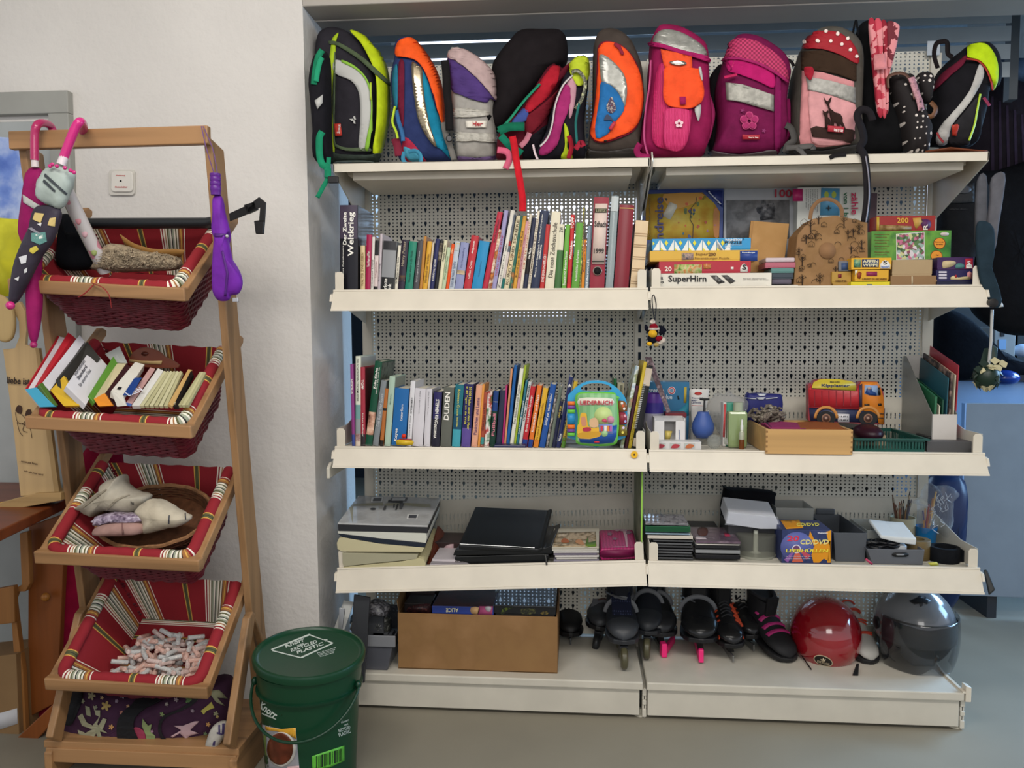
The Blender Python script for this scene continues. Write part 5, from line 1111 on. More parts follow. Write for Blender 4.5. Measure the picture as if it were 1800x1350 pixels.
zc=rg[-1][0].z; cxx=sum(v.x for v in rg[-1])/20
MB().lathe([(.021,S3),(.021,zc),(.018,zc+.002)],(cxx,.24,0)).build('tube_cap',mat('d8d6d2',.35),T,smooth=True)
D(T,lt,H_,'oval_badge',' '.join('%f %f'%(621+36*math.cos(q*PI/8),433+15*math.sin(q*PI/8)) for q in range(16)),mat('b03028'),.001,0,.0006)
merge_text(T,[('Trauma Salbe',*H_(562,480),2.2,22,0),('BODY',*H_(560,505),2.8,11,0),('LOTION',*H_(560,527),2.8,16,0)],mat('2c3a6a'),lt,.001)
D(T,lt,H_,'red_line','560 542 680 545 680 550 560 547',mat('b04848'),.001,0,.0006)
T=TH('bulb_syringe','blue rubber bulb syringe with dark metal nozzle','syringe',1236,.15,S3)
cb=at(*H_(665,720),.17); 
prof=[(3,850),(60,845),(92,800),(103,755),(98,710),(72,650),(55,620),(50,603),(38,600)]
sc_=(at(*H_(103,700),.17).x-at(*H_(0,700),.17).x)/103
MB().lathe([(max(.001,r*sc_),at(*H_(665,y),.17).z) for r,y in prof],(cb.x,.17,0)).build('rubber_bulb',mat('3f5a9c',.45),T,smooth=True)
MB().lathe([(.0045,at(*H_(665,603),.17).z),(.003,at(*H_(665,500),.17).z),(.016,at(*H_(665,492),.17).z),(.017,at(*H_(665,478),.17).z),(.006,at(*H_(665,474),.17).z)],(cb.x+.004,.17,0),20).build('nozzle',mat('3a3c3c',.4,metal=.5),T,smooth=True)
T=TH('glass_bauble','frosted glass ball lying before the blue syringe','ball',1256,.1,S3)
MB().ball((at(*H_(770,865),.10).x,.10,S3+.0235),.024).build('glass_body',clear('c8ccc8',.5),T,smooth=True)
MB().lathe([(.008,0),(.012,.006),(.009,.012)],at(*H_(860,880),.09),ax=(1,-.3,.2),seg=16).build('glass_neck',clear('c8ccc8',.5),T,smooth=True)
T=TH('plastic_sachets','crumpled clear plastic bag holding grey and teal packs','packet',1275,.2,S3)
b1=puff([H_(*p) for p in ((700,560),(740,480),(800,425),(870,440),(905,395),(950,440),(1060,480),(1085,560),(1000,640),(860,640),(870,840),(810,800),(760,700))],.19,.09,2.4,wob=.03); b1.build('clear_bag',clear('b8bcc4',.35),T,smooth=70)
pbox(T,'teal_pack',*H_(885,520),H_(1010,0)[0],.16,.05,S3,mat('4c9c84',.4)); pbox(T,'white_pack',*H_(855,515),H_(885,0)[0],.155,.05,S3,mat('d0ccc8',.4))
dec(T,'red_line',H_,'862 530 882 530 868 840 850 835',.152,mat('c04848'),.001)
T=TH('lotion_bottle','square pale green lotion bottle with round clear cap','bottle',1298,.12,S3)
a=at(*H_(905,600),.12); b_=at(*H_(1085,600),.12); MB().box(a.x,b_.x,.12,.165,S3,a.z).build('bottle_body',mat('8a9c6c',.15,coat=.5),T,bevel=.008)
MB().lathe([(.0165,a.z),(.0165,at(*H_(960,515),.14).z),(.014,at(*H_(960,512),.14).z)],((a.x+b_.x)/2+.003,.142,0)).build('bottle_cap',mat('9ca48c',.15,coat=.6),T,smooth=True)
T=TH('dropper_bottle','tiny glass dropper bottle with white rubber top and brown liquid','bottle',1302,.09,S3)
cx=at(*H_(1025,880),.09).x; g=.0085
MB().lathe([(g,S3),(g,at(*H_(0,850),.09).z)],(cx,.09,0),20).build('brown_liquid',mat('6a3c1c',.2),T,smooth=True)
MB().lathe([(g,at(*H_(0,850),.09).z),(g,at(*H_(0,790),.09).z),(.004,at(*H_(0,765),.09).z)],(cx,.09,0),20).build('glass_shoulder',mat('a8ac98',.1,coat=.5),T,smooth=True)
MB().lathe([(.0045,at(*H_(0,765),.09).z),(.0045,at(*H_(0,722),.09).z),(.0028,at(*H_(0,715),.09).z),(.003,at(*H_(0,675),.09).z),(.001,at(*H_(0,667),.09).z)],(cx,.09,0),16).build('dropper_top',mat('d8d8d4',.4),T,smooth=True)
T=TH('first_aid_bag','dark blue zipped pouch with white moulded ribs leaning at the perforated wall','pouch',1342,.25,S3)
b1=puff([H_(*p) for p in ((1060,690),(1060,445),(1100,430),(1170,425),(1210,425),(1260,430),(1370,435),(1395,460),(1395,600),(1300,650),(1250,690))],.24,.06,5,n=2); b1.build('pouch_body',mat('23266a',.5),T,smooth=50)
for q in ('1168 440 1255 440 1235 458 1190 458','1160 470 1245 468 1225 490 1185 490'): D(T,b1,H_,'white_rib',q,mat('c8ccd4'),.003,0)
for q in ('1065 470 1160 478 1160 484 1065 478','1250 478 1355 468 1358 474 1250 484'): D(T,b1,H_,'white_line',q,mat('c8ccd4'),.003,0)
T=TH('wool_tangle','heap of crumpled grey brown knitted yarn on the wooden drawer','yarn',1350,.16,.93); T['kind']='stuff'
mb=MB(); rng=random.Random(2); c0=at(*H_(1260,640),.2)
for k in range(26):
    P=[]; p=Vector((c0.x+rng.uniform(-.045,.045),.18+rng.uniform(-.03,.04),c0.z+rng.uniform(-.02,.02)))
    for j in range(9):
        p=p+Vector((rng.uniform(-.022,.022),rng.uniform(-.016,.016),rng.uniform(-.013,.013))); e=((p.x-c0.x)/.062)**2+((p.z-c0.z)/.036)**2+((p.y-.19)/.045)**2
        if e>1: p=Vector((c0.x,.19,c0.z))+(p-Vector((c0.x,.19,c0.z)))/math.sqrt(e)
        P.append(p.copy())
    mb.tube(smooth_path(P,3),.0042,6)
mb.build('yarn_strands',mat('7c7468',.9,'melange',cs=('8a8074','5a5048','a09888'),nscale=90),T,smooth=True)
# wooden drawer
T=TH('wooden_tray','light wooden drawer with finger joints jutting over the rail edge','drawer box',1420,.0,S3)
a=at(*H_(1252,765),-.012); b_=at(*J_(448,835),-.012); zb_=.886; wood=mat('c39a62',.45,'wood',ax='x',dk=.86)
yb_=.26; t=.009; X0,X1=a.x,b_.x; zt_=a.z
MB().box(X0,X1,-.012,-.012+t,zb_-.012,zt_).build('front_board',wood,T,bevel=.001)
MB().box(X0,X0+t,-.003,yb_,zb_-.012,zt_).build('side_board',wood,T); MB().box(X1-t,X1,-.003,yb_,zb_-.012,zt_).build('side_board',wood,T)
MB().box(X0,X1,yb_-t,yb_,zb_-.012,zt_).build('back_board',wood,T); MB().box(X0+t,X1-t,-.003,yb_-t,zb_-.012,zb_-.006).build('bottom_board',wood,T)
end=mat('8f6a40',.6); mb=MB()
n=5; hh=(zt_-zb_+.012)/(2*n)
for sgx in (X0,X1-.006):
    mb=MB()
    for k in range(n): mb.box(sgx,sgx+.006,-.0125,-.0122,zb_-.012+hh*(2*k+.6),zb_-.012+hh*(2*k+1.4))
    mb.build('finger_joint',end,T)
Wz=zb_-.006
for nm,lab,cat,z_,q,c in (('craft_paper','magenta paper scrap lying in the wooden drawer','paper',H_,((1225,712),(1400,700),(1560,712),(1570,755),(1280,752)),'8a2858'),('craft_paper','dark violet cloth scrap lying in the wooden drawer','cloth',H_,((1250,705),(1330,708),(1480,750),(1300,750)),'2e1830'),('leather_scrap','orange brown leather piece curved over the drawer contents','leather piece',J_,((10,780),(160,775),(330,785),(365,828),(160,828),(30,826)),'8a4a20')):
    T=TH(nm,lab,cat,z_(*q[0])[0],.06,Wz+.03)
    A=[at(*z_(*p),.03 if i>=3 else .12) for i,p in enumerate(q)]; MB().extrude(A,(0,.004,.002)).build('scrap_sheet',mat(c,.7),T)
    MB().box(min(v.x for v in A)+.004,max(v.x for v in A)-.004,.03,.2,Wz+.001,min(v.z for v in A)).build('folded_pile',mat(c,.8),T)
# toy truck
T=TH('toy_truck_book','red and orange tipper truck shaped board book standing on the drawer rim','toy truck',1488,.2,.915)
Yt=.20; 
def dt(nm,s,c,off=.0,n=0,solid=.001,m=None): return decal(T,nm,pts(J_,s),Yt,m or mat(c,.35),off,n,solid)
body='95 745 92 465 108 448 122 462 140 430 210 418 380 425 460 445 475 470 510 438 640 440 660 470 690 530 695 640 697 780 640 780 110 752'
P=[at(x,y,Yt+.0005) for x,y in pts(J_,body)]; MB().extrude(P,(0,.028,0)).build('board_block',mat('8c3038',.4),T)
dt('chassis','100 645 700 650 695 770 110 748','2c3250',.001)
dt('tipper_body','95 500 118 470 120 500 478 515 494 455 498 655 105 638','b02c34',.002)
for k in range(6): dt('body_rib',f'{140+57*k} 512 {146+57*k} 512 {148+57*k} 635 {142+57*k} 635','7c1c26',.003)
dt('body_edge','104 636 498 652 498 662 104 646','8a2028',.004)
dt('yellow_load','122 488 135 445 175 425 225 418 330 420 430 435 465 452 474 478 470 512 120 490','c8b43c',.0035)
text(T,'Kipplaster',*J_(198,486),6.6,mat('26305c'),Yt,w=50,off=.006,ang=-1); text(T,'Mein toller',*J_(266,446),2,mat('2a2a2a'),Yt,w=18,off=.006)
dt('cab','500 470 512 440 640 443 660 470 688 560 695 640 690 778 650 770 640 700 500 660','cf7a26',.003)
dt('cab_window','540 468 640 470 655 550 575 548 538 535','8fa8cc',.0045)
dt('driver','558 490 575 478 592 482 596 500 600 515 632 530 634 552 575 546 545 530','22407a',.0055)
dt('driver_head','560 488 575 478 592 484 590 502 570 506','b09a90',.006)
dt('cab_pillar','495 470 520 455 520 640 500 640','3a3448',.0045)
dt('side_mirror','645 488 660 485 668 545 650 548','181818',.0065)
dt('door_vent','538 615 578 615 578 634 538 634','3a2a1c',.0045)
dt('door_handle','645 612 672 610 676 628 650 630','2a2018',.0045)
dt('cab_step','640 685 690 690 690 700 640 696','5a3a20',.0045); dt('cab_step','640 720 690 725 690 735 640 731','5a3a20',.0045)
for cx in (235,568):
    dt('mudguard',' '.join('%f %f'%(cx-0+r*math.cos(a),730-r*1.02*math.sin(a)) for r,aa in ((98,range(0,13)),(76,range(12,-1,-1))) for a in [q*PI/12 for q in aa]),'c88a4a',.005)
    for nm,r,c in (('tyre',74,'1b1b1d'),('wheel_rim',36,'96705c'),('wheel_disc',26,'5a4038'),('wheel_hub',10,'a88878')):
        P=[at(*J_(cx+r*math.cos(a*PI/16),730+(r*.78 if nm=='tyre' else r)*math.sin(a*PI/16)),Yt-.004) for a in range(32)]
        MB().extrude(P,(0,.006,0)).build(nm,mat(c,.5),T) if nm=='tyre' else dt(nm,' '.join('%f %f'%(cx+r*math.cos(a*PI/16),730+r*math.sin(a*PI/16)) for a in range(32)),c,{'wheel_rim':.006,'wheel_disc':.007,'wheel_hub':.008}[nm])
dt('number_plate','325 692 418 696 418 762 328 760','cfccd0',.005)
merge_text(T,[('• 4.60 t',*J_(335,722),2.6,16,0),('• 5.40 t',*J_(335,750),2.6,16,0)],mat('2a2a30'),Yt,.0065)
o=MB().box(at(1415,745,.19).x,at(1558,745,.19).x,.19,.262,S3,.909).build('cardboard_riser',mat('a8957a',.7)); 
tag(o,'low cardboard carton carrying the tipper truck behind the drawer','box')
T.location.z=.909
# purple pillow, green basket, magazine file, grey box
T=TH('green_basket','dark green slotted plastic basket beside the wooden drawer','basket',1560,.03,S3)
a=at(*J_(450,905),.06); b_=at(*J_(1045,905),.06); bb=at(*J_(1015,905),.06); zt_=a.z
gr=mat('1e5048',.35)
def slotwall(mb,P0,P1,z0,z1,n,s0=.25,s1=.8):
    P0=Vector(P0);P1=Vector(P1)
    for k in range(n):
        A=P0+(P1-P0)*(k/n);B=P0+(P1-P0)*((k+.5)/n);Cc=P0+(P1-P0)*((k+1)/n)
        def q(p,r,za,zb): 
            i=mb.vv([(p.x,p.y,za),(r.x,r.y,za),(r.x,r.y,zb),(p.x,p.y,zb)]); mb.face((i,i+1,i+2,i+3))
        q(A,B,z0,z1); h=z1-z0; q(B,Cc,z0,z0+h*s0); q(B,Cc,z0+h*s1,z1)
mb=MB(); X0,X1=a.x+.005,bb.x
slotwall(mb,(X0,.06,0),(X1,.06,0),S3,zt_,22); slotwall(mb,(X0,.33,0),(X1,.33,0),S3,zt_+.0,22); slotwall(mb,(X0,.06,0),(X0,.33,0),S3,zt_,20); slotwall(mb,(X1,.06,0),(X1,.33,0),S3,zt_,20)
mb.build('basket_wall',gr,T,solid=.002)
mb=MB().box(X0-.006,X1+.012,.050,.062,zt_-.003,zt_+.002).box(X0-.006,X1+.012,.33,.342,zt_-.003,zt_+.002).box(X0-.006,X0+.004,.062,.33,zt_-.003,zt_+.002).box(X1,X1+.012,.062,.33,zt_-.003,zt_+.002); mb.build('basket_rim',gr,T)
MB().box(X0,X1,.06,.33,S3,S3+.003).build('basket_floor',gr,T)
T=TH('cushion_pouch','plum glossy rounded pouch lying in the green basket','pouch',1528,.1,S3+.01)
o=at(*J_(590,840),.13); mb=MB().ball((o.x,.16,o.z-.012),.0445,.07,.0295,28,16); mb.build('pouch_body',mat('2c0f1e',.4),T,smooth=True)
T=TH('magazine_file','grey steel magazine file with slanted side','magazine file',1640,.1,S3)
a0=at(*J_(825,855),.12).x; x1=at(*J_(1268,720),.12).x; x0=at(*J_(1078,720),.12).x
zf=at(*J_(1078,712),.12).z; zbk=at(*J_(800,255),.30).z; xb0=x0-.012; 
st_=mat('8f8f8c',.35,metal=.5); wh=mat('c8c2bc',.5)
side=[(.12,S3),(.36,S3),(.36,zbk),(.34,zbk),(.12,zf)]
MB().extrude([(x0-.002,y,z) for y,z in side],(.002,0,0)).build('side_panel',st_,T); MB().extrude([(x1,y,z) for y,z in side],(.002,0,0)).build('side_panel',st_,T)
MB().box(x0,x1,.118,.12,S3,zf).build('front_panel',wh,T); MB().box(x0,x1,.358,.36,S3,zbk).build('back_panel',wh,T); MB().box(x0,x1,.12,.36,S3,S3+.002).build('bottom_panel',st_,T)
mags=[('red glossy folder, outermost in the steel magazine file','folder','a83440',.94,.0,.985,.20),('cream magazine beside the red folder in the steel file','magazine','d0c8b0',.84,-.01,.93,.17),('dark magazine with brown tree photograph in the steel file','magazine','4a3c38',.66,-.0,.8,.175),('teal blue magazine behind the dark photograph magazine','magazine','2a5866',.55,0,.64,.16),('dark green booklet, low in the steel magazine file','booklet','1c4a38',.38,0,.5,.09),('white card with small print sticking up in the steel file','card','d4ccb8',.26,0,.36,.07),('green and white booklet at the front of the steel file','booklet','2f6a4a',.06,0,.22,.10)]
for lab,cat,c,u,_,u1,ex in mags:
    xa=x0+(x1-x0)*u+.002; xb=x0+(x1-x0)*u1-.001
    T=thing(cat,lab,cat,((xa+xb)/2,.25,S3+.003),'papers in the steel magazine file')
    zz=zf+ex
    sh=.035*(zz-S3)
    MB().extrude([(xa,.13,S3+.003),(xa+.0,.352,S3+.003),(xa-.0+sh,.352,zz+.015),(xa+sh,.14,zz-.045)],(max(.003,(xb-xa)*.8),0,0)).build('cover',mat(c,.35) if 'tree' not in lab else pm('4a3c38','2a2426','8a7468','5a3434',n=26),T)
T=TH('grey_box','mid grey lidded plastic box at the end of the third shelf','box',1680,.06,S3)
a=at(*J_(1035,925),.07); b_=at(*J_(1432,925),.07); MB().box(a.x,b_.x,.07,.30,S3,a.z).build('box_body',mat('525254',.45),T,bevel=.002)
T=TH('black_case','small black flat case lying on the mid grey box','case',1632,.12,a.z); c1=at(*J_(960,875),.2);c2=at(*J_(1120,875),.2)
MB().box(c1.x,c2.x,.12,.22,a.z+.0005,a.z+.008).build('case_body',mat('141416',.4),T,bevel=.003)
# hanging penguin
T=thing('penguin_ornament','small plush penguin with red bobble hat hanging at the shelf joint','plush toy',at(1152,523,-.06))
N_=Z(1110,520,13.5)
def pc(x,y,Y=-.06): return at(*N_(x,y),Y)
u=(pc(100,0)-pc(0,0)).x/100
navy=mat('11131f',.9,'fabric'); yel=mat('d8a82c',.85,'fabric'); redf=mat('7c1020',.9,'fabric'); wf=mat('c8bcb0',.95,'fur')
MB().ball(pc(500,1010),125*u,110*u,125*u).build('body',navy,T,smooth=True); MB().ball(pc(510,870),130*u,115*u,110*u).build('head',navy,T,smooth=True)
MB().lathe([(105*u,-10*u),(90*u,40*u),(45*u,85*u),(12*u,110*u)],pc(500,900)+Vector((0,-.009,0)),ax=(0,-1,-.1),seg=20).build('beak',yel,T,smooth=True)
MB().lathe([(105*u,0),(100*u,60*u),(60*u,115*u),(15*u,135*u)],pc(525,780),seg=20).build('hat',redf,T,smooth=True)
MB().tube([pc(525,790)+Vector((118*u*math.cos(a*PI/10),118*u*math.sin(a*PI/10),0)) for a in range(20)],30*u,8,closed=True).build('hat_brim',wf,T,smooth=True)
MB().ball(pc(500,625),68*u).build('bobble',wf,T,smooth=True)
for s,q in ((1,((660,900),(665,740),(700,700),(760,730),(835,820),(780,880),(690,945))),(-1,((400,880),(320,810),(310,710),(345,680),(400,740),(410,800)))):
    b1=puff([N_(*p) for p in q],-.068,.016,2.2); b1.build('wing',navy,T,smooth=True)
b1=puff([N_(*p) for p in ((560,1010),(640,950),(720,965),(740,1010),(660,1080),(600,1070))],-.075,.014,2.2); b1.build('scarf',redf,T,smooth=True)
b1=puff([N_(*p) for p in ((620,1110),(700,1020),(740,980),(820,1030),(790,1110),(660,1170))],-.07,.012,2.2,wob=.03); b1.build('scarf_fringe',wf,T,smooth=True)
for x,y in ((425,1140),(590,1160)): MB().ball(pc(x,y,-.066),68*u,60*u,50*u).build('foot',yel if x<500 else mat('a89058',.9,'fabric'),T,smooth=True)
MB().tube(smooth_path([pc(545,590),pc(510,330),pc(490,60,-.045),pc(530,-20,-.03),pc(570,120,-.045),pc(585,260),pc(555,590)]),.0016,6).build('hanging_loop',mat('14161f',.6),T,smooth=True)
# ================================================================ FOURTH SHELF
K_=Z(560,830,5.625); L_=Z(840,830,5.625); M_=Z(1110,830,5.294); Q_=Z(1400,820,4.5)
def zs4(x): return .5185+.048*x
def lay(T,name,front,Y0,bl,Yb,m,bevel=.001,z=None):
    """slab whose front profile is a pixel polygon at Y0 and which runs back to pixel bl at Yb"""
    f=[at(*p,Y0) for p in front]; v=at(*bl,Yb)-f[0]; v.x*=.55; v.z=min(v.z,.2)
    mb=MB().extrude(f,v); mb.build(name,m,T,bevel=bevel); return mb
GS='albums and folders stacked on the sagging shelf'
def stackthing(label,cat,name,front,m,Y0=.0,bl=(430,140),Yb=.29,pages=None):
    P=[K_(*p) for p in front]; c=at(sum(p[0] for p in P)/len(P),sum(p[1] for p in P)/len(P),Y0)
    T=thing(name,label,cat,c,GS); dx=bl[0]; 
    f=[at(*p,Y0) for p in P]; v=Vector((-.005,.27,.035)); mb=MB().extrude(f,v); mb.build('cover' if not pages else 'page_block',m,T,bevel=.001); return T,mb
T,mb=stackthing('silver grey record album in clear sleeve, topmost of the album stack','album','record_album',[(190,500),(1080,528),(1080,545),(190,516)],mat('a9aaab',.18,'melange',cs=('a2a4a6','b4b5b6','9a9a98'),nscale=9,coat=.6))
D(T,mb,K_,'sleeve_fold','300 315 640 305 640 330 290 335',mat('8f8c78',.3),.001,0,.0005)
D(T,mb,K_,'sleeve_fold','660 310 870 305 1110 320 1105 350 860 330 650 332',mat('93907a',.3),.001,0,.0005)
for q,c in (('525 255 640 250 630 298 515 300','c8c8c8'),('545 262 625 258 618 290 536 292','4a4a4c'),('720 255 885 253 870 290 700 295','5a5a5c'),('735 262 860 260 850 284 722 286','b0b0b0'),('690 278 830 276 835 310 685 300','2e2e30'),('650 340 672 340 662 378 634 378','4a4a4c'),('740 320 758 320 752 355 738 355','4a4a4c'),('775 315 795 315 775 375 758 378','3a3a3c'),('800 310 850 310 820 370 800 365','4e4e50'),('880 420 990 420 975 468 870 466','d0d0ce'),('895 428 975 428 965 460 888 458','3e3e44')):
    D(T,mb,K_,'cover_print',q,mat(c,.4),.002+.001*(c in('4a4a4c','b0b0b0','3e3e44')),0,.0005)
D(T,mb,K_,'cover_print',' '.join('%f %f'%(538+28*math.cos(a*PI/8),367+11*math.sin(a*PI/8)) for a in range(16)),mat('3a3a3c'),.002,0,.0005)
stackthing('black folder directly under the silver album','folder','album_folder',[(190,517),(1080,546),(1078,602),(196,582)],mat('27282c',.4))
T,_=stackthing('open white page block under the black folder','album','photo_album',[(190,584),(640,592),(1062,604),(1072,645),(1060,700),(600,655),(190,606)],mat('cfd0c6',.6,'bands',c2='bfc0b4',nscale=140,ax='Z'),pages=1)
stackthing('navy black folder wedge between white and cream albums','folder','album_folder',[(185,608),(600,657),(1062,704),(1050,747),(600,706),(235,642)],mat('1c2430',.4))
T,_=stackthing('thick cream photo album with rounded spine','album','photo_album',[(186,762),(180,700),(200,655),(240,646),(600,708),(1045,748),(1022,790),(600,788),(232,786)],mat('b8b08c',.6,'bands',c2='c8c09c',nscale=160,ax='Z'),pages=1)
T,_=stackthing('grey green album below the thick cream one','album','photo_album',[(235,798),(985,816),(965,860),(600,895),(250,932),(238,900)],mat('98947c',.6,'bands',c2='a8a48a',nscale=160,ax='Z'),pages=1)
T,_=stackthing('lowest cream album of the stack, rounded at one end','album','photo_album',[(244,940),(820,884),(990,852),(1040,866),(1058,900),(1055,928),(600,945),(250,962)],mat('b4ac84',.6,'bands',c2='c4bc94',nscale=160,ax='Z'),pages=1)
T=thing('brown_binder','red brown binder back beside the album stack','binder',at(*K_(1110,880),.05),GS)
quadbox(T,'binder_cover',[K_(1065,905),K_(1105,880),K_(1220,560),K_(1175,515)],.05,.26,.02,mat('5a2818',.3),bevel=.004)
T=thing('brown_box','dark brown wooden box with a pale round recess behind the albums','box',at(*K_(1290,800),.2))
a=at(*K_(1130,692),.16);b_=at(*K_(1400,692),.16); MB().box(a.x,b_.x,.16,.3,zs4(-.6)+.004,a.z).build('box_body',mat('2c1a18',.4),T,bevel=.002)
decal(T,'round_recess',[K_(1335+ -95*math.sin(q*PI/12),757-48*math.cos(q*PI/12)) for q in range(13)],.16,mat('b09498',.5),.001,0)
T=thing('paper_stack','thin stack of white papers at the rail edge before the black folders','papers',at(*K_(1300,900),.03))
for k in range(3):
    q=[(1100+12*k,928-24*k),(1100+12*k,908-24*k),(1460,912-22*k),(1500,936-22*k)]; f=[at(*K_(*p),.02) for p in q]; MB().extrude(f,(0,.18,0)).build('sheet',mat('c4bcc0' if k%2==0 else '8a8488',.6),T)
# black folders
blk=mat('111315',.32); 
for i,(lab,q,Y0) in enumerate((('lowest black ring binder on the sagging shelf','798 990 800 978 955 974 965 975 962 992',.02),('black zip folder with metal puller between two binders','796 977 800 966 958 963 970 958 970 974',.015),('top black leather writing case with stitched edge on the sagging shelf','806 965 806 958 945 965 952 962 955 966 945 972',.01))):
    P=pts(ident,q); T=thing('black_folder',lab,'folder',at(880,980,.02),'black folders on the sagging shelf'); f=[at(*p,Y0) for p in P]
    dz=(.0,.012,.07)[i]; mb=MB().extrude(f,Vector((.022,.24+.01*i,dz))); mb.build('folder_cover',blk,T,bevel=.003)
    if i==1: MB().tube(smooth_path([at(958,975,.005),at(960,984,-.002),at(961,993,-.006)]),.003,8).build('zip_puller',mat('3a3a38',.4,metal=.4),T,smooth=True)
    if i==2:
        n=len(f); t=[v+Vector((.022,.26,.07)) for v in f]
        MB().tube([f[1]+Vector((.004,.002,.003)),f[2]+Vector((-.01,.002,.003))],.0012,6).build('steel_edge',mat('8a8c8c',.25,metal=.8),T)
# magazines
T0=None
rng=random.Random(4)
for k in range(9):
    top=k==8; y=925-21*k; xa=778-(k%3)*14-(30 if k>5 else 0); xb=1196-(k%2)*16
    c=('b8b4ac','c8c4c4','8f8a98','c0bcb4','d0ccc8','7c7484','c4c0ba','bcb8ae','b4ae9e')[k]
    labs=('grey magazine, lowest of the cookery magazine pile','second magazine from below in the cookery pile','violet edged magazine, third from below in the pile','fourth magazine of the cookery pile, off white','bright white edged magazine in the middle of the pile','mauve edged magazine above the bright white one','cream magazine, third from the top of the pile','beige magazine just under the topmost one','topmost cookery magazine with photo of pastry and green leaves')
    T=thing('magazine',labs[k],'magazine',at(*L_(980,y),.02),'cookery magazines piled before the slotted wall')
    f=[at(*L_(xa,y),.018),at(*L_(xb,y-3),.018),at(*L_(xb,y-18),.018),at(*L_(xa,y-16),.018)]
    mb=MB().extrude(f,(.006,.20,.012 if top else .0+.001*k)); mb.build('pages',mat(c,.5),T)
    if top:
        D(T,mb,L_,'cover_photo','745 740 1175 738 1165 590 770 600',pm('8a7a5a','b8a488','6a5a3a','c8b8a0',n=22),.001,0,.0005)
        D(T,mb,L_,'pastry_photo','820 690 850 655 890 670 905 695 860 700',mat('a05a30'),.002,2,.0005)
        D(T,mb,L_,'pastry_photo','960 690 1000 665 1040 690 1050 720 1000 715',mat('b8845a'),.002,2,.0005)
        D(T,mb,L_,'leaf_photo','1060 740 1075 670 1090 640 1095 700 1140 690 1165 680 1168 738',mat('5a7a2a'),.002,0,.0005)
# pink case
T=thing('pink_case','magenta hard toy case with pale flowers on the lid','case',at(*L_(1390,860),.03))
f=[at(*L_(x,y),.03) for x,y in ((1212,872),(1205,780),(1225,755),(1560,748),(1585,765),(1582,858))]; mb=MB().extrude(f,(0,.23,.004)); mb.build('case_shell',mat('a61f62',.4,'bands',c2='8c1850',nscale=30,dist=4),T,bevel=.008)
decal(T,'case_opening',[L_(*p) for p in ((1232,775),(1545,768),(1535,835),(1236,845))],.03,mat('6c0f40',.5),.001,2)
for k in range(6):
    a=k*PI/3; cx,cy=1403+48*math.cos(a),553+24*math.sin(a); D(T,mb,L_,'flower_petal',' '.join('%f %f'%(cx+24*math.cos(q*PI/6),cy+13*math.sin(q*PI/6)) for q in range(12)),mat('b89aa4'),.002,0,.0006,step=30)
for cx,cy,r in ((1305,615,32),(1355,662,28),(1490,600,34)): D(T,mb,L_,'small_flower',' '.join('%f %f'%(cx+(r*(.75+.25*math.cos(5*q*PI/10)))*math.cos(q*PI/10),cy+.6*(r*(.75+.25*math.cos(5*q*PI/10)))*math.sin(q*PI/10)) for q in range(20)),mat('7c6474'),.002,0,.0006,step=30)
# greenish board standing at the joint
T=thing('glass_board','narrow grey green board with lime edge standing at the shelf joint','board',(-.03,.2,.53))
MB().extrude([(-.016,.03,.53),(-.016,.36,.53),(-.016,.36,.81),(-.016,.03,.81)],(.003,0,0)).build('board_face',pm('5c6450','7a8468','4a5240',n=14),T)
MB().box(-.017,-.012,.026,.031,.53,.81).build('board_edge',mat('8fc050',.3),T)
# ---- right part
S4=.5155
GC='CD and DVD cases piled on the fourth shelf'
def cdcase(lab,x0,x1,yt,yb,c,Y=.04,dp=.12,zz=M_,edge=None,m=None):
    P=at(*zz(x0,yt),Y);Q=at(*zz(x1,yb),Y); T=thing('disc_case',lab,'disc case',((P.x+Q.x)/2,Y,Q.z),GC)
    MB().box(P.x,Q.x,Y,Y+dp,Q.z+.0004,P.z).build('case_shell',m or mat(c,.15,coat=.5),T,bevel=.001)
    MB().box(P.x+.004,Q.x-.003,Y-.0004,Y,Q.z+.002,P.z-.002).build('case_insert',mat(edge or '6a6c6e',.4),T); return T
names=('black disc case, lowest of the joint pile','second black disc case from below in the joint pile','third black disc case from below in the joint pile','fourth black disc case from below in the joint pile','fifth black disc case from below in the joint pile','sixth black disc case from below in the joint pile','uppermost black disc case in the joint pile')
for k in range(7): cdcase(names[k],200-(k%2)*8,578-(k%3)*6,790-27*k,816-27*k,'2a2b2e',edge=('5a5c60','46484c','6a6c70')[k%3])
cdcase('cream white disc case over the black ones',150,572,588,626,'cfc8bc',edge='c8c0b4'); cdcase('pale blue thin disc case under the green one',130,545,566,586,'9cb4c4',edge='4a6a9a')
cdcase('green disc case with silver rims',128,548,500,562,'1c5a3c',edge='0f4a2c',dp=.13)
T=cdcase('clear disc case with printed booklet on top of the green one',130,530,470,498,'8c8c8c',dp=.13,m=mat('7c7c84',.12,'melange',cs=('6a6a74','98949a','50505a'),nscale=50,coat=.5))
for k,(yt,yb,c,lab) in enumerate(((765,815,'1b1b1f','black film case, lowest beside the joint pile'),(722,762,'8a8c8e','grey silver film case over the black lowest one'),(678,716,'1a1a1e','second black film case beside the joint pile'),(668,680,'d8d4cc','thin white film case above the second black one'))):
    cdcase(lab,592+4*(k%2),1012,yt,yb,c,edge=c)
P=at(*M_(600,640),.04);Q=at(*M_(1015,666),.04); T=thing('disc_case','mauve film case with a portrait photo on its cover','disc case',P,GC); mb=MB().box(P.x,Q.x,.04,.23,Q.z,P.z); mb.build('case_shell',mat('6e5a68',.2,'melange',cs=('7a6674','5c4a5a','8a7884'),nscale=18,coat=.5),T)
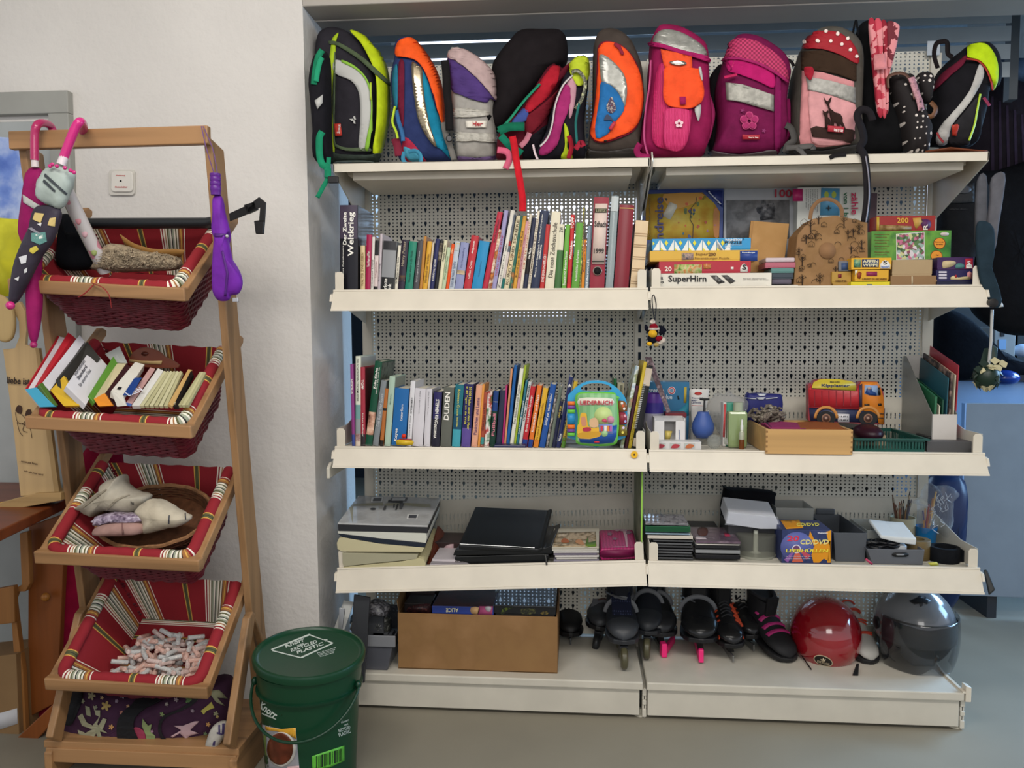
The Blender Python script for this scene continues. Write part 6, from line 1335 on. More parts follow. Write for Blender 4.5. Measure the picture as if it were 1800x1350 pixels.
D(T,mb,M_,'portrait_print','610 560 625 520 680 510 710 535 705 580 650 600',mat('5a3a34'),.001,2,.0005); D(T,mb,M_,'label_print','590 592 680 600 700 625 600 622',mat('c0b4b8'),.001,0,.0005); D(T,mb,M_,'red_print','860 565 910 570 920 600 870 598',mat('a83050'),.001,0,.0005)
P=at(*M_(530,432),.19);Q=at(*M_(870,480),.19); T=thing('film_box','dark film boxed set lying behind the mauve case','box',P,GC); mb=MB().box(P.x,Q.x,.19,.36,Q.z-.03,P.z); mb.build('box_shell',mat('2c2c30',.25,'melange',cs=('2c2c30','44423e','5a564c','26262a'),nscale=30,coat=.4),T); T.location.z=S4
MB().box(P.x+.01,Q.x-.01,.2,.35,S4,Q.z-.03).build('lower_box',mat('26262a',.4),T)
T=thing('black_pouch','black padded case standing at the perforated wall behind the white cards','pouch',at(*M_(1090,300),.3)); T.location.z=S4
b1=puff([M_(*p) for p in ((850,500),(855,150),(880,142),(1300,172),(1330,215),(1325,300),(1320,500))],.28,.07,5,n=2); b1.build('pouch_body',fab('121317'),T,smooth=50)
T=thing('card_tray','stack of white cards in a clear plastic tray','tray',at(*M_(1100,520),.12)); T.location.z=S4
f=[at(*M_(x,y),.11) for x,y in ((880,480),(905,372),(1345,420),(1390,530),(1200,530))]; MB().extrude(f,(0,.11,.028)).build('card_stack',mat('cfd0d6',.5),T,bevel=.002)
f=[at(*M_(x,y),.105) for x,y in ((870,490),(895,365),(1360,415),(1405,535))]; MB().extrude(f,(0,.002,0)).build('tray_front',clear('d8dce4',.35),T)
MB().box(at(*M_(905,0),.15).x,at(*M_(1380,0),.15).x,.14,.30,S4,at(*M_(900,500),.12).z).build('tray_support',mat('3a3a3e',.5),T)
T=thing('disc_spindle','clear round disc spindle with central column','disc spindle',at(*M_(1155,800),.09)); T.location.z=S4
c=at(*M_(1155,700),.13); r=(at(*M_(1340,700),.13).x-at(*M_(970,700),.13).x)/2; zt_=at(*M_(1155,575),.13).z
MB().lathe([(r,S4+.008),(r,zt_),(r-.003,zt_+.002),(.01,zt_+.003)],(c.x,.13,0),48).build('clear_dome',clear('a8aa9c',.5),T,smooth=True)
MB().lathe([(r+.002,S4),(r+.002,S4+.008),(r-.004,S4+.009)],(c.x,.13,0),48).build('spindle_base',mat('8f9084',.2,coat=.3),T,smooth=True)
MB().lathe([(.018,S4+.009),(.008,S4+.013),(.0075,zt_+.012),(.004,zt_+.014)],(c.x,.13,0),24).build('spindle_post',mat('b4b6aa',.2,coat=.4),T,smooth=True)
# blank sleeves carton
T=thing('sleeve_carton','purple and orange carton of empty disc cases with yellow lettering','box',at(*M_(1600,845),.04)); T.location.z=S4
P=at(1375,931,.04);Q=at(1461,990,.04); mb=MB().box(P.x,Q.x,.04,.18,S4,P.z); mb.build('carton',mat('34406c',.4,'melange',cs=('34406c','2c3660','3f4c7c'),nscale=9),T,bevel=.001)
q2=lambda s:[ (float(a),float(b)) for a,b in zip(s.split()[::2],s.split()[1::2])]
def cd(nm,s,c,off,n=0): return decal(T,nm,q2(s),.04,mat(c,.4),off,n,.0005)
cd('orange_star','1424 933 1431 948 1445 956 1461 950 1461 989 1448 982 1440 989 1430 989 1425 970 1432 960 1420 952','d8901c',.0006)
cd('orange_star','1452 935 1461 932 1461 989 1454 989 1458 960','e09a24',.0006)
decal(T,'disc_picture',[(1401+29*math.cos(a*PI/16),962+27*math.sin(a*PI/16)) for a in range(32)],.04,mat('5a62a0',.4),.0012,0,.0005)
cd('disc_shine','1401 962 1392 988 1412 988','c8604a',.0018); cd('disc_shine','1401 962 1378 984 1385 989','8a5aa0',.0018); cd('disc_shine','1401 962 1418 984 1425 976','b84a5a',.0018)
for rr,cc in ((7.5,'e4e0e8'),(6,'6a4068')): decal(T,'ring_print',[(1400+rr*math.cos(a*PI/10),965+rr*math.sin(a*PI/10)) for a in range(20)],.04,mat(cc,.4),.0022+.0004*(rr<7),0,.0003)
text(T,'20',1383,951,9,mat('d83048'),.04,w=21,off=.003,shear=.2)
text(T,'CD/DVD',1406,957,8.5,mat('e8dc88'),.04,w=50,off=.003,shear=.2); text(T,'LEERHÜLLEN',1381,971,7,mat('e8dc40'),.04,w=74,off=.0036,shear=.2)
merge_text(T,[('für Ihre Sammlung aus dem',1381,979,2,46,0),('Archiv, stapelbar und klar',1381,983,2,44,0)],mat('d8d4e0'),.04,.003); text(T,'Wolkenlos',1437,938,2.6,mat('e8e8f0'),.04,w=18,off=.003)
D(T,mb,M_,'lid_print','1385 450 1560 445 1600 520 1440 530',mat('d8901c'),.001,0,.0004); text(T,'CD/DVD',1400,925,5,mat('e8dc60'),mb,w=40,off=.002)
# bins
def taper_bin(T,x0,x1,xb0,xb1,Y0,Y1,z0,zt,m,t=.003,name='bin_body'):
    """open box; outer bottom x0..x1, outer rim xb0..xb1"""
    mb=MB(); g=.006
    def ring(a,b,c,d,z,i=0): return [(a+i,c+i,z),(b-i,c+i,z),(b-i,d-i,z),(a+i,d-i,z)]
    R=[ring(x0,x1,Y0+g,Y1-g,z0),ring(xb0,xb1,Y0,Y1,zt),ring(xb0,xb1,Y0,Y1,zt,t),ring(x0,x1,Y0+g,Y1-g,z0+t,t)]
    mb.loft(R); mb.build(name,m,T,bevel=.0015); return mb
gb=mat('4e5258',.45)
T=thing('plastic_bin','tall dark grey plastic bin with handle slots on the fourth shelf','bin',at(*Q_(420,760),.08)); T.location.z=S4
a=at(*Q_(290,520),.07);b_=at(*Q_(556,520),.07); bb0=at(*Q_(310,750),.07).x;bb1=at(*Q_(540,750),.07).x
taper_bin(T,bb0,bb1,a.x,b_.x,.065,.33,S4,a.z,gb)
MB().box(a.x+.02,b_.x-.02,.322,.335,a.z,a.z+.02).build('rear_handle',gb,T,bevel=.004)
T=thing('plastic_bin','low grey plastic bin with oval hand hole in its front','bin',at(*Q_(780,780),.05)); T.location.z=S4
a=at(*Q_(552,648),.05);b_=at(*Q_(1010,648),.05); lb=at(*Q_(602,775),.05).x; rb=at(*Q_(1000,775),.05).x
taper_bin(T,lb,rb,a.x,b_.x,.045,.17,S4,a.z,mat('5f6268',.45))
decal(T,'hand_hole',[Q_(822+(-1 if 6<q<18 else 1)*30+36*math.cos((q)*PI/12)*1,698+17*math.sin(q*PI/12)) for q in range(24)],.045,mat('17181a',.5),.001,0)
decal(T,'hand_hole_inset',[Q_(822+(-1 if 6<q<18 else 1)*16+16*math.cos(q*PI/12),698+6*math.sin(q*PI/12)) for q in range(24)],.045,mat('8a8c90',.5),.002,0)
T=thing('cable_bundle','black cable coils lying in the low grey bin','cable',at(*Q_(690,620),.1)); rng=random.Random(8)
for k in range(1):
    mb=MB()
    for j in range(9):
        cx=at(*Q_(600+20*j,610),.1).x; P=[Vector((cx+rng.uniform(.012,.03)*math.cos(a),.1+rng.uniform(.012,.03)*math.sin(a),a0+.0)) for a0 in [at(*Q_(650,610+rng.uniform(-25,20)),.1).z] for a in [i*PI/5 for i in range(11)]]
        mb.tube(smooth_path(P,2),.0032,6)
    mb.build('cable_loops',mat('15161a',.45),T,smooth=True)
T=thing('white_device','white flat device with a black screen tipped on the low grey bin','device',at(*Q_(830,600),.1))
f=[at(*Q_(x,y),.07) for x,y in ((662,570),(665,545),(800,560),(952,570),(946,625),(800,605))]; MB().extrude(f,(-.004,.10,.03)).build('device_body',mat('c8cccc',.35),T,bevel=.004)
f=[at(*Q_(x,y),.13) for x,y in ((700,510),(700,498),(858,520),(860,534))]; MB().extrude(f,(0,.03,.012)).build('device_screen',mat('141518',.2),T,bevel=.001)
f=at(*Q_(832,650),.09); MB().lathe([(.017,at(*Q_(0,652),.09).z-.008),(.019,at(*Q_(0,615),.09).z),(.012,at(*Q_(0,600),.09).z)],(f.x,.1,0)).build('device_foot',mat('c0c4c6',.35),T,smooth=True)
def roll(lab,nm,x0,x1,yt,yb,Y,c,hole,w=None):
    a=at(*Q_(x0,yt),Y);b_=at(*Q_(x1,yt),Y); r=(b_.x-a.x)/2; cx=(a.x+b_.x)/2; T=thing(nm,lab,'tape',(cx,Y+r,S4))
    zt=at(*Q_(0,(yt)),Y+r).z-.004; MB().lathe([(hole*r,S4),(r*.97,S4),(r,S4+.003),(r,zt-.002),(r*.97,zt),(hole*r,zt),(hole*r,S4)],(cx,Y+r,0),40,cap=False).build('tape_roll',w or mat(c,.55),T,smooth=40); return T,cx,r,zt
T,cx,r,zt_=roll('brown webbing roll standing between low grey bin and black roll','webbing_roll',890,1104,545,750,.09,'6c5a34',.55,mat('5c4c2c',.6,'bands',c2='6c5a36',nscale=120,ax='Z'))
T,cx,r,zt_=roll('black hook tape roll with loose end at the end of the fourth shelf','tape_roll',1108,1345,600,785,.06,'15171b',.72,mat('15171b',.9,'fabric'))
MB().extrude([(cx+r-.006,.06+r,S4),(cx+r+.016,.05+r*.6,S4),(cx+r+.016,.05+r*.6,zt_-.012),(cx+r-.004,.06+r,zt_-.002)],(0,.003,0)).build('loose_end',mat('17191d',.9,'fabric'),T)
# brush pot
T=thing('brush_pot','beige cylindrical pot full of paint brushes','pot',at(*Q_(880,500),.22)); T.location.z=S4
a=at(*Q_(782,420),.22);b_=at(*Q_(980,420),.22); r=(b_.x-a.x)/2; cx=(a.x+b_.x)/2; zt_=a.z
MB().lathe([(r*.95,S4),(r,zt_),(r*.93,zt_),(r*.9,S4+.004)],(cx,.22+r,0),36).build('pot_body',mat('a8a288',.5),T,smooth=40)
rng=random.Random(6)
bt=[(760,225,'5a3a2a'),(800,330,'8a7a60'),(830,270,'4a2a22'),(848,262,'2a2424'),(875,300,'8a6a4a'),(898,195,'3a3a40'),(785,300,'6a3a28'),(910,260,'5a5660'),(862,345,'a89878'),(815,280,'7a4a34')]
for i,(x,y,c) in enumerate(bt):
    Tb=thing('paint_brush',('paint brush with %s handle leaning in the beige pot'%('russet','buff','maroon','charcoal','tan','slim dark','chestnut','violet grey','straw','copper')[i]),'brush',(cx,.22+r,S4),'paint brushes in the beige pot')
    P0=Vector((cx+(x-880)/4.5*.0006+rng.uniform(-.006,.006),.22+r+rng.uniform(-.012,.012),S4+.05)); P1=at(*Q_(x,y),.22+r+rng.uniform(-.02,.02))
    MB().tube([P0,P0+(P1-P0)*.75,P0+(P1-P0)*.8,P1],lambda t:.0028 if t<.3 else (.0034 if t<.9 else .0016),8).build('handle',mat(c,.4),Tb,smooth=True)
    MB().tube([P0+(P1-P0)*.80,P0+(P1-P0)*.9],.0036,8).build('ferrule',mat('8a8070',.3,metal=.7),Tb,smooth=True)
T=thing('blue_cup','translucent blue cup holding wooden brushes inside a clear bag','cup',at(*Q_(1075,570),.2)); T.location.z=S4
a=at(*Q_(975,490),.2);b_=at(*Q_(1150,490),.2); r=(b_.x-a.x)/2; cx=(a.x+b_.x)/2; zt_=a.z
MB().lathe([(r*.8,S4+.002),(r,zt_),(r*.94,zt_),(r*.75,S4+.006)],(cx,.2+r,0),32).build('cup_body',mat('1f6aa0',.2,alpha=.85),T,smooth=40)
for i,(x,y,c,n) in enumerate(((1020,330,'b8843c','honey wood'),(1050,300,'8a2a2c','red'),(1080,250,'9a6a3c','brown wood'),(1105,200,'c09a5c','long pale wood'),(1000,350,'3a4a7a','blue'),(1060,340,'2a4a8a','deep blue'))):
    Tb=thing('paint_brush',f'{n} brush handle inside the clear bag','brush',(cx,.2+r,S4),'brushes in the blue cup'); P0=Vector((cx+(i-2.5)*.004,.2+r,S4+.03)); P1=at(*Q_(x,y),.2+r)
    MB().tube([P0,P0*.3+P1*.7,P1],lambda t:.004-.0015*t,8).build('handle',mat(c,.4),Tb,smooth=True)
T=thing('clear_bag','crumpled clear plastic bag pulled over the brushes','bag',at(*Q_(1110,560),.18)); T.location.z=S4
b1=puff([Q_(*p) for p in ((975,520),(970,300),(920,290),(990,250),(1020,170),(1060,130),(1110,160),(1200,150),(1272,200),(1225,260),(1225,420),(1180,560),(1100,480))],.17,.11,2.4,wob=.03); b1.build('bag_film',clear('dadfe6',.22),T,smooth=70)
mb=MB(); rng=random.Random(9)
for k in range(16):
    x=rng.uniform(1080,1215);y=rng.uniform(180,480); P=[at(*Q_(x+rng.uniform(-20,20)+i*rng.uniform(-6,6),y+i*22),.172) for i in range(4)]; mb.tube(smooth_path(P,3),.0011,4)
mb.build('bag_crease',mat('c8ccd2',.2,alpha=.6),T,smooth=True)
T=thing('clear_box','frosted clear storage box lying between the grey bins','box',at(*Q_(620,500),.2)); T.location.z=S4
a=at(*Q_(560,505),.18);b_=at(*Q_(745,505),.18); taper_bin(T,a.x+.004,b_.x-.004,a.x,b_.x,.18,.35,S4,a.z,mat('b0b2ac',.3,alpha=.7),name='box_shell')
T=thing('clear_box','clear box with handle standing behind the sleeve carton','box',at(*M_(1520,400),.25)); T.location.z=S4
a=at(*M_(1345,330),.22);b_=at(*M_(1700,330),.22); taper_bin(T,a.x+.004,b_.x-.004,a.x,b_.x,.22,.35,S4,a.z,mat('a4a6a2',.3,alpha=.65),name='box_shell')
T=thing('end_handle','black rubber grip sticking out at the end of the fourth shelf rail','grip',at(*Q_(1520,910),-.02))
quadbox(T,'grip_body',[Q_(1525,1018),Q_(1575,975),Q_(1512,815),Q_(1482,815)],-.03,.0,.02,mat('1c1e1e',.5),bevel=.004)
for lab,q,c in (('pink pencil lying before the low grey bin','540 735 555 725 608 770 590 778','b03a5a'),('lime yellow paper strip under the brown webbing roll','1040 760 1110 755 1125 780 1060 785','b8b44a')):
    T=thing('small_scrap' if 'strip' in lab else 'pencil',lab,'pencil' if 'pencil' in lab else 'paper strip',at(*pts(Q_,q)[0],.01)); decal(T,'body',pts(Q_,q),.012,mat(c,.5),0,0,.004)
# ================================================================ BASE SHELF
B0=.1275
U_=Z(580,1020,4.2857); V_=Z(960,1020,4.5); X_=Z(1330,1020,4.186)
T=thing('storage_box','clear grey plastic storage box filled with wrapped oddments','storage box',(-.9,.12,B0))
a=at(*U_(236,415),.02);b_=at(*U_(485,408),.02); bb=at(*U_(430,680),.02).x; lb=at(*U_(180,680),.02).x
for kk in (1,): taper_bin(T,lb-.02,bb,a.x-.035,b_.x,.02,.33,B0,a.z,mat('5e6068',.25,alpha=.72,coat=.4),name='box_shell')
MB().box(a.x-.036,b_.x+.004,.014,.022,a.z-.035,a.z+.002).build('box_rim',mat('85878c',.3,alpha=.85),T,bevel=.002)
fill=[('grey crumpled cloth bundle on the clear storage box',[(260,180),(340,150),(400,165),(450,205),(430,260),(370,250),(290,250)],'8c8a90'),('striped black and white woven band in the clear storage box',[(160,350),(180,305),(250,310),(290,350),(290,400),(230,405)],'6a6a66'),('clear wrapped bundle in the storage box',[(300,290),(340,250),(430,260),(460,320),(440,390),(330,400)],'54564e'),('khaki scrap bundle at the corner of the storage box',[(380,380),(410,340),(455,345),(450,400),(390,405)],'a09a80'),('blue scrap of cloth at the back of the storage box',[(160,310),(175,250),(240,260),(300,300),(260,320)],'4a6a80')]
for i,(lab,o,c) in enumerate(fill):
    T=thing('cloth_bundle',lab,'cloth bundle',at(*U_(*o[0]),.12),'oddments in the clear storage box')
    b1=puff([U_(*p) for p in o],.06+.02*i,.08,2.4,wob=.06); b1.build('bundle',mat(c,.6,'melange',cs=(c,'2c2c2e',c,'b8b8b4'),nscale=60) if i!=1 else mat('b8b8b0',.7,'bands',c2='26262a',nscale=50,dist=6),T,smooth=70)
    MB().box(at(*U_(o[0][0]+20,0),.1).x,at(*U_(o[2][0],0),.1).x,.1,.16,B0+.006,min(v.z for v in b1.v)+.02).build('bundle_base',mat('44464a',.7),T)
# cardboard box with boxed games
CB=mat('8c6a42',.75,'melange',cs=('94704a','86643e','8c6a42'),nscale=8)
T=thing('cardboard_carton','large open brown cardboard carton on the base shelf','carton',(-.55,.15,B0))
Yc=.045; a=at(699,1081,Yc);b_=at(980,1081,Yc); t=.004; X0,X1=a.x,b_.x; zt_=at(840,1081,Yc).z
MB().box(X0,X1,Yc,Yc+t,B0,zt_).build('front_panel',CB,T,bevel=.001)
MB().box(X0,X0+t,Yc+t,.345,B0,zt_).build('side_panel',CB,T); MB().box(X1-t,X1,Yc+t,.345,B0,zt_).build('side_panel',CB,T); MB().box(X0,X1,.345,.349,B0,zt_).build('back_panel',CB,T)
MB().box(X0,X1,Yc,.349,B0-.0,B0+.003).build('bottom_panel',CB,T)
MB().extrude([(X0,Yc+.01,zt_),(X0,.33,zt_),(X0-.004,.33,zt_+.09),(X0-.004,.05,zt_+.04)],(.003,0,0)).build('side_flap',mat('7a5c3a',.75),T)
games=[('dark wine game box lying at the back of the carton',(575,80,790,180),.16,'241418',.17,.0),('blue game box with white and yellow title and pink end, in the carton',(768,192,1232,262),.052,'243c8c',.2,.035),('black jigsaw box with green and gold print, in the carton',(1238,188,1700,262),.055,'14171c',.2,.03),('cream and navy card box at the back of the carton',(1240,92,1470,150),.2,'5a5a4a',.1,.0),('black game box with red print, beside the blue one in the carton',(560,172,762,252),.06,'1a1214',.1,.0),('black shiny box at the back right of the carton',(1480,92,1705,180),.21,'0e1216',.1,0)]
for i,(lab,(x0,y0,x1,y1),Y,c,dp,rise) in enumerate(games):
    P=at(*U_(x0,y0),Y);Q=at(*U_(x1,y1),Y); T=thing('game_box',lab,'game box',((P.x+Q.x)/2,Y,Q.z),'boxed games in the brown carton')
    zb=Q.z if i not in (0,3,5) else zt_-.04
    mb=MB().box(P.x,Q.x,Y,Y+dp,zb,P.z); mb.build('box_lid',mat(c,.3,coat=.3),T,bevel=.001)
    MB().box(P.x+.004,Q.x-.004,Y+.004,Y+dp-.004,B0+.004,zb).build('box_below',mat('2a2624',.6),T)
    if i==1:
        text(T,'ALICE',*U_(968,210),7,mat('d0cca8'),Y,w=22,ang=180,off=.002)
        dec(T,'pink_end',U_,'1125 195 1228 195 1222 262 1110 262',Y,mat('b0507c'),.001); dec(T,'character_print',U_,'1062 205 1125 205 1115 255 1065 250',Y,mat('d0a878'),.001,2); dec(T,'white_print',U_,'1170 200 1215 200 1205 235 1180 232',Y,mat('c8c8cc'),.002,2)
        mb2=MB().box(P.x+.002,Q.x-.002,Y+.002,Y+dp-.002,P.z,P.z+.0006); mb2.build('lid_picture',pm('3a2420','4a2a2a','2c2020',n=14),T)
    elif i==2:
        for q,cc in (('1285 250 1300 215 1345 205 1380 210 1330 225 1310 255','5a6a24'),('1440 215 1540 210 1545 250 1450 255','5a5a34'),('1590 240 1640 235 1640 258 1595 258','7a6a30')): dec(T,'gold_print',U_,q,Y,mat(cc,.4,'melange',cs=(cc,'14171c',cc),nscale=90),.001,2)
    elif i==4: dec(T,'red_print',U_,'590 200 750 175 755 245 600 250',Y,mat('4a2428',.4,'melange',cs=('6a3a38','1a1214','4a2428'),nscale=90),.001,2)
    elif i==3: dec(T,'navy_print',U_,'1385 98 1468 96 1465 150 1390 150',Y,mat('3a4070'),.001); dec(T,'cream_print',U_,'1250 100 1340 100 1330 148 1245 146',Y,mat('8a8460'),.001)
# grey lid / black bin behind the green bucket
T=thing('dark_board','dark grey slanted panel standing behind the green bucket','panel',(-.98,-.02,0))
quadbox(T,'panel_face',[(612,1200),(640,1200),(650,1050),(622,1045)],-.06,.0,.012,mat('2a2c30',.45)); quadbox(T,'steel_rail',[(594,1108),(601,1108),(606,1070),(596,1068)],-.07,-.05,.008,mat('8c8e90',.3,metal=.6))
quadbox(T,'pale_sheet',[(575,1140),(600,1120),(622,1058),(604,1055)],-.04,.02,.003,mat('a8aaa8',.4)); 
# skates and shoes
def shoe(label,name,cat,x,y,L,w,h,H,rot,cols,kind,group=None,z=B0,roll_=0,lift=0,laces=None,cuff=None,toe=None,pitch=0):
    """footwear facing the camera side: toe at y, heel at y+L; h instep height, H shaft height"""
    T=thing(name,label,cat,(x,y,z),group)
    w*=1.12; h*=1.08
    R_=Matrix.Translation((x,y,z))@Matrix.Rotation(math.radians(rot),4,'Z')@Matrix.Rotation(math.radians(roll_),4,'Y')@Matrix.Rotation(math.radians(pitch),4,'X')@Matrix.Translation((0,0,lift))
    def mk(): m=MB(); m.X=R_; return m
    W_=[.12,.62,.86,1,.98,.9,.84,.8,.78,.55]; Hh=[.12,.3,.4,.5,.66,.86,1,1.05,1,.75]; Ys=[0,.04,.12,.25,.4,.52,.66,.8,.93,1.0]
    rings=[]
    for a,b,c in zip(Ys,W_,Hh):
        hh=max(.01,h*c); rings.append([Vector((w/2*b*math.cos(q),a*L,.012+hh*(.5+.5*math.sin(q)) if math.sin(q)>0 else .012+hh*.5*(1+math.sin(q)*.98))) for q in [k*2*PI/20 for k in range(20)]])
    up=mk().loft(rings); up.build('upper',cols[0],T,smooth=True)
    def outl(s,y0=0.): return [(w/2*s*b,a*L*(1+.02)-.006+y0) for a,b in zip(Ys,W_)]
    o=outl(1.06); sole=[(px_,py_,0) for px_,py_ in o]+[(-px_,py_,0) for px_,py_ in reversed(o)]
    mk().extrude(sole,(0,0,.016)).build('sole',cols[1],T,bevel=.003)
    if H>h*1.05:
        sr=[]
        for t in (0,.3,.6,.85,1):
            zc=h*.55+(H-h*.55)*t; ry=L*(.26-.05*math.sin(PI*min(1,t*1.3))); sr.append([Vector((w*.42*math.cos(q),L*.72+L*.04*t+ry*math.sin(q),zc+(.012*math.sin(q)))) for q in [k*2*PI/20 for k in range(20)]])
        mk().loft(sr).build('shaft',cols[0] if cuff is None else cuff,T,smooth=True)
        mk().tube([(w*.38*math.cos(q),L*.76+L*.21*math.sin(q),H) for q in [k*2*PI/16 for k in range(16)]],.007,6,closed=True).build('collar_padding',mat('26262a',.8),T,smooth=True)
        mk().extrude([(-w*.2,L*.50,h*.8),(w*.2,L*.50,h*.8),(w*.24,L*.50,H+.012),(-w*.24,L*.50,H+.012)],(0,.01,0)).build('tongue',cols[2],T,bevel=.004)
    if toe:
        rr=[[Vector((v.x*1.03,v.y-.002,v.z*(1.0)+.001)) for v in r] for r in rings[:4]]; rr=[[R for R in q] for q in rr]; mk().loft(rr).build('toe_cap',toe,T,smooth=True)
    if laces:
        mb=mk(); n=5
        for k in range(n):
            t=.34+.2*k/n; hz=h*(.62+.38*k/n)+.016; sg=1 if k%2 else -1
            mb.tube(smooth_path([(-w*.2,t*L,hz-.004),(0,(t+.012*sg)*L,hz+.006),(w*.2,(t+.02)*L,hz-.004)],3),.0028,6)
        mb.build('laces',laces,T,smooth=True)
    if 1:
        def arc(nm,y,m,r=.0045,a0=.12,a1=.88,dy=.0,k=1.06,fl=.5):
            t=y/L; i=max(j for j in range(len(Ys)-1) if Ys[j]<=t); u=(t-Ys[i])/(Ys[i+1]-Ys[i]); b=W_[i]+(W_[i+1]-W_[i])*u; hh=h*(Hh[i]+(Hh[i+1]-Hh[i])*u); n=14; P_=[]
            for j in range(n+1): q=PI*(a0+(a1-a0)*j/n); P_.append((w/2*b*k*math.cos(q),y+dy*math.sin(q),.012+hh*(.5+.5*math.sin(q)*k)+.001))
            mk().tube(P_,r,6,flat=fl).build(nm,m,T,smooth=True)
        mk.arc=arc
    return T,mk,R_
def straps(T,mk,L,w,h,H,m,zs):
    mk.arc('buckle_strap',L*.5,m,.009,.02,.98)
    for t in zs:
        z_=h*.6+(H-h*.6)*t; mk().tube([(w*.45*math.cos(q),L*.73+L*.26*math.sin(q),z_+.006*math.sin(q*2)) for q in [k*2*PI/20 for k in range(20)]],.008,6,closed=True,flat=.35).build('buckle_strap',m,T,smooth=True)
dk=mat('1b1b1e',.4); dk2=mat('121214',.5); gry=mat('6a6c70',.4); stl=mat('9a9c9c',.25,metal=.85)
def blade(T,mk,L,dz,m=stl,guard=None):
    mk().box(-.0025,.0025,L*.02,L*.98,-dz,-dz+.022).build('blade',m,T,bevel=.001)
    for t in (.22,.75): mk().extrude([(-.014,L*(t-.09),0),(-.014,L*(t+.09),0),(-.006,L*(t+.05),-dz+.02),(-.006,L*(t-.05),-dz+.02)],(.02,0,0)).build('blade_post',dk2,T)
    if guard: mk().box(-.0085,.0085,-.006,L*1.0,-dz-.004,-dz+.022).build('blade_guard',guard,T,bevel=.003)
    if guard: mk().extrude([(-.0085,-.008,-dz-.004),(-.0085,.02,-dz-.004),(-.0085,.012,-dz+.04),(-.0085,-.004,-dz+.04)],(.017,0,0)).build('guard_tip',guard,T,bevel=.003)
def wheels(T,mk,L,m,r=.036,n=4):
    mk().extrude([(-.013,.0,-.006),(-.013,L*1.0,-.006),(-.013,L*.93,-.04),(-.013,L*.05,-.04)],(.026,0,0)).build('wheel_frame',mat('3a3c40',.4,metal=.4),T,bevel=.002)
    for k in range(n):
        q=mk(); c=(0,L*(.0+.33*k),-.046); q.lathe([(.006,-.012),(r*.8,-.0115),(r*.96,-.007),(r,0),(r*.96,.007),(r*.8,.0115),(.006,.012)],c,28,ax=(1,0,0)); q.build('wheel',m,T,smooth=40)
GK='skates and sports shoes on the base shelf'
fx=lambda px,py,z=B0: atz(px,py,z)
p=fx(1003,1140); T,mk,_=shoe('black upright sports boot with silver ring, next to the carton','sports_boot','boot',p.x,p.y+.03,.25,.085,.09,.26,4,(dk2,dk2,dk2),'',GK,lift=.03,laces=None)
blade(T,mk,.25,.03,mat('5a5c60',.3,metal=.6)); mk().tube([(.03*math.cos(q),.17+.04*math.sin(q),.17) for q in [k*2*PI/20 for k in range(20)]],.006,8,closed=True).build('silver_ring',mat('8c8c90',.3,metal=.6),T,smooth=True)
p=fx(1048,1140); T,mk,_=shoe('grey and black inline skate lying tilted beside the silver ringed boot','inline_skate','skate',p.x,p.y+.02,.26,.095,.10,.27,-10,(mat('3c3c40',.5),dk,mat('2a2422',.6)),'',GK,lift=.06,laces=mat('5a4038',.7),toe=mat('303236',.4),roll_=6)
straps(T,mk,.26,.095,.1,.27,gry,(.3,)); wheels(T,mk,.25,mat('26282a',.4),.03)
mb=mk().extrude([(-.044,.04,.04),(.044,.04,.04),(.04,.10,.085),(-.04,.10,.085)],(0,.004,.004)); mb.build('grey_panel',mat('6c6e74',.45),T,bevel=.004)
p=fx(1098,1178); T,mk,_=shoe('navy inline skate with olive wheel and grey buckles, nearest the edge','inline_skate','skate',p.x-.002,p.y+.004,.26,.098,.11,.27,2,(mat('20242c',.6),mat('2a2c30',.4),mat('10131c',.8)),'',GK,lift=.085,laces=None,toe=mat('34373c',.4))
straps(T,mk,.26,.098,.11,.27,gry,(.25,.8)); wheels(T,mk,.26,mat('4f4c38',.35))
mk().extrude([(-.034,.07,.075),(.034,.07,.075),(.034,.14,.125),(-.034,.14,.125)],(0,.01,.006)).build('knit_panel',mat('10162c',.9,'dots',dc='3a4260',nscale=130,r=.25),T,bevel=.004)
p=fx(1135,1160); T,mk,_=shoe('second navy inline skate with olive wheel, behind its pair','inline_skate','skate',p.x+.004,p.y+.004,.26,.092,.11,.27,-6,(mat('1c2028',.6),mat('26282c',.4),mat('10131c',.8)),'',GK,lift=.085,toe=mat('2c2f34',.4))
straps(T,mk,.26,.092,.11,.27,gry,(.35,)); wheels(T,mk,.26,mat('4f4c38',.35))
pink=mat('ec2a78',.45)
p=fx(1176,1152); T,mk,_=shoe('black hard shell skate with pink blade guard turned sideways','ice_skate','skate',p.x-.02,p.y-.015,.25,.105,.115,.28,8,(mat('1a1b1d',.35),dk,dk2),'',GK,lift=.07,toe=mat('222326',.3))
straps(T,mk,.25,.105,.115,.28,gry,(.5,)); blade(T,mk,.25,.062)
q=mk(); q.box(-.0095,.0095,-.012,.02,-.068,-.02); q.build('blade_guard',pink,T,bevel=.003); q=mk(); q.X=q.X@Matrix.Rotation(math.radians(-28),4,'Z'); q.box(-.008,.008,-.006,.14,-.068,-.044); q.build('blade_guard',pink,T,bevel=.003)
p=fx(1234,1168); T,mk,_=shoe('black hard shell skate with upright pink blade guard and glossy toe','ice_skate','skate',p.x-.002,p.y+.01,.25,.112,.115,.28,-3,(mat('1a1b1d',.35),dk,dk2),'',GK,lift=.07,toe=mat('1e1f21',.2))
straps(T,mk,.25,.112,.115,.28,gry,(.15,.7)); blade(T,mk,.25,.062,guard=pink)
org=mat('b8401c',.6)
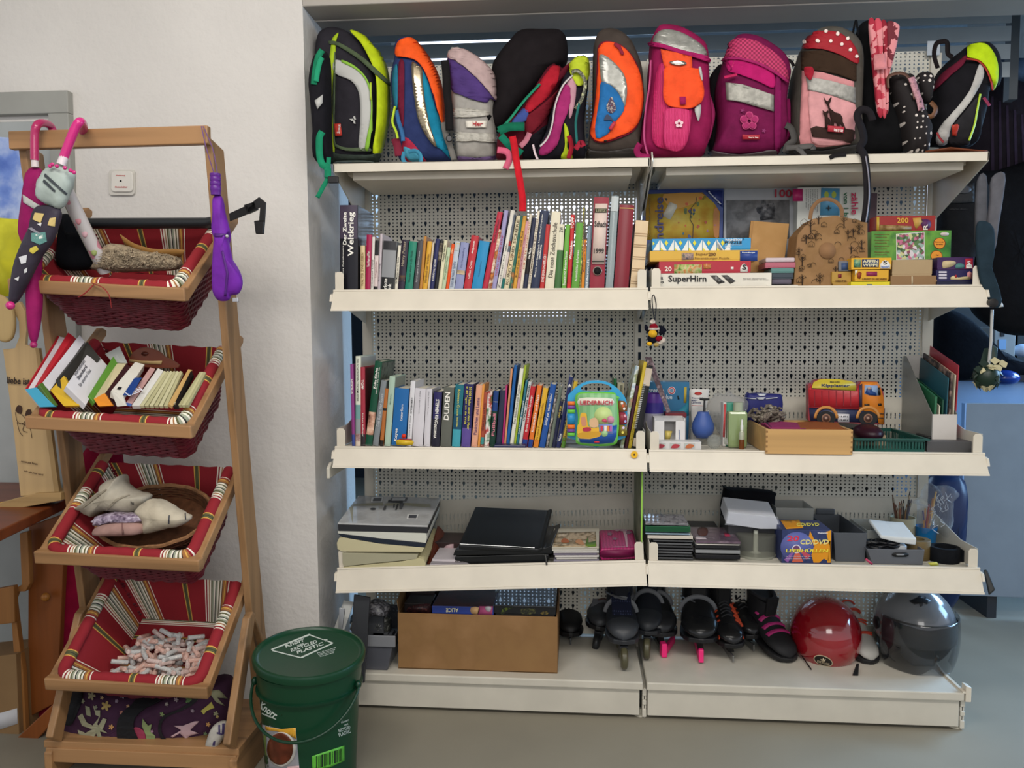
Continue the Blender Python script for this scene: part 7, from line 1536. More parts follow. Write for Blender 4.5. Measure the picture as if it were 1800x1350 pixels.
for (px_,py_,rt,lab,l) in ((1293,1170,6,'black and orange ice hockey skate with steel blade at the front',.055),(1330,1150,14,'second black and orange ice hockey skate tucked behind its pair',.05)):
    p=fx(px_,py_); T,mk,_=shoe(lab,'hockey_skate','skate',p.x-.004,p.y+.01,.25,.085,.10,.25,rt,(mat('1a1a1c',.4),dk2,mat('141416',.8)),'',GK,lift=l,laces=mat('2a2a2c',.7),toe=mat('1e1e20',.2))
    blade(T,mk,.26,l-.005)
    for s in (-1,1):
        for k in range(4): mk.arc('orange_rib',.075+.02*k,org,.0055,.04 if s>0 else .68,.32 if s>0 else .96,.006)
        mk().extrude([(s*.041,.03,.02),(s*.044,.1,.03),(s*.042,.1,.05),(s*.039,.03,.035)],(s*.003,0,0)).build('orange_panel',org,T)
p=fx(1388,1165); T,mk,_=shoe('black trainer with magenta ribs resting against the red helmet','trainer','shoe',p.x,p.y,.27,.092,.09,.15,22,(mat('1a1a1d',.7),mat('1c1c1e',.5),mat('141416',.8)),'',GK,pitch=13,lift=.004,laces=None)
mag=mat('b02a70',.6)
for k in range(5): mk.arc('magenta_rib',.075+.028*k,mag,.0085,.2,.8,.012)
mk().box(.036,.046,.05,.06,.012,.02).build('lime_mark',mat('9ab82c',.5),T)
T=thing('shoe_lace','loose black lace end lying beside the red helmet','lace',fx(1415,1165)); MB().tube(smooth_path([fx(1404,1155)+Vector((0,0,.02)),fx(1415,1165)+Vector((0,0,.008)),fx(1426,1178)+Vector((0,0,.003))]),.0022,6).build('lace_end',dk2,T,smooth=True)
p=fx(1528,1166); T,mk,_=shoe('white and black shoe with red crossed laces between the helmets','trainer','shoe',p.x+.005,p.y-.005,.26,.082,.085,.09,12,(mat('a8a6a0',.5),mat('1c1c1e',.5),mat('2a2a2c',.8)),'',GK,laces=None,pitch=17)
for k in range(7): mk.arc('lace',.07+.02*k,mat('b8402c',.6),.0035,.25,.75,.012*(-1)**k,1.1,1)
# red helmet
c=at(1451,1112,.27); R0=.118
T=thing('red_helmet','glossy red open face helmet with small round sticker on its front','helmet',(c.x,.27,B0))
mb=MB(); rings=[]
for i in range(19):
    a=-.86+ (PI/2+.86)*i/18; rr=R0*math.cos(a)*(1 if a>0 else 1.0); rings.append([Vector((c.x+max(.001,rr)*math.cos(q),.27+max(.001,rr)*1.05*math.sin(q),c.z-.004+R0*1.08*math.sin(a))) for q in [k*2*PI/40 for k in range(40)]])
mb.loft(rings); hb=mb; mb.build('helmet_shell',mat('8e0f1c',.12,coat=1,var=.03,spec=.6),T,smooth=70)
zb=rings[0][0].z; 
MB().tube([(c.x+R0*.66*math.cos(q),.27+R0*.69*math.sin(q),zb+.002) for q in [k*2*PI/40 for k in range(40)]],.008,8,closed=True).build('rubber_edge',mat('161616',.5),T,smooth=True)
MB().lathe([(R0*.45,B0+.001),(R0*.62,zb+.004)],(c.x,.27,0),32).build('helmet_lining',mat('121212',.9),T)
D(T,hb,X_,'round_sticker',' '.join('%f %f'%(490+70*math.cos(a*PI/14)*.99+8*math.sin(a*PI/14),591+40*math.sin(a*PI/14)+14*math.cos(a*PI/14)) for a in range(28)),mat('c8b89a',.4),.001,0,.0006)
D(T,hb,X_,'round_sticker',' '.join('%f %f'%(490+63*math.cos(a*PI/14)+8*math.sin(a*PI/14),591+34*math.sin(a*PI/14)+13*math.cos(a*PI/14)) for a in range(28)),mat('161310',.4),.002,0,.0006)
D(T,hb,X_,'leaf_emblem','478 590 470 575 485 580 490 565 497 580 510 578 503 592 492 602',mat('c8b89a',.4),.003,0,.0005); text(T,'ROCK HOLLANDE',*X_(445,598),3.4,mat('c8b89a'),hb,w=22,ang=-16,off=.003)
T=thing('chin_strap','black helmet strap end hanging on the base shelf','strap',fx(1505,1170)); 
quadbox(T,'strap_end',[X_(705,698),X_(748,700),X_(755,612),X_(735,612)],.1,.14,.002,dk2)
# grey helmet with visor
c=at(1607,1104,.25); R1_=.128
T=thing('grey_helmet','grey helmet with large dark smoked visor at the end of the base shelf','helmet',(c.x,.25,B0))
def skin(f,mat_,name,a0,a1,r0,r1,n=22,m=40,cap=False,off=0):
    mb=MB(); rings=[]
    for i in range(n+1):
        a=a0+(a1-a0)*i/n; rings.append([Vector((c.x+f(a,q)[0],.25+f(a,q)[1],c.z+f(a,q)[2])) for q in [r0+(r1-r0)*k/m for k in range(m+1)]])
    mb.loft(rings,cap=False,closed=False); return mb
def hel(s,flare=0):
    def f(a,q):
        rr=R1_*s*math.cos(a); y=rr*1.12*math.sin(q)
        return (rr*math.cos(q), y, R1_*1.12*s*math.sin(a)+.006)
    return f
mb=skin(hel(1),None,'',-.2,PI/2-.01,0,2*PI); hs_=mb; mb.build('helmet_shell',mat('6a6d72',.2,coat=.8),T,smooth=True,solid=.003)
mb=skin(hel(.98),None,'',-1.0,-.2,-.25,PI+.25); mb.build('rear_shell',mat('1c1d20',.3),T,smooth=True,solid=.003)
skin(hel(.9),None,'',.0,PI/2-.02,0,2*PI).build('inner_padding',mat('141516',.9,'fabric'),T,smooth=True)
vz=mat('1a1e24',.04,alpha=.5,coat=1,spec=.8)
def fv(a,q):
    a=a+(.42-a)/1.34*.30*math.exp(-((q-1.5*PI)/.22)**2)
    rr=R1_*1.05*(math.cos(a*.62)); return (rr*math.cos(q)*1.0, rr*1.2*math.sin(q), R1_*1.12*math.sin(a)*1.02+.004)
mb=skin(fv,None,'',-.92,.42,PI+.28,2*PI-.02); 
mb.build('visor',vz,T,smooth=True,solid=.0025)
for s in (1,-1): MB().lathe([(.022,-.004),(.022,.004),(.014,.008)],(c.x+s*R1_*1.0,.25-.01,c.z+.02),20,ax=(s,0,0)).build('visor_hinge',mat('16171a',.3),T,smooth=True)
for q in ('1120 155 1180 130 1200 112 1215 125 1240 140 1235 118 1255 140 1285 155 1250 180 1225 165 1222 190 1205 198 1195 175 1160 180',): D(T,hs_,X_,'emblem_print',q,mat('15161a',.4),.003,0,.0006)
MB().box(c.x-.03,c.x+.05,.19,.29,B0,B0+.06).build('chin_padding',mat('1a1a1c',.8),T,bevel=.01)
# ================================================================ BASKET STAND
WX=mat('9c7650',.45,'wood',ax='x',dk=.6); WY=mat('9c7650',.45,'wood',ax='y',dk=.6); WZ=mat('93704c',.45,'wood',ax='z',dk=.55)
STR=mat('8c1f28',.85,'stripe'); WICK=mat('5c1420',.5,'plain',nscale=40,var=.3)
T=thing('basket_stand','orange pine stand with four tilted wicker baskets against the white wall','basket stand',(-1.45,-.35,0)); STAND=T
for x in (-1.715,-1.200):
    mb=MB().extrude([(x,-.475,1.76),(x,-.40,1.745),(x,-.145,.05),(x,-.235,.05)],(.022,0,0)); mb.build('post',WZ,T,bevel=.003)
MB().extrude([(-1.722,-.50,1.738),(-1.722,-.50,1.785),(-1.722,-.478,1.785),(-1.722,-.478,1.738)],(.545,0,.003)).build('top_bar',WX,T,bevel=.003)
MB().box(-1.71,-1.145,-.475,-.18,.092,.112).build('bottom_board',WX,T,bevel=.002)
for x in (-1.70,-1.167): MB().extrude([(x,-.49,0),(x,-.49,.085),(x,-.46,.10),(x,-.18,.10),(x,-.15,.05),(x,-.15,0)],(.022,0,0)).build('foot_board',WY,T,bevel=.003)
MB().box(-1.70,-1.15,-.482,-.47,.055,.095).build('front_lip',WX,T,bevel=.002)
for x in (-1.675,-1.172):
    MB().extrude([(x,-.518,.145),(x,-.478,.112),(x,-.325,.435),(x,-.345,.452),(x,-.372,.44)],(.022,0,0)).build('front_brace',WZ,T,bevel=.004)
    MB().extrude([(x,-.325,.43),(x,-.345,.45),(x,-.17,.15),(x,-.15,.17)],(.020,0,0)).build('rear_brace',WZ,T,bevel=.003)
A37=math.radians(37); EU=Vector((0,math.cos(A37),math.sin(A37))); EN=Vector((0,math.sin(A37),-math.cos(A37)))
def rrect(xa,xb,u0,u1,r,n,seg=5):
    pts_=[]
    for cx,cu,a0 in ((xb-r,u0+r,-90),(xb-r,u1-r,0),(xa+r,u1-r,90),(xa+r,u0+r,180)):
        for k in range(seg+1): a=math.radians(a0+90*k/seg); pts_.append((cx+r*math.cos(a),cu+r*math.sin(a)))
    out=[]
    for i in range(len(pts_)):
        p,q=pts_[i],pts_[(i+1)%len(pts_)]; L=math.dist(p,q); m=max(1,int(L/n))
        for k in range(m): out.append((p[0]+(q[0]-p[0])*k/m,p[1]+(q[1]-p[1])*k/m))
    return out
RAILS=[(-1.722,-1.237,1.380,1.352),(-1.690,-1.230,1.016,.993),(-1.680,-1.218,.650,.636),(-1.665,-1.205,.300,.290)]
BASK=[]
blabel=('topmost','second','third','lowest')
for bi,(xl,xr,zl,zr) in enumerate(RAILS):
    yf=-.512
    MB().extrude([(xl,yf-.012,zl-.019),(xl,yf-.016,zl+.016),(xl,yf+.014,zl+.019),(xl,yf+.014,zl-.016)],(xr-xl,0,zr-zl)).build('basket_rail',WX,STAND,bevel=.004)
    for x,z in ((xl+.002,zl),(xr-.024,zr)):
        o=Vector((x,yf+.006,z)); L=.40; MB().extrude([o-EN*-.016+EU*.0,o+EN*-.014,o+EN*-.014+EU*L,o+EN*.005+EU*(L+.012),o+EN*.016+EU*L],(.022,0,0)).build('side_rail',WY,STAND,bevel=.003)
    W=thing('wicker_basket',f'{blabel[bi]} wine red wicker basket of the pine stand with striped cloth lining','basket',((xl+xr)/2,-.35,zl-.1),'wicker baskets on the pine stand')
    O=Vector((0,yf+.004,(zl+zr)/2)); sl=(zr-zl)/(xr-xl); xm=(xl+xr)/2
    def P3(x,u,n,O=O,sl=sl,xm=xm): p=O+EU*u-EN*(-n); return Vector((x,p.y,p.z+(x-xm)*sl))
    xa,xb=xl+.028,xr-.028; DD=.155; BASK.append((P3,xa,xb,DD))
    # woven strands
    mb=MB(); rows=16
    for rI in range(rows+1):
        t=rI/rows; ins=.012+.05*t; R_=rrect(xa+ins*.8,xb-ins*.8,.01+ins*.6,.36-ins,.03,.011); path=[]
        for k,(x,u) in enumerate(R_):
            cx,cu=(xa+xb)/2,.18; dx,du=x-cx,u-cu; l=math.hypot(dx,du); w=.0028*math.sin(k*PI/2+ (PI if rI%2 else 0)); path.append(P3(x+dx/l*w,u+du/l*w,.012+(DD-.012)*t))
        mb.tube(path,.0046,5,closed=True)
    mb.build('woven_strands',WICK,W,smooth=True)
    mb=MB()
    # lining: four slopes and floor, stripe attribute follows the cloth
    def sheet(f,nx,ny,suf):
        i=mb.vv([f(a/nx,b/ny) for b in range(ny+1) for a in range(nx+1)],[suf(a/nx,b/ny) for b in range(ny+1) for a in range(nx+1)])
        for b in range(ny):
            for a in range(nx): q=i+b*(nx+1)+a; mb.face((q,q+1,q+nx+2,q+nx+1))
    X0,X1,U0,U1=xa+.014,xb-.014,.018,.345; x0,x1,u0,u1=xa+.062,xb-.062,.055,.295; ND=DD-.012
    lerp=lambda a,b,t:a+(b-a)*t; wv=lambda s: .002*math.sin(s*40)
    off=bi*.05
    sheet(lambda a,b:P3(lerp(lerp(X0,X1,a),lerp(x0,x1,a),b),lerp(U1,u1,b)-.0,lerp(-.006,ND,b)+wv(a)),30,6,lambda a,b:.6+off+lerp(X0,X1,a)+2)
    sheet(lambda a,b:P3(lerp(lerp(X0,X1,a),lerp(x0,x1,a),b),lerp(U0,u0,b),lerp(-.006,ND,b)+wv(a)),30,6,lambda a,b:.6+off+lerp(X0,X1,a)+2)
    sheet(lambda a,b:P3(lerp(X0,x0,b),lerp(lerp(U0,U1,a),lerp(u0,u1,a),b),lerp(-.006,ND,b)+wv(a)),20,6,lambda a,b:3+off+.1+.34*a)
    sheet(lambda a,b:P3(lerp(X1,x1,b),lerp(lerp(U0,U1,a),lerp(u0,u1,a),b),lerp(-.006,ND,b)+wv(a)),20,6,lambda a,b:3+off+.2+.34*a)
    sheet(lambda a,b:P3(lerp(x0,x1,a),lerp(u0,u1,b),ND+.001),20,8,lambda a,b:3+off+.34*b+.02)
    mb.build('cloth_lining',STR,W,smooth=True)
    # stuffed rim over the frame
    R_=rrect(xa+.006,xb-.006,.012,.352,.03,.012); R_=[q for q in R_ if q[1]<.335]; k0=max(range(len(R_)),key=lambda k:math.dist(R_[k],R_[k-1])); R_=R_[k0:]+R_[:k0]; mb=MB(); path=[P3(x,u,-.012) for x,u in R_]; mb.tube(path,.0165,10)
    s=0; sus=[]
    for k in range(len(path)): sus.append(s); s+=(path[(k+1)%len(path)]-path[k]).length
    mb.su=[2.0+.3*bi+v for v in sus for _ in range(10)]
    for i,v in enumerate(mb.v): k=i//10; v+= Vector((0,0,.0012*math.sin(k*1.9)))
    mb.build('stuffed_rim',STR,W,smooth=True)
# tie on the first basket
T=thing('ribbon_tie','thin red ribbon tied round the front rail of the topmost basket','ribbon',at(185,500,-.53))
MB().tube(smooth_path([at(160,497,-.535),at(180,505,-.54),at(192,520,-.54),at(196,541,-.53)]),.0022,6,flat=.5).tube(smooth_path([at(165,500,-.535),at(150,515,-.54),at(138,522,-.535)]),.0018,6).build('ribbon_end',mat('8c2a2a',.6),T,smooth=True)
# ---- umbrellas
mg=mat('9a1f5c',.25,coat=.4); hp=mat('c82a7a',.22,coat=.5); 
def hook(T,path,Y,r,m,name='hook_handle'):
    MB().tube(smooth_path([at(*p[:2],p[2] if len(p)>2 else Y) for p in path]),r,14).build(name,m,T,smooth=True)
T=thing('umbrella','magenta child umbrella with dark pink crook hooked on the top bar','umbrella',at(62,300,-.53),'umbrellas hanging on the pine stand')
hook(T,[(61,282),(61,240),(64,222),(74,216,-.51),(88,221,-.47),(94,235,-.46),(93,254,-.46)],-.53,.0105,mat('a8285c',.25,coat=.4))
MB().tube([at(61,280,-.53),at(62,294,-.53)],.009,12).build('white_ferrule',mat('d0c4c4',.4),T,smooth=True)
b1=puff([(50,297),(72,297),(77,330),(80,400),(70,470),(72,540),(66,590),(60,608),(53,590),(50,540),(46,470),(44,420),(34,402),(40,350),(44,320)],-.545,.045,2.4); b1.build('folded_canopy',mat('8c1c58',.6,'fabric',bs=30),T,smooth=60)
decal(T,'silver_band',[(41,342),(60,355),(78,366),(78,376),(58,366),(42,356)],b1,refl,.002,0); MB().ball(at(59,606,-.54),.009).build('tip_cap',mg,T,smooth=True)
T=thing('umbrella','pink handled umbrella with pale satin folds and owl print, tilted across the stand','umbrella',at(100,380,-.57),'umbrellas hanging on the pine stand')
hook(T,[(112,277),(124,245),(133,224),(141,214,-.56),(146,222,-.52),(144,240,-.47),(140,252,-.46)],-.565,.0115,hp)
MB().tube([at(113,275,-.565),at(107,290,-.57)],.011,12).build('white_ferrule',mat('d8ccd0',.4),T,smooth=True)
b1=puff([(84,296),(104,292),(127,302),(130,312),(122,340),(108,366),(90,362),(68,350),(66,325),(76,305)],-.595,.05,2.4,wob=.02); b1.build('satin_folds',mat('a8b4ae',.3,'fabric',bs=30),T,smooth=60)
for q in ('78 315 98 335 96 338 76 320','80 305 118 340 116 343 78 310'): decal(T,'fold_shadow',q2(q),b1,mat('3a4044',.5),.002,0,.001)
for x,y in ((92,289),(100,292),(114,295),(124,300),(88,292),(130,303)): MB().ball(at(x,y,-.60),.005).build('pink_bead',hp,T,smooth=True)
b1=puff([(66,362),(106,366),(101,400),(90,425),(72,450),(56,480),(40,510),(28,532),(18,534),(20,500),(28,460),(44,420),(58,390)],-.59,.045,2.4); b1.build('owl_canopy',mat('3c3742',.4,'fabric',bs=30),T,smooth=60)
for q,c in (('62 374 78 376 72 392 58 386','c8b070'),('88 384 98 382 96 398 84 396','c8b070'),('56 410 80 408 82 424 70 430 56 424','5a8a84'),('60 414 66 412 67 419 61 420','d8dcd4'),('68 413 75 412 76 419 69 420','d8dcd4'),('54 436 64 432 68 438 58 446 52 442','c8b84a'),('34 452 48 448 46 462 38 464','d4d4d8'),('66 394 74 392 72 398','d8d8d8'),('26 490 34 486 32 494','d8d8d8'),('42 474 48 470 47 478 43 480','d8d8d8'),('50 402 56 400 74 412 72 414','8a8690')): decal(T,'owl_print',q2(q),b1,mat(c,.5),.002,0,.0008)
MB().ball(at(18,537,-.58),.011).build('tip_cap',hp,T,smooth=True)
T=thing('umbrella','white umbrella with pink and green dots slanting into the topmost basket','umbrella',at(140,400,-.5),'umbrellas hanging on the pine stand')
P0,P1=at(112,328,-.52),at(186,478,-.40); MB().tube([P0,P0*.7+P1*.3,P1],lambda t:.021-.001*t,16,flat=.8).build('folded_canopy',mat('c8c4c4',.35,'dots',dc='c88a98',nscale=24,ys=1,r=.33,rnd=.8),T,smooth=True)
MB().tube([P0+(P1-P0)*.02+Vector((-.014,-.006,0)),P1+Vector((-.014,-.004,0))],.006,8).build('clear_edge',mat('a8b0a0',.2,coat=.6),T,smooth=True)
for t,c in ((.35,'cf8f98'),(.72,'9cab6a'),(.5,'d8b0b8')):
    q=P0+(P1-P0)*t; MB().ball(q+Vector((.004,-.009,0)),.0105,.007,.02,16,8).build('coloured_dot',mat(c,.35),T,smooth=True)
T=thing('umbrella','purple compact umbrella hanging by its cord on the right post','umbrella',at(390,420,-.5),'umbrellas hanging on the pine stand')
b1=puff([(376,345),(389,344),(393,365),(400,392),(403,406),(399,414),(404,440),(409,462),(422,482),(426,500),(420,516),(405,520),(402,528),(384,528),(375,514),(374,480),(376,440),(378,412),(373,400),(375,370)],-.515,.045,2.4); b1.build('folded_canopy',mat('6c2a98',.45,'fabric',bs=30),T,smooth=60)
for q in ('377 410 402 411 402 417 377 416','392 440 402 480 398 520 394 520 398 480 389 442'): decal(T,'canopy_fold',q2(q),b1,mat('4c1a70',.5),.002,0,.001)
hy=[(.0125,343),(.0128,336),(.0142,334),(.0142,329),(.0128,327),(.0142,325),(.0142,321),(.0128,319),(.0142,317),(.0142,313),(.0128,311),(.0142,309),(.0135,305)]
c=at(379,330,-.50); MB().lathe([(r,at(379,y,-.5).z) for r,y in hy],(c.x,-.50,0),20).build('ribbed_handle',mat('5a1f80',.35),T,smooth=True)
MB().tube(smooth_path([at(354,222,-.51),at(363,262,-.515),at(376,304,-.50)]),.0014,6).tube(smooth_path([at(357,222,-.51),at(374,262,-.505),at(382,304,-.50)]),.0014,6).build('wrist_cord',mat('6a4a78',.6),T,smooth=True)
MB().ball(at(399,415,-.545),.004).build('press_stud',mat('c8c4c8',.3,metal=.5),T,smooth=True); MB().box(at(397,0,-.5).x,at(407,0,-.5).x,-.505,-.495,at(0,533,-.5).z,at(0,526,-.5).z).build('metal_tip',mat('b0b0b4',.3,metal=.7),T,bevel=.001)
# ---- contents of the topmost basket
T=thing('tripod_bag','long black padded tube lying across the topmost basket','bag',at(250,392,-.3))
MB().tube([at(112,390,-.32),at(120,393,-.32),at(365,392,-.30),at(376,390,-.30)],.026,16,flat=.6).build('tube_body',mat('232629',.45),T,smooth=True)
MB().extrude([at(*p,-.3) for p in ((376,388),(398,377),(440,358),(455,346),(467,356),(465,390),(455,390),(457,364),(440,374),(398,391),(378,400))],(0,.006,0)).build('webbing_strap',mat('141416',.5),T,bevel=.001)
MB().extrude([at(*p,-.3) for p in ((446,388),(464,386),(462,411),(449,411))],(0,.012,0)).build('strap_buckle',mat('1a1a1c',.4),T,bevel=.002); MB().extrude([at(*p,-.3) for p in ((428,360),(448,354),(452,368),(434,376))],(0,.014,0)).build('strap_clip',mat('1a1a1c',.4),T,bevel=.002)
T=thing('black_pouch','black cloth pouch in the corner of the topmost basket behind the dotted umbrella','pouch',at(140,450,-.4)); b1=puff([(112,384),(120,378),(124,410),(150,408),(168,440),(172,470),(112,474),(106,440)],-.42,.08,2.6); b1.build('pouch_body',fab('101216'),T,smooth=60)
T=thing('fur_piece','light beige curly fur piece in the topmost basket','fur',at(240,455,-.42)); b1=puff([(166,468),(172,446),(192,430),(222,431),(252,440),(288,447),(314,452),(316,472),(240,478),(170,476)],-.44,.09,2.4,n=3,wob=.03); b1.build('fur_base',mat('9c8c74',.95,'fur'),T,smooth=True)
mb=MB(); rng=random.Random(12)
for k in range(420):
    x=rng.uniform(170,312);y=rng.uniform(440,472); h=b1.bvh().ray_cast(EYE,ray(x,y).normalized())
    if h[0] is None: continue
    p=h[0]; d=Vector((rng.uniform(-1,1),rng.uniform(-1,-.2),rng.uniform(-.2,1))).normalized()*.012; mb.tube([p,p+d*.6,p+d+Vector((rng.uniform(-.004,.004),0,-.003))],lambda t:.0016*(1.1-t),4)
mb.build('fur_locks',mat('b0a088',.95,'fur'),T,smooth=True)
T=thing('leather_belt','tan leather flap curving over the fur in the topmost basket','leather piece',at(270,440,-.4))
i0=MB(); a_=[at(*p,-.42) for p in ((211,412),(235,428),(270,438),(305,438),(325,440))]; b_=[at(*p,-.40) for p in ((222,434),(245,446),(275,452),(310,452),(318,452))]
i=i0.vv(smooth_path(a_)); j=i0.vv(smooth_path(b_)); n=len(smooth_path(a_))
for k in range(n-1): i0.face((i+k,i+k+1,j+k+1,j+k))
i0.build('leather_strip',mat('8c6430',.5),T,smooth=True,solid=.003)
# ---- books in the second basket
N3=Z(0,560,4.286); GB='small books in the second basket'
def bb(lab,c,q,Yb=-.50,Yt=-.37,th=.018,cat='book',name='book',endc=None,extra=None):
    P=[N3(*p) for p in q]; T=thing(name,lab,cat,at(*P[0],Yb),GB)
    quadbox(T,'cover',P,Yb,Yt,th,mat(c,.45)); 
    f=[at(*P[0],Yb-.0008),at(*P[1],Yb-.0008),at(*P[2],Yt-.0008),at(*P[3],Yt-.0008)]
    for nm,uv,cc in (extra or []):
        pp=[]
        for u,v in uv: a=f[0]+(f[1]-f[0])*u; b=f[3]+(f[2]-f[3])*u; pp.append(a+(b-a)*v+Vector((0,-.0006,.0003)))
        MB().extrude(pp,(0,-.0004,.0002)).build(nm,mat(cc,.5),T)
    return T,f
def uvt(T,f,s,u,v,h,w,ang,c,nm='lettering'):
    V,Fc,tw,tH=text_geo(s); q=MB(); a=math.radians(ang); A=(f[1]-f[0]); B=(f[3]-f[0]); la,lb=A.length,B.length
    P_=[]
    for x,y in V:
        X=x/tw*w;Y=y/tH*h; xr=X*math.cos(a)-Y*math.sin(a); yr=X*math.sin(a)+Y*math.cos(a); P_.append(f[0]+A.normalized()*(u*la+xr)+B.normalized()*(v*lb+yr)+Vector((0,-.0016,.001)))
    q.vv(P_); [q.face(z) for z in Fc]; q.build(nm,mat(c,.5),T)
T,f=bb('thick white paged red book with a sky blue end, leftmost in the second basket','d4ccd0',[(192,530),(300,660),(548,160),(438,130)],th=.01)
quadbox(T,'red_cover',[N3(*p) for p in ((258,520),(292,505),(552,132),(512,103))],-.502,-.372,.012,mat('b01f2c',.4)); quadbox(T,'red_cover',[N3(*p) for p in ((186,532),(196,528),(444,132),(434,130))],-.502,-.372,.012,mat('b01f2c',.4))
quadbox(T,'blue_end',[N3(*p) for p in ((300,668),(412,664),(275,518),(188,532))],-.515,-.505,.01,mat('3f9cbc',.4))
T,f=bb('white book with olive spine behind the blue ended one in the second basket','c4c2c8',[(318,484),(374,545),(640,172),(600,122)],th=.012,Yt=-.375); quadbox(T,'olive_cover',[N3(*p) for p in ((292,496),(400,655),(440,655),(322,480))],-.512,-.5,.012,mat('4a6a2c',.4))
T,f=bb('yellow book with black patterned cover in the second basket','2c2a26',[(440,455),(500,640),(760,300),(660,175)],th=.012,Yt=-.38); quadbox(T,'yellow_end',[N3(*p) for p in ((480,660),(600,655),(480,430),(378,540))],-.515,-.495,.012,mat('d2aa28',.45))
T,f=bb('white hardcover with grey script writing, cover facing up in the second basket','cfcdd0',[(497,508),(648,652),(808,352),(690,218)],Yb=-.52,th=.02)
for s,u,v,w in (('Internationaler',.12,.30,.07),('Standard',.3,.28,.06),('für unseren Gast',.5,.2,.075)): uvt(T,f,s,u,v,.010,w,90,'3a3a44')
T,f=bb('slim green and white book right of the script one','5a8c34',[(667,582),(712,640),(900,360),(855,284)],th=.014)
T,f=bb('cream book with orange end beside the green one','cfc49c',[(705,605),(790,562),(948,336),(878,336)],th=.02); quadbox(T,'orange_end',[N3(*p) for p in ((742,662),(850,655),(785,560),(705,605))],-.512,-.505,.008,mat('e08a22',.45))
T,f=bb('dark plum book with faint dots beside the cream one','3a1c20',[(792,562),(872,655),(1000,372),(950,340)],th=.01)
T,f=bb('white cookery book with blue framed capitals','d8d4c8',[(835,545),(925,585),(1090,345),(1018,326)],Yb=-.515,th=.022,extra=[('blue_frame',[(.98,.02),(1.55,.1),(1.5,.62),(.95,.55)],'1f3f80'),('black_mark',[(.3,.10),(.55,.12),(.55,.2),(.3,.18)],'1a1a1c')])
quadbox(T,'lower_end',[N3(*p) for p in ((880,664),(950,656),(925,582),(835,542))],-.524,-.516,.006,mat('c8c4ba',.5)); uvt(T,f,'ESSEN',1.42,.06,.018,.052,64,'dcdce4')
T,f=bb('pink booklet with blue cover edge','b8908c',[(952,630),(988,655),(1172,378),(1132,366)],th=.008); quadbox(T,'blue_edge',[N3(*p) for p in ((948,655),(985,660),(990,640),(950,630))],-.51,-.505,.004,mat('3a5a9c',.45))
bb('white paperback right of the pink booklet','d4d2cc',[(990,655),(1050,655),(1232,392),(1190,372)],th=.012)
for k in range(6):
    bb('pale green thin booklet in the row of six in the second basket','b4b088' if k%2 else 'c4c09a',[(1052+36*k,655),(1080+36*k,655),(1255+24*k,400),(1235+24*k,392)],th=.01,cat='booklet',name='booklet')
T,f=bb('cream and black book with brown lettering near the rim','bf9a60',[(1268,640),(1302,662),(1450,386),(1418,380)],th=.01); quadbox(T,'black_cover',[N3(*p) for p in ((1302,662),(1340,662),(1455,420),(1440,386))],-.5,-.375,.01,mat('191614',.4)); uvt(T,f,'Die Ameise',1.5,.05,.01,.06,66,'d8c8a0')
for k in range(3): bb('pale green thin booklet in the trio at the rim of the second basket','bcb88e' if k%2 else 'a8a47c',[(1342+26*k,650),(1366+26*k,650),(1532+10*k,405),(1505+14*k,398)],th=.01,cat='booklet',name='booklet')
T=thing('leather_case','brown leather piece with wavy edge and pale scroll at the back of the second basket','leather piece',at(260,630,-.3))
o=[N3(*p) for p in ((965,330),(1000,255),(1060,222),(1130,225),(1200,255),(1245,295),(1300,320),(1345,370),(1150,372),(1000,350))]; f=[at(*q,-.33) for q in [tuple(v) for v in smooth_poly(o,3)]]; MB().extrude(f,(0,.008,.002)).build('leather_flap',mat('6a3420',.4),T,bevel=.001)
decal(T,'pale_scroll',[N3(*p) for p in ((975,305),(1060,318),(1150,320),(1222,318),(1215,345),(1120,342),(1030,335),(975,325))],-.33,mat('b89a68',.5),.002,0); decal(T,'leather_button',[N3(1090+25*math.cos(q*PI/6),265+16*math.sin(q*PI/6)) for q in range(12)],-.33,mat('4a2014',.4),.002,0)
T=thing('white_card','pale card standing between the books and the striped lining','card',at(205,620,-.34)); quadbox(T,'card_sheet',[N3(*p) for p in ((850,330),(960,335),(900,208),(790,266))],-.36,-.34,.003,mat('b0b4b0',.6))
# ---- third basket: wicker tray with cloths
O4=Z(0,790,3.75); P3,xa,xb,DD=BASK[2]
T=thing('wicker_tray','brown oval wicker tray lying in the third basket','tray',at(260,925,-.38)); c0=P3((xa+xb)/2+.02,.17,.03)
wk=mat('5a3a26',.5,nscale=60,var=.3); 
for k in range(5):
    mb=MB(); pth=[]; 
    for q in range(60):
        a=q*2*PI/60; rr=1-.10*(4-k)/4; pth.append(c0+Vector((.165*rr*math.cos(a),0,0))+EU*(.115*rr*math.sin(a))+EN*(-.008*k+.02+.002*math.sin(q*PI/2+k*PI))); 
    mb.tube(pth,.0045 if k<4 else .006,6,closed=True); mb.build('wicker_ring',wk if k<4 else mat('8a6444',.5,nscale=60,var=.35),T,smooth=True)
MB().loft([[c0+EN*.022+Vector((.145*math.cos(q*2*PI/30),0,0))+EU*(.10*math.sin(q*2*PI/30)) for q in range(30)],[c0+EN*.026+Vector((.145*math.cos(q*2*PI/30),0,0))+EU*(.10*math.sin(q*2*PI/30)) for q in range(30)]]).build('tray_floor',wk,T)
wc=mat('a8a090',.85,'fabric',bs=20)
T=thing('cloth_bag','off white cotton bag with small black print, peaked at the top of the wicker tray','cloth bag',at(200,880,-.38))
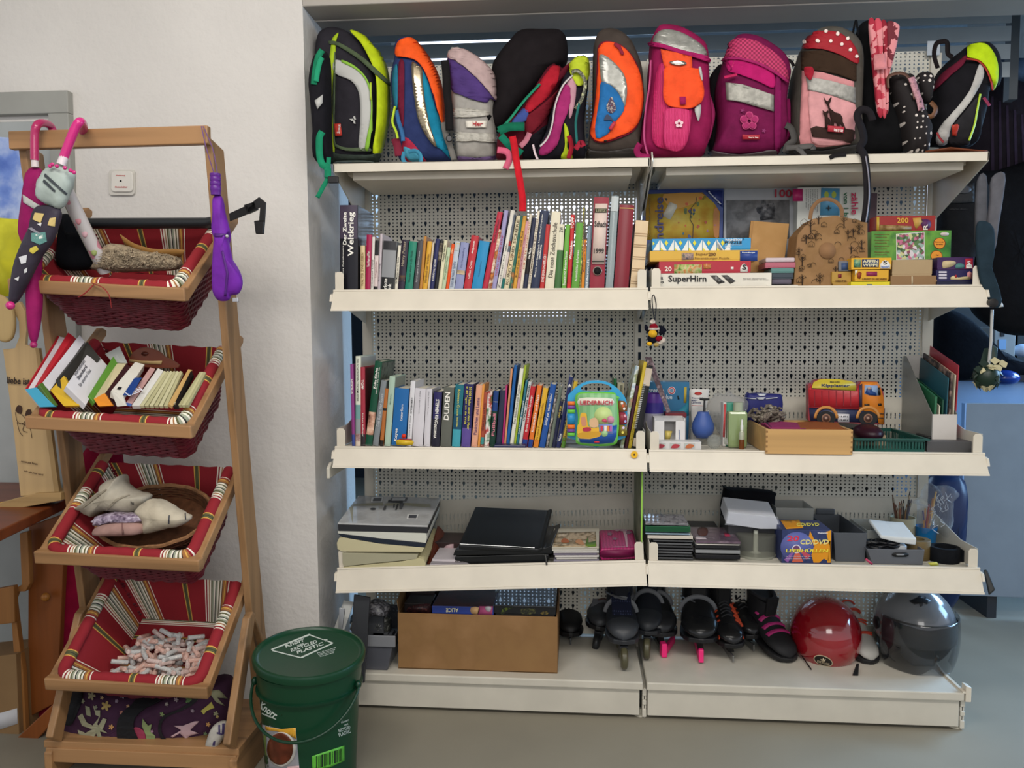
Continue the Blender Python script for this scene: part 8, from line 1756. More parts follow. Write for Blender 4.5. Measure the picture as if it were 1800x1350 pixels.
b1=puff([O4(*p) for p in ((510,380),(560,350),(680,260),(700,210),(780,180),(812,165),(818,220),(880,270),(930,290),(990,310),(930,400),(820,410),(700,400),(620,440),(560,410))],-.44,.12,2.2,wob=.02); b1.build('cloth_body',wc,T,smooth=70); text(T,'lu',*O4(862,362),6,mat('2a2a2a'),b1,off=.003)
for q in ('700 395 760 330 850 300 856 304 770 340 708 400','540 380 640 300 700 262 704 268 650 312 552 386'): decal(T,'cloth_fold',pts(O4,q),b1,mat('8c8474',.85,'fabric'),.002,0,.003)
T=thing('cloth_bag','cream cotton cloth with printed marks hanging over the tray rim','cloth bag',at(290,910,-.42))
b1=puff([O4(*p) for p in ((900,400),(950,350),(1000,325),(1080,340),(1160,390),(1230,430),(1262,455),(1200,500),(1110,520),(1030,540),(950,550),(950,470))],-.47,.09,2.2,wob=.02); b1.build('cloth_body',mat('b8ae9a',.85,'fabric',bs=20),T,smooth=70)
for q in ('1215 425 1222 425 1225 460 1218 460','1112 435 1120 435 1118 490 1108 488'): decal(T,'printed_mark',pts(O4,q),b1,mat('33333a'),.003,0,.001)
T=thing('cloth_roll','dusty pink rolled cloth in the wicker tray','cloth roll',at(210,925,-.45)); b1=puff([O4(*p) for p in ((622,560),(640,510),(720,480),(850,472),(940,490),(952,540),(900,560),(760,566))],-.485,.07,2.4,wob=.01); b1.build('cloth_body',mat('a08078',.85,'fabric',bs=20),T,smooth=70)
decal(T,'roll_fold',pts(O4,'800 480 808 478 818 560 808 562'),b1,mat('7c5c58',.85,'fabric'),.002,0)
T=thing('foil_pack','crinkled violet grey foil pack between white and pink cloths','packet',at(205,905,-.42)); b1=puff([O4(*p) for p in ((610,470),(660,430),(780,415),(960,430),(960,470),(860,475),(700,482),(640,500))],-.47,.06,2.4,wob=.05); b1.build('foil_body',mat('6c5c70',.25,'melange',cs=('4a3c50','8c7c90','c0b4c4'),nscale=90,coat=.5),T,smooth=70)
# ---- lowest basket: paper rolls
P3,xa,xb,DD=BASK[3]; rng=random.Random(21); proto=None
GR='little rolled paper lots in the lowest basket'
rm=[mat('c4b4aa',.6,'melange',cs=('dccfc6','c8aca6','e4dcd4'),nscale=160),mat('b8b4ac',.6,'melange',cs=('d4d0c8','b4b8ba','e0dcd4'),nscale=160),mat('c8a090',.6,'melange',cs=('dcbcae','d0a496','e4d4ca'),nscale=160)]
protos=[]
for m_ in rm:
    mb=MB().lathe([(.0035,-.023),(.0062,-.0232),(.0068,-.0215),(.0068,.0215),(.0062,.0232),(.0035,.023),(.003,.020)],(0,0,0),10,ax=(1,0,0)); o=mb.build('paper_roll',m_,smooth=40); protos.append(o); o['_p']=1
cnt=0
for k in range(215):
    u=rng.uniform(.055,.215); x=rng.uniform(xa+.075,xb-.045); lvl=k/215
    if ((x-(xa+xb)/2-.012)/.185)**2+((u-.125)/.105)**2>1: continue
    p=P3(x,u,DD-.020-.062*lvl*(1-((x-(xa+xb)/2)/.2)**2)); o=protos[rng.randrange(3)]
    if '_p' in o: del o['_p']
    else: o=o.copy(); C.objects.link(o)
    o.location=p; o.rotation_euler=(rng.uniform(-.4,.4)+.3,rng.uniform(-.35,.35),rng.uniform(0,PI)); tag(o,'small pale printed paper roll in the heap in the lowest basket','paper roll',GR); cnt+=1
# ---- patterned bag on the bottom board
Y5=Z(60,1000,3.857)
T=thing('patterned_bag','dark purple bag with beige flower pattern and black straps on the bottom board','bag',at(255,1300,-.38))
b1=puff([Y5(*p) for p in ((190,960),(210,870),(300,810),(520,800),(720,830),(900,830),(1050,790),(1240,760),(1320,760),(1345,900),(1310,1100),(1180,1180),(900,1218),(620,1195),(400,1185),(290,1150),(260,1060),(200,1040))],-.44,.20,2.8,wob=.008); b1.build('bag_body',mat('40283c',.85,'fabric',bs=25),T,smooth=70)
def DD_(nm,s,c,off=.003,n=0): decal(T,nm,pts(Y5,s),b1,mat(c,.75),off,n,.0012)
DD_('black_strap','720 870 820 850 860 900 760 950 690 1010 680 1080 720 1200 590 1195 565 1070 590 990 660 930','101014',.006,2); DD_('black_strap','1130 800 1160 800 1100 900 1000 960 900 1000 865 1060 880 1130 950 1190 930 1200 860 1140 845 1060 880 990 980 950 1080 880','141016',.006,2)
DD_('black_end','185 960 210 870 300 815 330 860 320 920 280 1020 250 1060 200 1040','0e0e12',.005,2)
def flower(cx,cy,r,c,n=5,inr=.35,rot=0):
    DD_('flower_print',' '.join('%f %f'%(cx+r*(inr+(1-inr)*abs(math.cos(n*q*PI/40/1)))*math.cos(q*PI/20+rot),cy+r*(inr+(1-inr)*abs(math.cos(n*q*PI/40)))*math.sin(q*PI/20+rot)) for q in range(40)),c)
for cx,cy,r,c in ((330,900,16,'8a8a70'),(420,940,14,'7a7a68'),(560,900,12,'9a8a9c'),(690,960,14,'a89c8a'),(800,1100,12,'9a7a8a'),(1100,880,16,'8a8a60'),(1230,980,18,'8c8a6c'),(1240,1000,12,'b09a60'),(1020,940,12,'8a6a7a'),(900,920,14,'9a9088'),(780,920,12,'a8887a'),(390,865,28,'9c9472'),(488,932,34,'a89058'),(595,978,16,'b07868'),(600,865,18,'9c9aa0'),(525,1070,18,'b88c58'),(460,878,12,'b8a078'),(636,935,12,'b8906c'),(965,890,16,'a8989c'),(1050,890,24,'5a7a4a'),(1180,1052,16,'c09058'),(870,985,16,'7a8a5a'),(940,1200,14,'b8a058'),(720,865,24,'b09a88'),(1075,960,14,'8c7c88'),(1160,1115,14,'6a7a5a')): flower(cx,cy,r,c)
DD_('leaf_print','400 920 420 990 450 1000 400 1060 360 1040 330 980 300 1000 330 1060 400 1085 350 1110 300 1090 310 1130 400 1160 430 1100 470 1080 495 1020 470 1010 440 1060 430 1050 450 960 420 960','96947a',.003)
DD_('leaf_print','436 1065 500 1110 450 1100 470 1160 440 1150 420 1090','8a8a70',.004); DD_('leaf_print','350 930 380 940 390 1000 360 990','8a8a70',.004)
DD_('rose_print','650 1100 690 1070 740 1090 760 1140 740 1190 700 1180 670 1140','8a3048',.003,2); DD_('leaf_print','740 1015 775 1060 800 1050 790 1100 825 1130 815 1190 770 1200 760 1120 735 1060','7c8a5c',.004)
DD_('branch_print','930 1130 1000 1090 950 1060 1010 1060 1090 1030 1120 1030 1060 1090 1115 1110 1050 1130 1040 1160 990 1110 940 1140','b89aa0',.004); DD_('branch_print','1180 830 1250 820 1310 880 1240 870 1290 930 1230 900','8c8c70',.003)
DD_('leaf_print','1130 960 1180 920 1200 900 1220 940 1170 960 1150 985','a8a050',.003)
T=thing('printed_bundle','white and violet printed cloth bundle at the corner of the bottom board','cloth bundle',at(385,1300,-.46)); b1=puff([Y5(*p) for p in ((1172,1200),(1180,1140),(1210,1070),(1250,1040),(1300,1040),(1310,1100),(1270,1170),(1240,1212))],-.475,.05,2.4); b1.build('cloth_body',mat('b0aca4',.8,'fabric'),T,smooth=70)
for q in ('1250 1060 1262 1060 1262 1110 1250 1110','1275 1050 1290 1050 1286 1120 1272 1120','1240 1105 1300 1125 1298 1135 1238 1115','1215 1170 1230 1165 1225 1195 1210 1195'): decal(T,'violet_print',pts(Y5,q),b1,mat('3a3058'),.002,0,.001)
# red cloth behind the stand
T=thing('red_cushion','long crimson quilted roll standing behind the pine stand','cushion',at(120,1300,-.2)); b1=puff([(150,790),(205,770),(212,860),(190,1000),(165,1120),(135,1280),(100,1345),(66,1330),(80,1200),(98,1080),(128,930)],-.16,.12,2.6); b1.build('cushion_body',mat('7c0c2c',.85,'fabric',bs=20),T,smooth=70)
# ================================================================ LEFT EDGE
# switch plate
T=thing('wall_switch','white square switch plate with two red words on the white wall','switch',at(213,320,.05))
def rr_px(x0,y0,x1,y1,r,n=5):
    o=[]
    for cx,cy,a0 in ((x1-r,y0+r,-90),(x1-r,y1-r,0),(x0+r,y1-r,90),(x0+r,y0+r,180)):
        for k in range(n+1): a=math.radians(a0+90*k/n); o.append((cx+r*math.cos(a),cy+r*math.sin(a)))
    return o
MB().extrude([at(*p,.040) for p in rr_px(191,298,236,343,6)],(0,.010,0)).build('back_plate',mat('c8c4bc',.4),T,bevel=.001)
MB().extrude([at(*p,.034) for p in rr_px(195,301,233,337,6)],(0,.006,0)).build('switch_cover',mat('d4d0c8',.35),T,bevel=.002)
merge_text(T,[('Heizung',204,310,2.6,16,0),('Notschalter',202,330,2.6,22,0)],mat('b83a3a'),.034,.001); decal(T,'centre_hole',[(212+1.8*math.cos(a),318+1.8*math.sin(a)) for a in [q*PI/5 for q in range(10)]],.034,mat('181818'),.001,0,.0005)
# painting on the door
T=thing('childs_painting','child painting on paper, blue above and yellow below, taped on the grey door','painting',at(20,380,-.1))
mb=MB().extrude([at(*p,-.12) for p in ((-60,236),(30,243),(43,262),(50,300),(47,400),(42,470),(40,520),(-60,525))],(0,.002,0)); mb.build('paper_sheet',mat('7c90c4',.7,'melange',cs=('4c68b4','6c88cc','a8b8dc','5a74bc'),nscale=9),T)
decal(T,'yellow_field',[(-60,381),(0,383),(40,386),(47,390),(42,470),(40,520),(-60,525)],-.122,mat('c8c020',.7,'melange',cs=('cfc81c','b8b424','d8d43c'),nscale=8),.0,0,.0006)
# desk
T=thing('wooden_desk','reddish brown pine desk with round drawer knob cut off by the picture edge','desk',(-1.95,-.2,0))
tz=.745; RX=mat('6c3418',.35,'wood',ax='x',dk=.7); RZ=mat('84491f',.4,'wood',ax='z',dk=.7); PZ=mat('9c6a38',.5,'wood',ax='z',dk=.75)
p1=atz(107,882,tz); p2=atz(0,932,tz); d=Vector((p2.x-p1.x,p2.y-p1.y,0)); p3=p1+d*4; bk=p1+Vector((-.35,.22,0))
MB().extrude([(p1.x,p1.y,tz-.03),(p3.x,p3.y,tz-.03),(p3.x-.3,p3.y+.6,tz-.03),(-2.6,.02,tz-.03),(-2.0,.02,tz-.03),(p1.x-.02,p1.y+.1,tz-.03)],(0,0,.03)).build('desk_top',RX,T,bevel=.004)
MB().extrude([at(*p,-.18) for p in ((50,925),(106,905),(112,960),(100,1235),(48,1262))],(0,.03,0)).build('end_panel',RZ,T,bevel=.003)
MB().extrude([at(*p,-.22) for p in ((34,938),(48,934),(52,1026),(44,1040),(30,1040),(24,1055),(40,1180),(46,1300),(34,1300),(18,1065),(16,1040),(38,1028))],(0,.02,0)).build('corner_bracket',PZ,T,bevel=.002)
MB().extrude([at(*p,-.24) for p in ((-60,1045),(24,1030),(26,1095),(-60,1105))],(0,.02,0)).build('drawer_front',PZ,T,bevel=.003)
c=at(86,1046,-.19); MB().lathe([(.004,0),(.005,.008),(.012,.012),(.014,.018),(.011,.026),(.004,.029)],c,20,ax=(.1,-1,0)).build('drawer_knob',mat('9c6428',.35),T,smooth=True)
MB().extrude([at(*p,-.26) for p in ((0,1325),(96,1235),(100,1262),(20,1350),(-40,1400),(-40,1360))],(0,.03,0)).build('foot_rail',RZ,T,bevel=.003)
T=thing('cardboard_carton','brown cardboard carton with white label under the pine desk','carton',at(10,1300,-.3)); MB().extrude([at(*p,-.24) for p in ((-70,1160),(28,1150),(34,1300),(-70,1385))],(0,.14,0)).build('carton_body',mat('8a6c48',.75),T,bevel=.002); decal(T,'carton_label',[(-30,1262),(30,1245),(31,1272),(-30,1292)],-.24,mat('c8c8cc'),.001,0)
# wooden figure board
PW=mat('b89c70',.6,'wood',ax='z',dk=.85)
T=thing('wooden_board_sign','pale plywood sign with burnt drawing and lettering standing on the desk','sign',at(60,870,-.3))
MB().extrude([at(*p,-.33) for p in ((5,614),(26,612),(34,592),(33,565),(24,548),(22,536),(34,530),(44,548),(46,580),(44,606),(62,612),(74,700),(84,780),(96,868),(36,872),(22,740))],(0,.012,0)).build('plywood_board',PW,T,bevel=.001)
MB().extrude([at(*p,-.33) for p in ((96,868),(84,780),(74,700),(62,612),(68,612),(82,700),(104,866))],(0,.012,.0)).build('side_edge',mat('a08458',.6),T)
MB().extrude([at(*p,-.35) for p in ((-30,892),(60,868),(107,866),(107,880),(-30,905))],(0,.09,.0)).build('base_plank',mat('a88a5c',.6,'wood',ax='x'),T,bevel=.002)
q=at(0,0,-.33); text(T,'liebe ist',12,674,12,mat('2a1c14'),-.331,w=40,ang=-4,name='burnt_lettering')
merge_text(T,[('...wenn aus Ihnen',34,812,4,32,-10),('wir ein paar wird',42,830,4,34,-12)],mat('4a3424'),-.331,name='burnt_lettering')
HB=mat('3a2418',.7)
for pq in (((27,722),(32,712),(39,716),(37,728)),((44,738),(46,722),(54,720),(56,734))): decal(T,'burnt_hair',list(pq),-.331,HB,.001,2,.0006)
mb=MB()
for pq in (((27,724),(30,740),(38,745),(45,738),(38,728)),((46,738),(52,742),(57,734)),((30,742),(34,758),(40,766)),((38,745),(52,752),(56,770)),((45,742),(40,756),(48,760))): mb.tube(smooth_path([at(x,y,-.333) for x,y in pq]),.0009,4)
mb.build('burnt_line',HB,T)
T=thing('wooden_spoon','pale wooden oval with stalk hanging over the plywood sign','wooden ornament',at(15,560,-.36)); b1=puff([(-14,520),(10,522),(24,545),(27,575),(20,598),(2,600),(-14,580)],-.36,.018,4); b1.build('oval_disc',mat('b49a6a',.6,'wood',ax='z',dk=.85),T,smooth=60)
T=thing('yellow_star','cut out yellow paper star lying on the desk edge','paper star',at(15,900,-.33))
MB().extrude([at(*p,-.335) for p in ((-40,893),(-8,886),(4,882),(16,889),(13,901),(48,896),(50,899),(12,916),(13,924),(-6,921),(-40,922))],(0,.003,0)).build('paper_shape',mat('d8a818',.6),T)
# ================================================================ GREEN BUCKET
GN=mat('0d3a24',.32,nscale=4); GN2=mat('0c3321',.3)
bx,by=-.967,-.40
T=thing('green_bucket','dark green plastic bucket with lid askew and white lettering, before the shelving','bucket',(bx,by,0))
bk=MB().lathe([(.119,.0),(.123,.004),(.137,.27),(.140,.272),(.143,.30),(.1435,.326),(.140,.328)],(bx,by,0),56); bk.build('bucket_body',GN,T,smooth=40)
MB().lathe([(.1375,.266),(.146,.268),(.1465,.273),(.1375,.275)],(bx,by,0),56,cap=False).build('bucket_rib',GN2,T,smooth=40)
TL=Matrix.Translation((bx,by,.352))@Matrix.Rotation(math.radians(3),4,'Y')@Matrix.Rotation(math.radians(4.5),4,'X')
ld=MB(); ld.X=TL; ld.lathe([(.147,-.012),(.153,-.010),(.155,.006),(.152,.012),(.146,.013),(.142,.006),(.134,.003),(.0001,.003)],(0,0,0),64,cap=False); ld.build('bucket_lid',GN,T,smooth=40)
# carrying handle
hp_=[]; hA=Vector((bx+.143,by-.03,.285)); 
for k in range(25):
    a=PI*k/24; hp_.append(Vector((bx+.150*math.cos(a),by-.03-.128*math.sin(a),.285-.105*math.sin(a))))
MB().tube(hp_,.0042,10).build('carry_handle',GN2,T,smooth=True)
for s in (1,-1): MB().ball((bx+s*.147,by-.03,.285),.009,.012,.012,12,8).build('handle_lug',GN2,T,smooth=True)
wt=mat('c4ccc4',.5)
bu=Z(420,1060,4.654)
# lid print
for q in ('262 380 570 256 580 256 590 262 275 385','262 380 275 388 510 446 500 452 275 396','500 452 512 440 770 325 768 335 515 452','590 262 690 300 690 306 580 268','700 300 768 325 768 335 700 308','690 300 725 298 722 306 710 318'): D(T,ld,bu,'frame_print',q,wt,.001,0,.0006)
for s,x,y,h,w,ang in (('Knorr',385,368,34,165,17),('100%',480,360,14,60,17),('RECYCLED',430,402,26,225,17),('PLASTIC',480,420,26,225,17)):
    X_0,Y_0=bu(x,y); text(T,s,X_0,Y_0,h/4.654,wt,ld,w=w/4.654,ang=ang*1.15,off=.001)
for k in range(4): X_0,Y_0=bu(640+8*k,415+10*k); text(T,('Scan to learn more','about our new bucket','made from recycled','food packaging')[k],X_0,Y_0,1.5,wt,ld,w=34-3*k,ang=17,off=.001)
# body print
text(T,'Knorr',*bu(158,850),12,wt,bk,w=36,ang=-36,off=.001); text(T,'PROFESSIONAL',*bu(188,908),2.2,wt,bk,w=27,ang=-22,off=.001)
D(T,bk,bu,'soup_label','170 985 250 1010 350 1030 465 1020 480 1180 496 1360 230 1360 195 1240 180 1100',mat('8c8c90',.4),.001,0,.0006)
D(T,bk,bu,'orange_band','215 1006 290 1022 350 1030 464 1020 468 1112 430 1090 380 1070 300 1046 225 1040',mat('d09a30',.4),.0015,0,.0006)
D(T,bk,bu,'green_leaf_picture','190 1050 225 1060 225 1200 235 1250 215 1230 190 1150',mat('5a6a34',.5),.002,2,.0006)
D(T,bk,bu,'pan_picture',' '.join('%f %f'%(348+118*math.cos(q*PI/16),1195+142*math.sin(q*PI/16)) for q in range(32)),mat('b8b4ac',.3),.002,0,.0006)
D(T,bk,bu,'soup_picture',' '.join('%f %f'%(340+105*math.cos(q*PI/16),1190+130*math.sin(q*PI/16)) for q in range(32)),mat('5c2818',.35,'melange',cs=('642c18','50220f','6c3420'),nscale=20),.003,0,.0006)
D(T,bk,bu,'price_tag','398 1335 494 1328 496 1360 398 1360',mat('c8a8a8',.5),.003,0,.0006)
D(T,bk,bu,'green_label','596 1252 860 1165 862 1290 740 1345 600 1358',mat('5cb03c',.4),.001,0,.0006)
rng=random.Random(1); x=632
while x<840:
    w=rng.choice((4,7,10,13)); y0=1252-(x-632)*.30; 0
    if x+w<846: decal(T,'barcode_line',[bu(x,y0),bu(x+w,y0-w*.3),bu(x+w,min(1350,y0+98)),bu(x,min(1350,y0+100))],bk,mat('12281a',.5),.002,0,.0005,step=30)
    x+=w+rng.choice((5,8,11))
for s,x,y,h,w in (('Knorr',838,985,18,66),('100%',862,1005,12,34),('RECYCLED',818,1058,26,100),('PLASTIC',820,1094,28,100)): X_0,Y_0=bu(x,y); text(T,s,X_0,Y_0,h/4.654,mat('a8b4ac',.5),bk,w=w/4.654,ang=20,off=.001)
# ================================================================ ROOM BEHIND, RIGHT EDGE
wk_=Z(1560,270,4.821)
def jacket(lab,o,Y,dp,c,name='jacket',cat='jacket',wob=.01,p=2.5,m=None):
    b=puff(o,Y,dp,p,wob=wob); zs_=min(v.z for v in b.v); xs=[v.x for v in b.v]; T=thing(name,lab,cat,((min(xs)+max(xs))/2,Y+dp/2,zs_),'jackets hanging behind the end of the shelving'); b.build('cloth_body',m or fab(c),T,smooth=70); return T,b
T,b=jacket('dark plum striped jacket hanging behind the neon hooded rucksack',[(1700,150),(1740,130),(1800,150),(1880,170),(1880,420),(1800,430),(1720,330),(1690,260)],.75,.2,'1b171e')
for k in range(5): decal(T,'cloth_fold',[(1742+13*k,170+8*k),(1746+13*k,170+8*k),(1748+14*k,330),(1742+14*k,330)],b,fab('2c2434'),.004,0)
T,b=jacket('faded blue denim piece lying above the hanging jackets',[(1730,112),(1760,106),(1880,110),(1880,160),(1800,152),(1740,140)],.8,.15,'465a74')
T,b=jacket('black jacket hanging lower beside the grey straps',[(1690,310),(1750,300),(1880,290),(1880,570),(1800,590),(1740,575),(1700,520),(1690,420)],.62,.22,'0f1014')
T,b=jacket('charcoal rucksack with oval handle hanging behind the jigsaw boxes',[(1648,322),(1720,312),(1726,400),(1700,460),(1690,520),(1640,520),(1640,400)],.55,.18,'1c1c1e',name='dark_rucksack',cat='rucksack',p=4,wob=0)
decal(T,'logo_patch',[(1670,326),(1712,322),(1712,356),(1672,358)],b,mat('1c1c1e',.6),.004,0); decal(T,'grip_ring',[(1692+15*math.cos(a)*.95,334+7*math.sin(a)) for a in [q*PI/10 for q in range(20)]],b,mat('3c3c40',.5),.008,0,.004)
text(T,'www.dan-',1668,369,3,mat('18181a'),b,w=32,off=.005)
# harness
T=thing('harness_straps','pair of padded grey and petrol straps hanging at the end of the second shelf','straps',at(1740,420,.0))
def strapq(o,c,Y,nm='padded_strap'): b=puff(o,Y,.022,3,n=3); b.build(nm,fab(c),T,smooth=60); return b
strapq([(1718,316),(1733,308),(1734,360),(1737,410),(1730,430),(1716,436),(1714,390)],'55565c',.015); strapq([(1743,312),(1766,304),(1762,350),(1754,400),(1748,440),(1734,440),(1734,400),(1740,350)],'5c5c62',.0)
strapq([(1715,400),(1728,388),(1746,400),(1747,440),(1742,470),(1752,500),(1760,528),(1756,540),(1744,538),(1728,510),(1718,470)],'23323c',-.012,'petrol_strap')
MB().lathe([(.004,-.016),(.013,-.014),(.013,.014),(.004,.016)],at(1743,533,-.03),20,ax=(0,-1,0)).build('black_knob',mat('161414',.4),T,smooth=True)
decal(T,'strap_tab',[(1755,530),(1762,533),(1764,539),(1752,541)],.0,mat('c8c8c4'),.0,0)
# paper flower ball
T=thing('flower_ball','green and cream folded paper ball hanging on a clear rod from the shelf end','ornament',at(1736,660,.0))
MB().tube([at(1744,544,-.01),at(1742,600,-.01),at(1737,648,-.01)],.0045,10).build('clear_rod',mat('a8a8a6',.12,coat=1),T,smooth=True)
dg=mat('15281e',.4); crm=mat('b8b08c',.4); c0=at(1734,662,-.0); R0=.041
MB().ball(c0,R0*.9,R0*.9,R0*.95,20,12).build('ball_core',dg,T,smooth=True)
rng=random.Random(5)
for k in range(46):
    a=rng.uniform(0,2*PI); e=rng.uniform(-1.3,1.2); n=Vector((math.cos(a)*math.cos(e),math.sin(a)*math.cos(e),math.sin(e))); t=n.cross(Vector((0,0,1))).normalized(); bt_=n.cross(t)
    p=c0+n*R0*.86; s=.013; front=n.y<-.3 and abs(n.x)<.35
    mb=MB().extrude([p-t*s*.7,p+bt_*s*-.9+n*.004,p+t*s*.7,p+bt_*s*1.2+n*.008],n*.0012); mb.build('paper_petal',crm if (front or k%6==0) else dg,T)
for dx,dz,rx in ((-.020,.030,-.5),(.012,.038,.3),(.034,.030,.8),(-.034,.012,-1),(.02,.02,.5)):
    p=c0+Vector((dx,-.02,dz)); MB().extrude([p,p+Vector((-.014,0,.012)),p+Vector((.0,0,.022)),p+Vector((.016,0,.012)),p+Vector((.012,0,-.002))],(0,.002,0)).build('upper_petal',crm if dx>0 else dg,T)
quadbox(T,'green_leaf',[(1722,640),(1738,640),(1752,610),(1730,612)],.0,.02,.002,dg); quadbox(T,'green_leaf',[(1740,640),(1752,636),(1754,612),(1746,606)],.0,.02,.002,dg)
# counter, cabinet, table panel
T=thing('work_counter','dark worktop on a pale blue cabinet behind the end of the shelving','counter',(2.2,2.0,0))
a=at(1688,668,1.9); bz=a.z
MB().extrude([(a.x-.08,1.85,bz),(a.x+2.1,1.2,bz-.0),(a.x+2.2,2.6,bz),(a.x-.1,2.7,bz)],(0,0,.035)).build('worktop',mat('33343a',.5),T,bevel=.003)
MB().extrude([(a.x-.04,1.88,0),(a.x+2.05,1.26,0),(a.x+2.1,2.5,0),(a.x-.06,2.6,0)],(0,0,bz-.001)).build('cabinet_body',mat('9cc0ea',.4),T,bevel=.003)
T=thing('table_panel','large plain grey board standing before the pale blue cabinet','board',(2.2,1.0,0))
p0=at(1699,709,1.05); p1=at(1735,997,1.05)
MB().extrude([(p0.x,1.05,.10),(p0.x+1.9,.98,.10),(p0.x+1.9,.98,p0.z),(p0.x,1.05,p0.z)],(0,.03,0)).build('board_face',mat('7c8894',.6),T,bevel=.002)
MB().box(p0.x-.006,p0.x,1.05,1.08,.10,p0.z).build('board_edge',mat('88b0e4',.4),T)
for dx in (.12,1.6): MB().box(p0.x+dx,p0.x+dx+.04,1.06,1.5,0,.10).build('board_foot',mat('2c3036',.5),T)
G8='things on the dark worktop'
cz=bz+.035
T=thing('white_crate','white slatted crate with a dark hand slot on the dark worktop','crate',at(1765,640,1.95),G8); x0=at(1748,600,1.95).x; x1=at(1785,600,1.95).x; z1=at(1765,575,1.95).z
MB().box(x0,x1,1.95,2.25,cz,z1).build('crate_body',mat('8c9090',.55),T,bevel=.003); MB().box(x0+.03,x1-.06,1.945,1.951,z1-.05,z1-.025).build('hand_slot',mat('0c0c10',.6),T)
MB().box(x0+.02,x1-.05,1.944,1.951,z1-.12,z1-.065).build('crate_label',mat('7aa0c8',.5),T)
T=thing('blue_bowl','shiny dark blue bundle on the dark worktop','bowl',at(1768,660,1.7),G8); MB().ball(at(1766,664,1.7),.07,.06,.04).build('bundle_body',mat('14307a',.2,coat=.5),T,smooth=True)
T=thing('white_bowl','white round bowl at the picture edge on the dark worktop','bowl',at(1796,618,2.0),G8); MB().ball(at(1798,616,2.0),.05,.05,.035).build('bowl_body',mat('b8c8e0',.3),T,smooth=True)
T=thing('small_carton','small white and turquoise carton on the dark worktop','carton',at(1722,620,2.1),G8); x0=at(1713,0,2.1).x; x1=at(1734,0,2.1).x; MB().box(x0,x1,2.1,2.18,cz,at(1720,603,2.1).z).build('carton_body',mat('a8b4b8',.5),T); MB().box(x0,x0+.03,2.095,2.1,cz,cz+.06).build('turquoise_field',mat('2a8cac',.5),T)
T,b=jacket('heap of dark cloth and bags on the dark worktop',[(1640,660),(1635,560),(1680,548),(1720,600),(1760,620),(1800,640),(1860,650),(1860,690),(1780,672),(1720,668)],1.75,.3,'14161c'); T['group']=G8
T=thing('dark_cabinet','tall black cupboard front behind the end of the shelving','cupboard',(2.4,2.9,0)); MB().box(1.75,2.5,2.75,3.2,0,2.2).build('cupboard_body',mat('0b0b0c',.6),T,bevel=.003); MB().box(2.53,4.1,2.75,3.2,0,2.3).build('cupboard_wing',mat('0c0c0d',.6),T,bevel=.003); MB().box(1.70,1.74,2.74,2.8,0,2.1).build('cupboard_trim',mat('1c1d1f',.5),T)
T=thing('blue_bag','deep blue rubbish bag standing low behind the shelving end','bag',at(1655,900,.9)); b1=puff([(1628,850),(1690,840),(1690,930),(1675,1060),(1632,1060)],.9,.2,2.4,wob=.03); b1.build('bag_body',mat('16274c',.3),T,smooth=70)

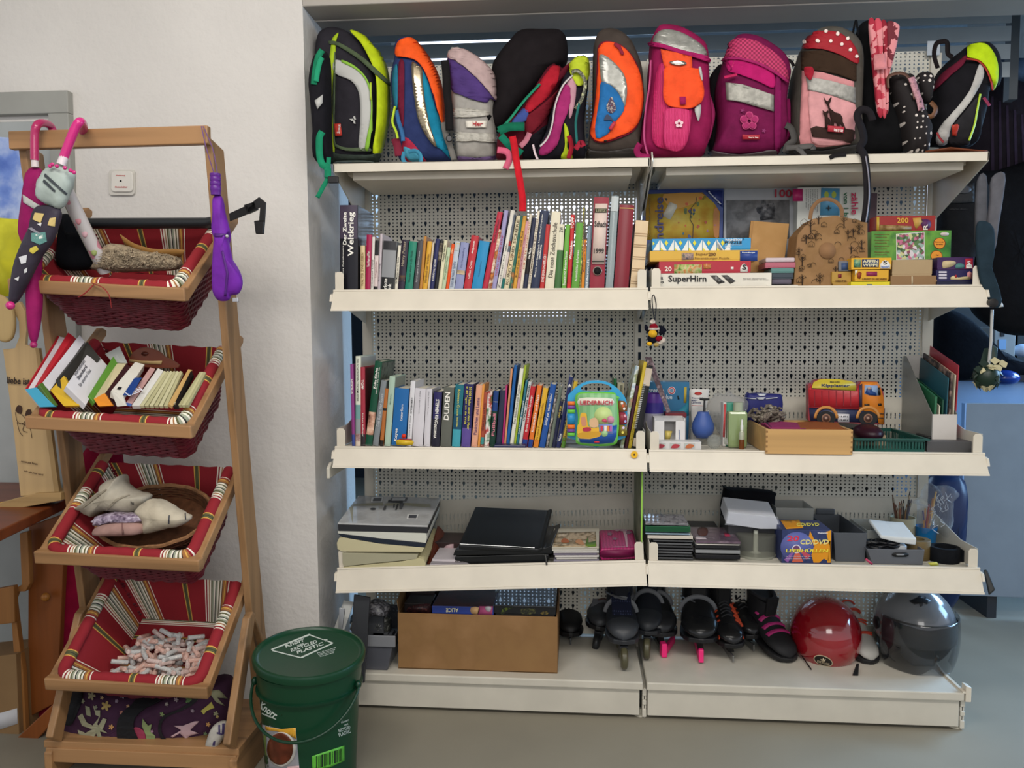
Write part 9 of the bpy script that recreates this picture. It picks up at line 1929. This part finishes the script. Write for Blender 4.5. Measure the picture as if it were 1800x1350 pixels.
# ---------------------------------------------------------------- one mesh per printed pattern, prints under the part that carries them
PATTERN=set('barcode_line white_dot small_flower map_drawing map_region white_triangle yellow_triangle yellow_diamond body_rib owl_print cover_print flower_print leaf_print gold_print printed_mark violet_print tab_shape fold_shadow picture_book picture_sofa picture_cushion sleeve_fold text_field burnt_hair frame_print ring_sign disc_shine orange_star orange_disc ring_print cloth_fold pastry_photo embroidered_figure metal_emblem flower_petal maker_sign driver_head round_sticker white_line garden_photo black_strap strap_end dog_picture green_pear paper_petal upper_petal fill_print magenta_rib orange_rib pink_bead print_dot picture_panel red_picture'.split())
ONTO=[(('spine_title','spine_band','picture_band','label_pocket','gold_line','name_label','handwriting','label_band','label_line'),('spine_label','cover')),
 (('finger_hole',),('finger_ring',)),(('barcode_line',),('green_label',)),(('soup_picture',),('pan_picture',)),(('picture_glow','picture_floor','picture_sofa','picture_cushion','picture_shelf','picture_ball','picture_lamp','picture_blob','picture_book'),('cover_picture',)),
 (('tab_shape',),('page_tab',)),(('white_dot',),('dotted_lid',)),(('large_deer','small_deer','brown_meadow'),('pocket_front',)),(('embroidered_figure',),('blue_panel',)),(('flap_tag',),('orange_flap',)),(('driver','driver_head'),('cab_window',)),
 (('map_drawing','map_region','map_route','luggage_label','corner_banner'),('map_picture',)),(('photo_figure',),('box_photo',)),(('disc_shine','ring_print'),('disc_picture',)),(('hand_hole_inset',),('hand_hole',)),(('sun_centre',),('sun_rays',)),(('burnt_line','burnt_hair','burnt_lettering'),('plywood_board',)),
 (('ink_drawing','round_patch'),('bag_body',)),(('owl_print',),('owl_canopy',)),(('flower_print','leaf_print','rose_print','branch_print'),('bag_body',)),(('bobble','hat_brim'),('hat',)),(('leaf_emblem',),('round_sticker',)),(('centre_hole',),('switch_cover',)),(('visor_hinge',),('visor',)),
 (('lettering',),('red_tag','name_label','name_field','plate','oval_badge','number_plate','yellow_load','green_cover_rim','box_lid','switch_cover','carton','bucket_lid','spine_label','cover')),
 (('maker_sign','farm_picture','castle_picture','blue_end','pink_field','blue_field','white_triangle','yellow_triangle','yellow_diamond','orange_disc','garden_photo','oval_sign','dog_picture','frog_picture','sheep_picture','text_field','game_photo','stone_picture','purple_piece','yellow_edge','small_picture','tree_picture','monkey_picture','red_sign'),('box_lid',))]
def kids(o): return [c for c in C.objects if c.parent==o]
by={}
for o in C.objects:
    if o.parent: by.setdefault(o.parent.name,[]).append(o)
base=lambda n:n.split('.')[0]
gone=[]
for pn,ch in by.items():
    grp={}
    for o in ch:
        if base(o.name) in PATTERN: grp.setdefault(base(o.name),[]).append(o)
    for n,os_ in grp.items():
        if len(os_)<2: continue
        a=os_[0]; v=[];f=[];mi=[];ms=[]
        for o in os_:
            k=len(v); v+=[tuple(q.co) for q in o.data.vertices]; m=o.data.materials[0]
            if m not in ms: ms.append(m)
            for p in o.data.polygons: f.append([i+k for i in p.vertices]); mi.append(ms.index(m))
        me=bpy.data.meshes.new(n); me.from_pydata(v,[],f)
        for m in ms: me.materials.append(m)
        me.polygons.foreach_set('material_index',mi); me.update(); a.data=me
        for o in os_[1:]: gone.append(o)
for o in gone:
    for l in by.values():
        if o in l: l.remove(o)
    bpy.data.objects.remove(o)
for pn,ch in by.items():
    names={}
    for o in ch: names.setdefault(base(o.name),[]).append(o)
    for subs,hosts in ONTO:
        h=next((names[x][0] for x in hosts if x in names),None)
        if not h or (h.parent and h.parent.name!=pn): continue
        for s_ in subs:
            for o in names.get(s_,[]):
                if o is not h and o.parent.name==pn and not any(c.parent==o for c in ch): o.parent=h
    if 'tyre' in names:
        for s_ in ('wheel_rim','wheel_disc','wheel_hub'):
            for o in names.get(s_,[]):
                c=o.data.vertices[0].co; o.parent=min(names['tyre'],key=lambda t:(t.data.vertices[0].co-c).length)
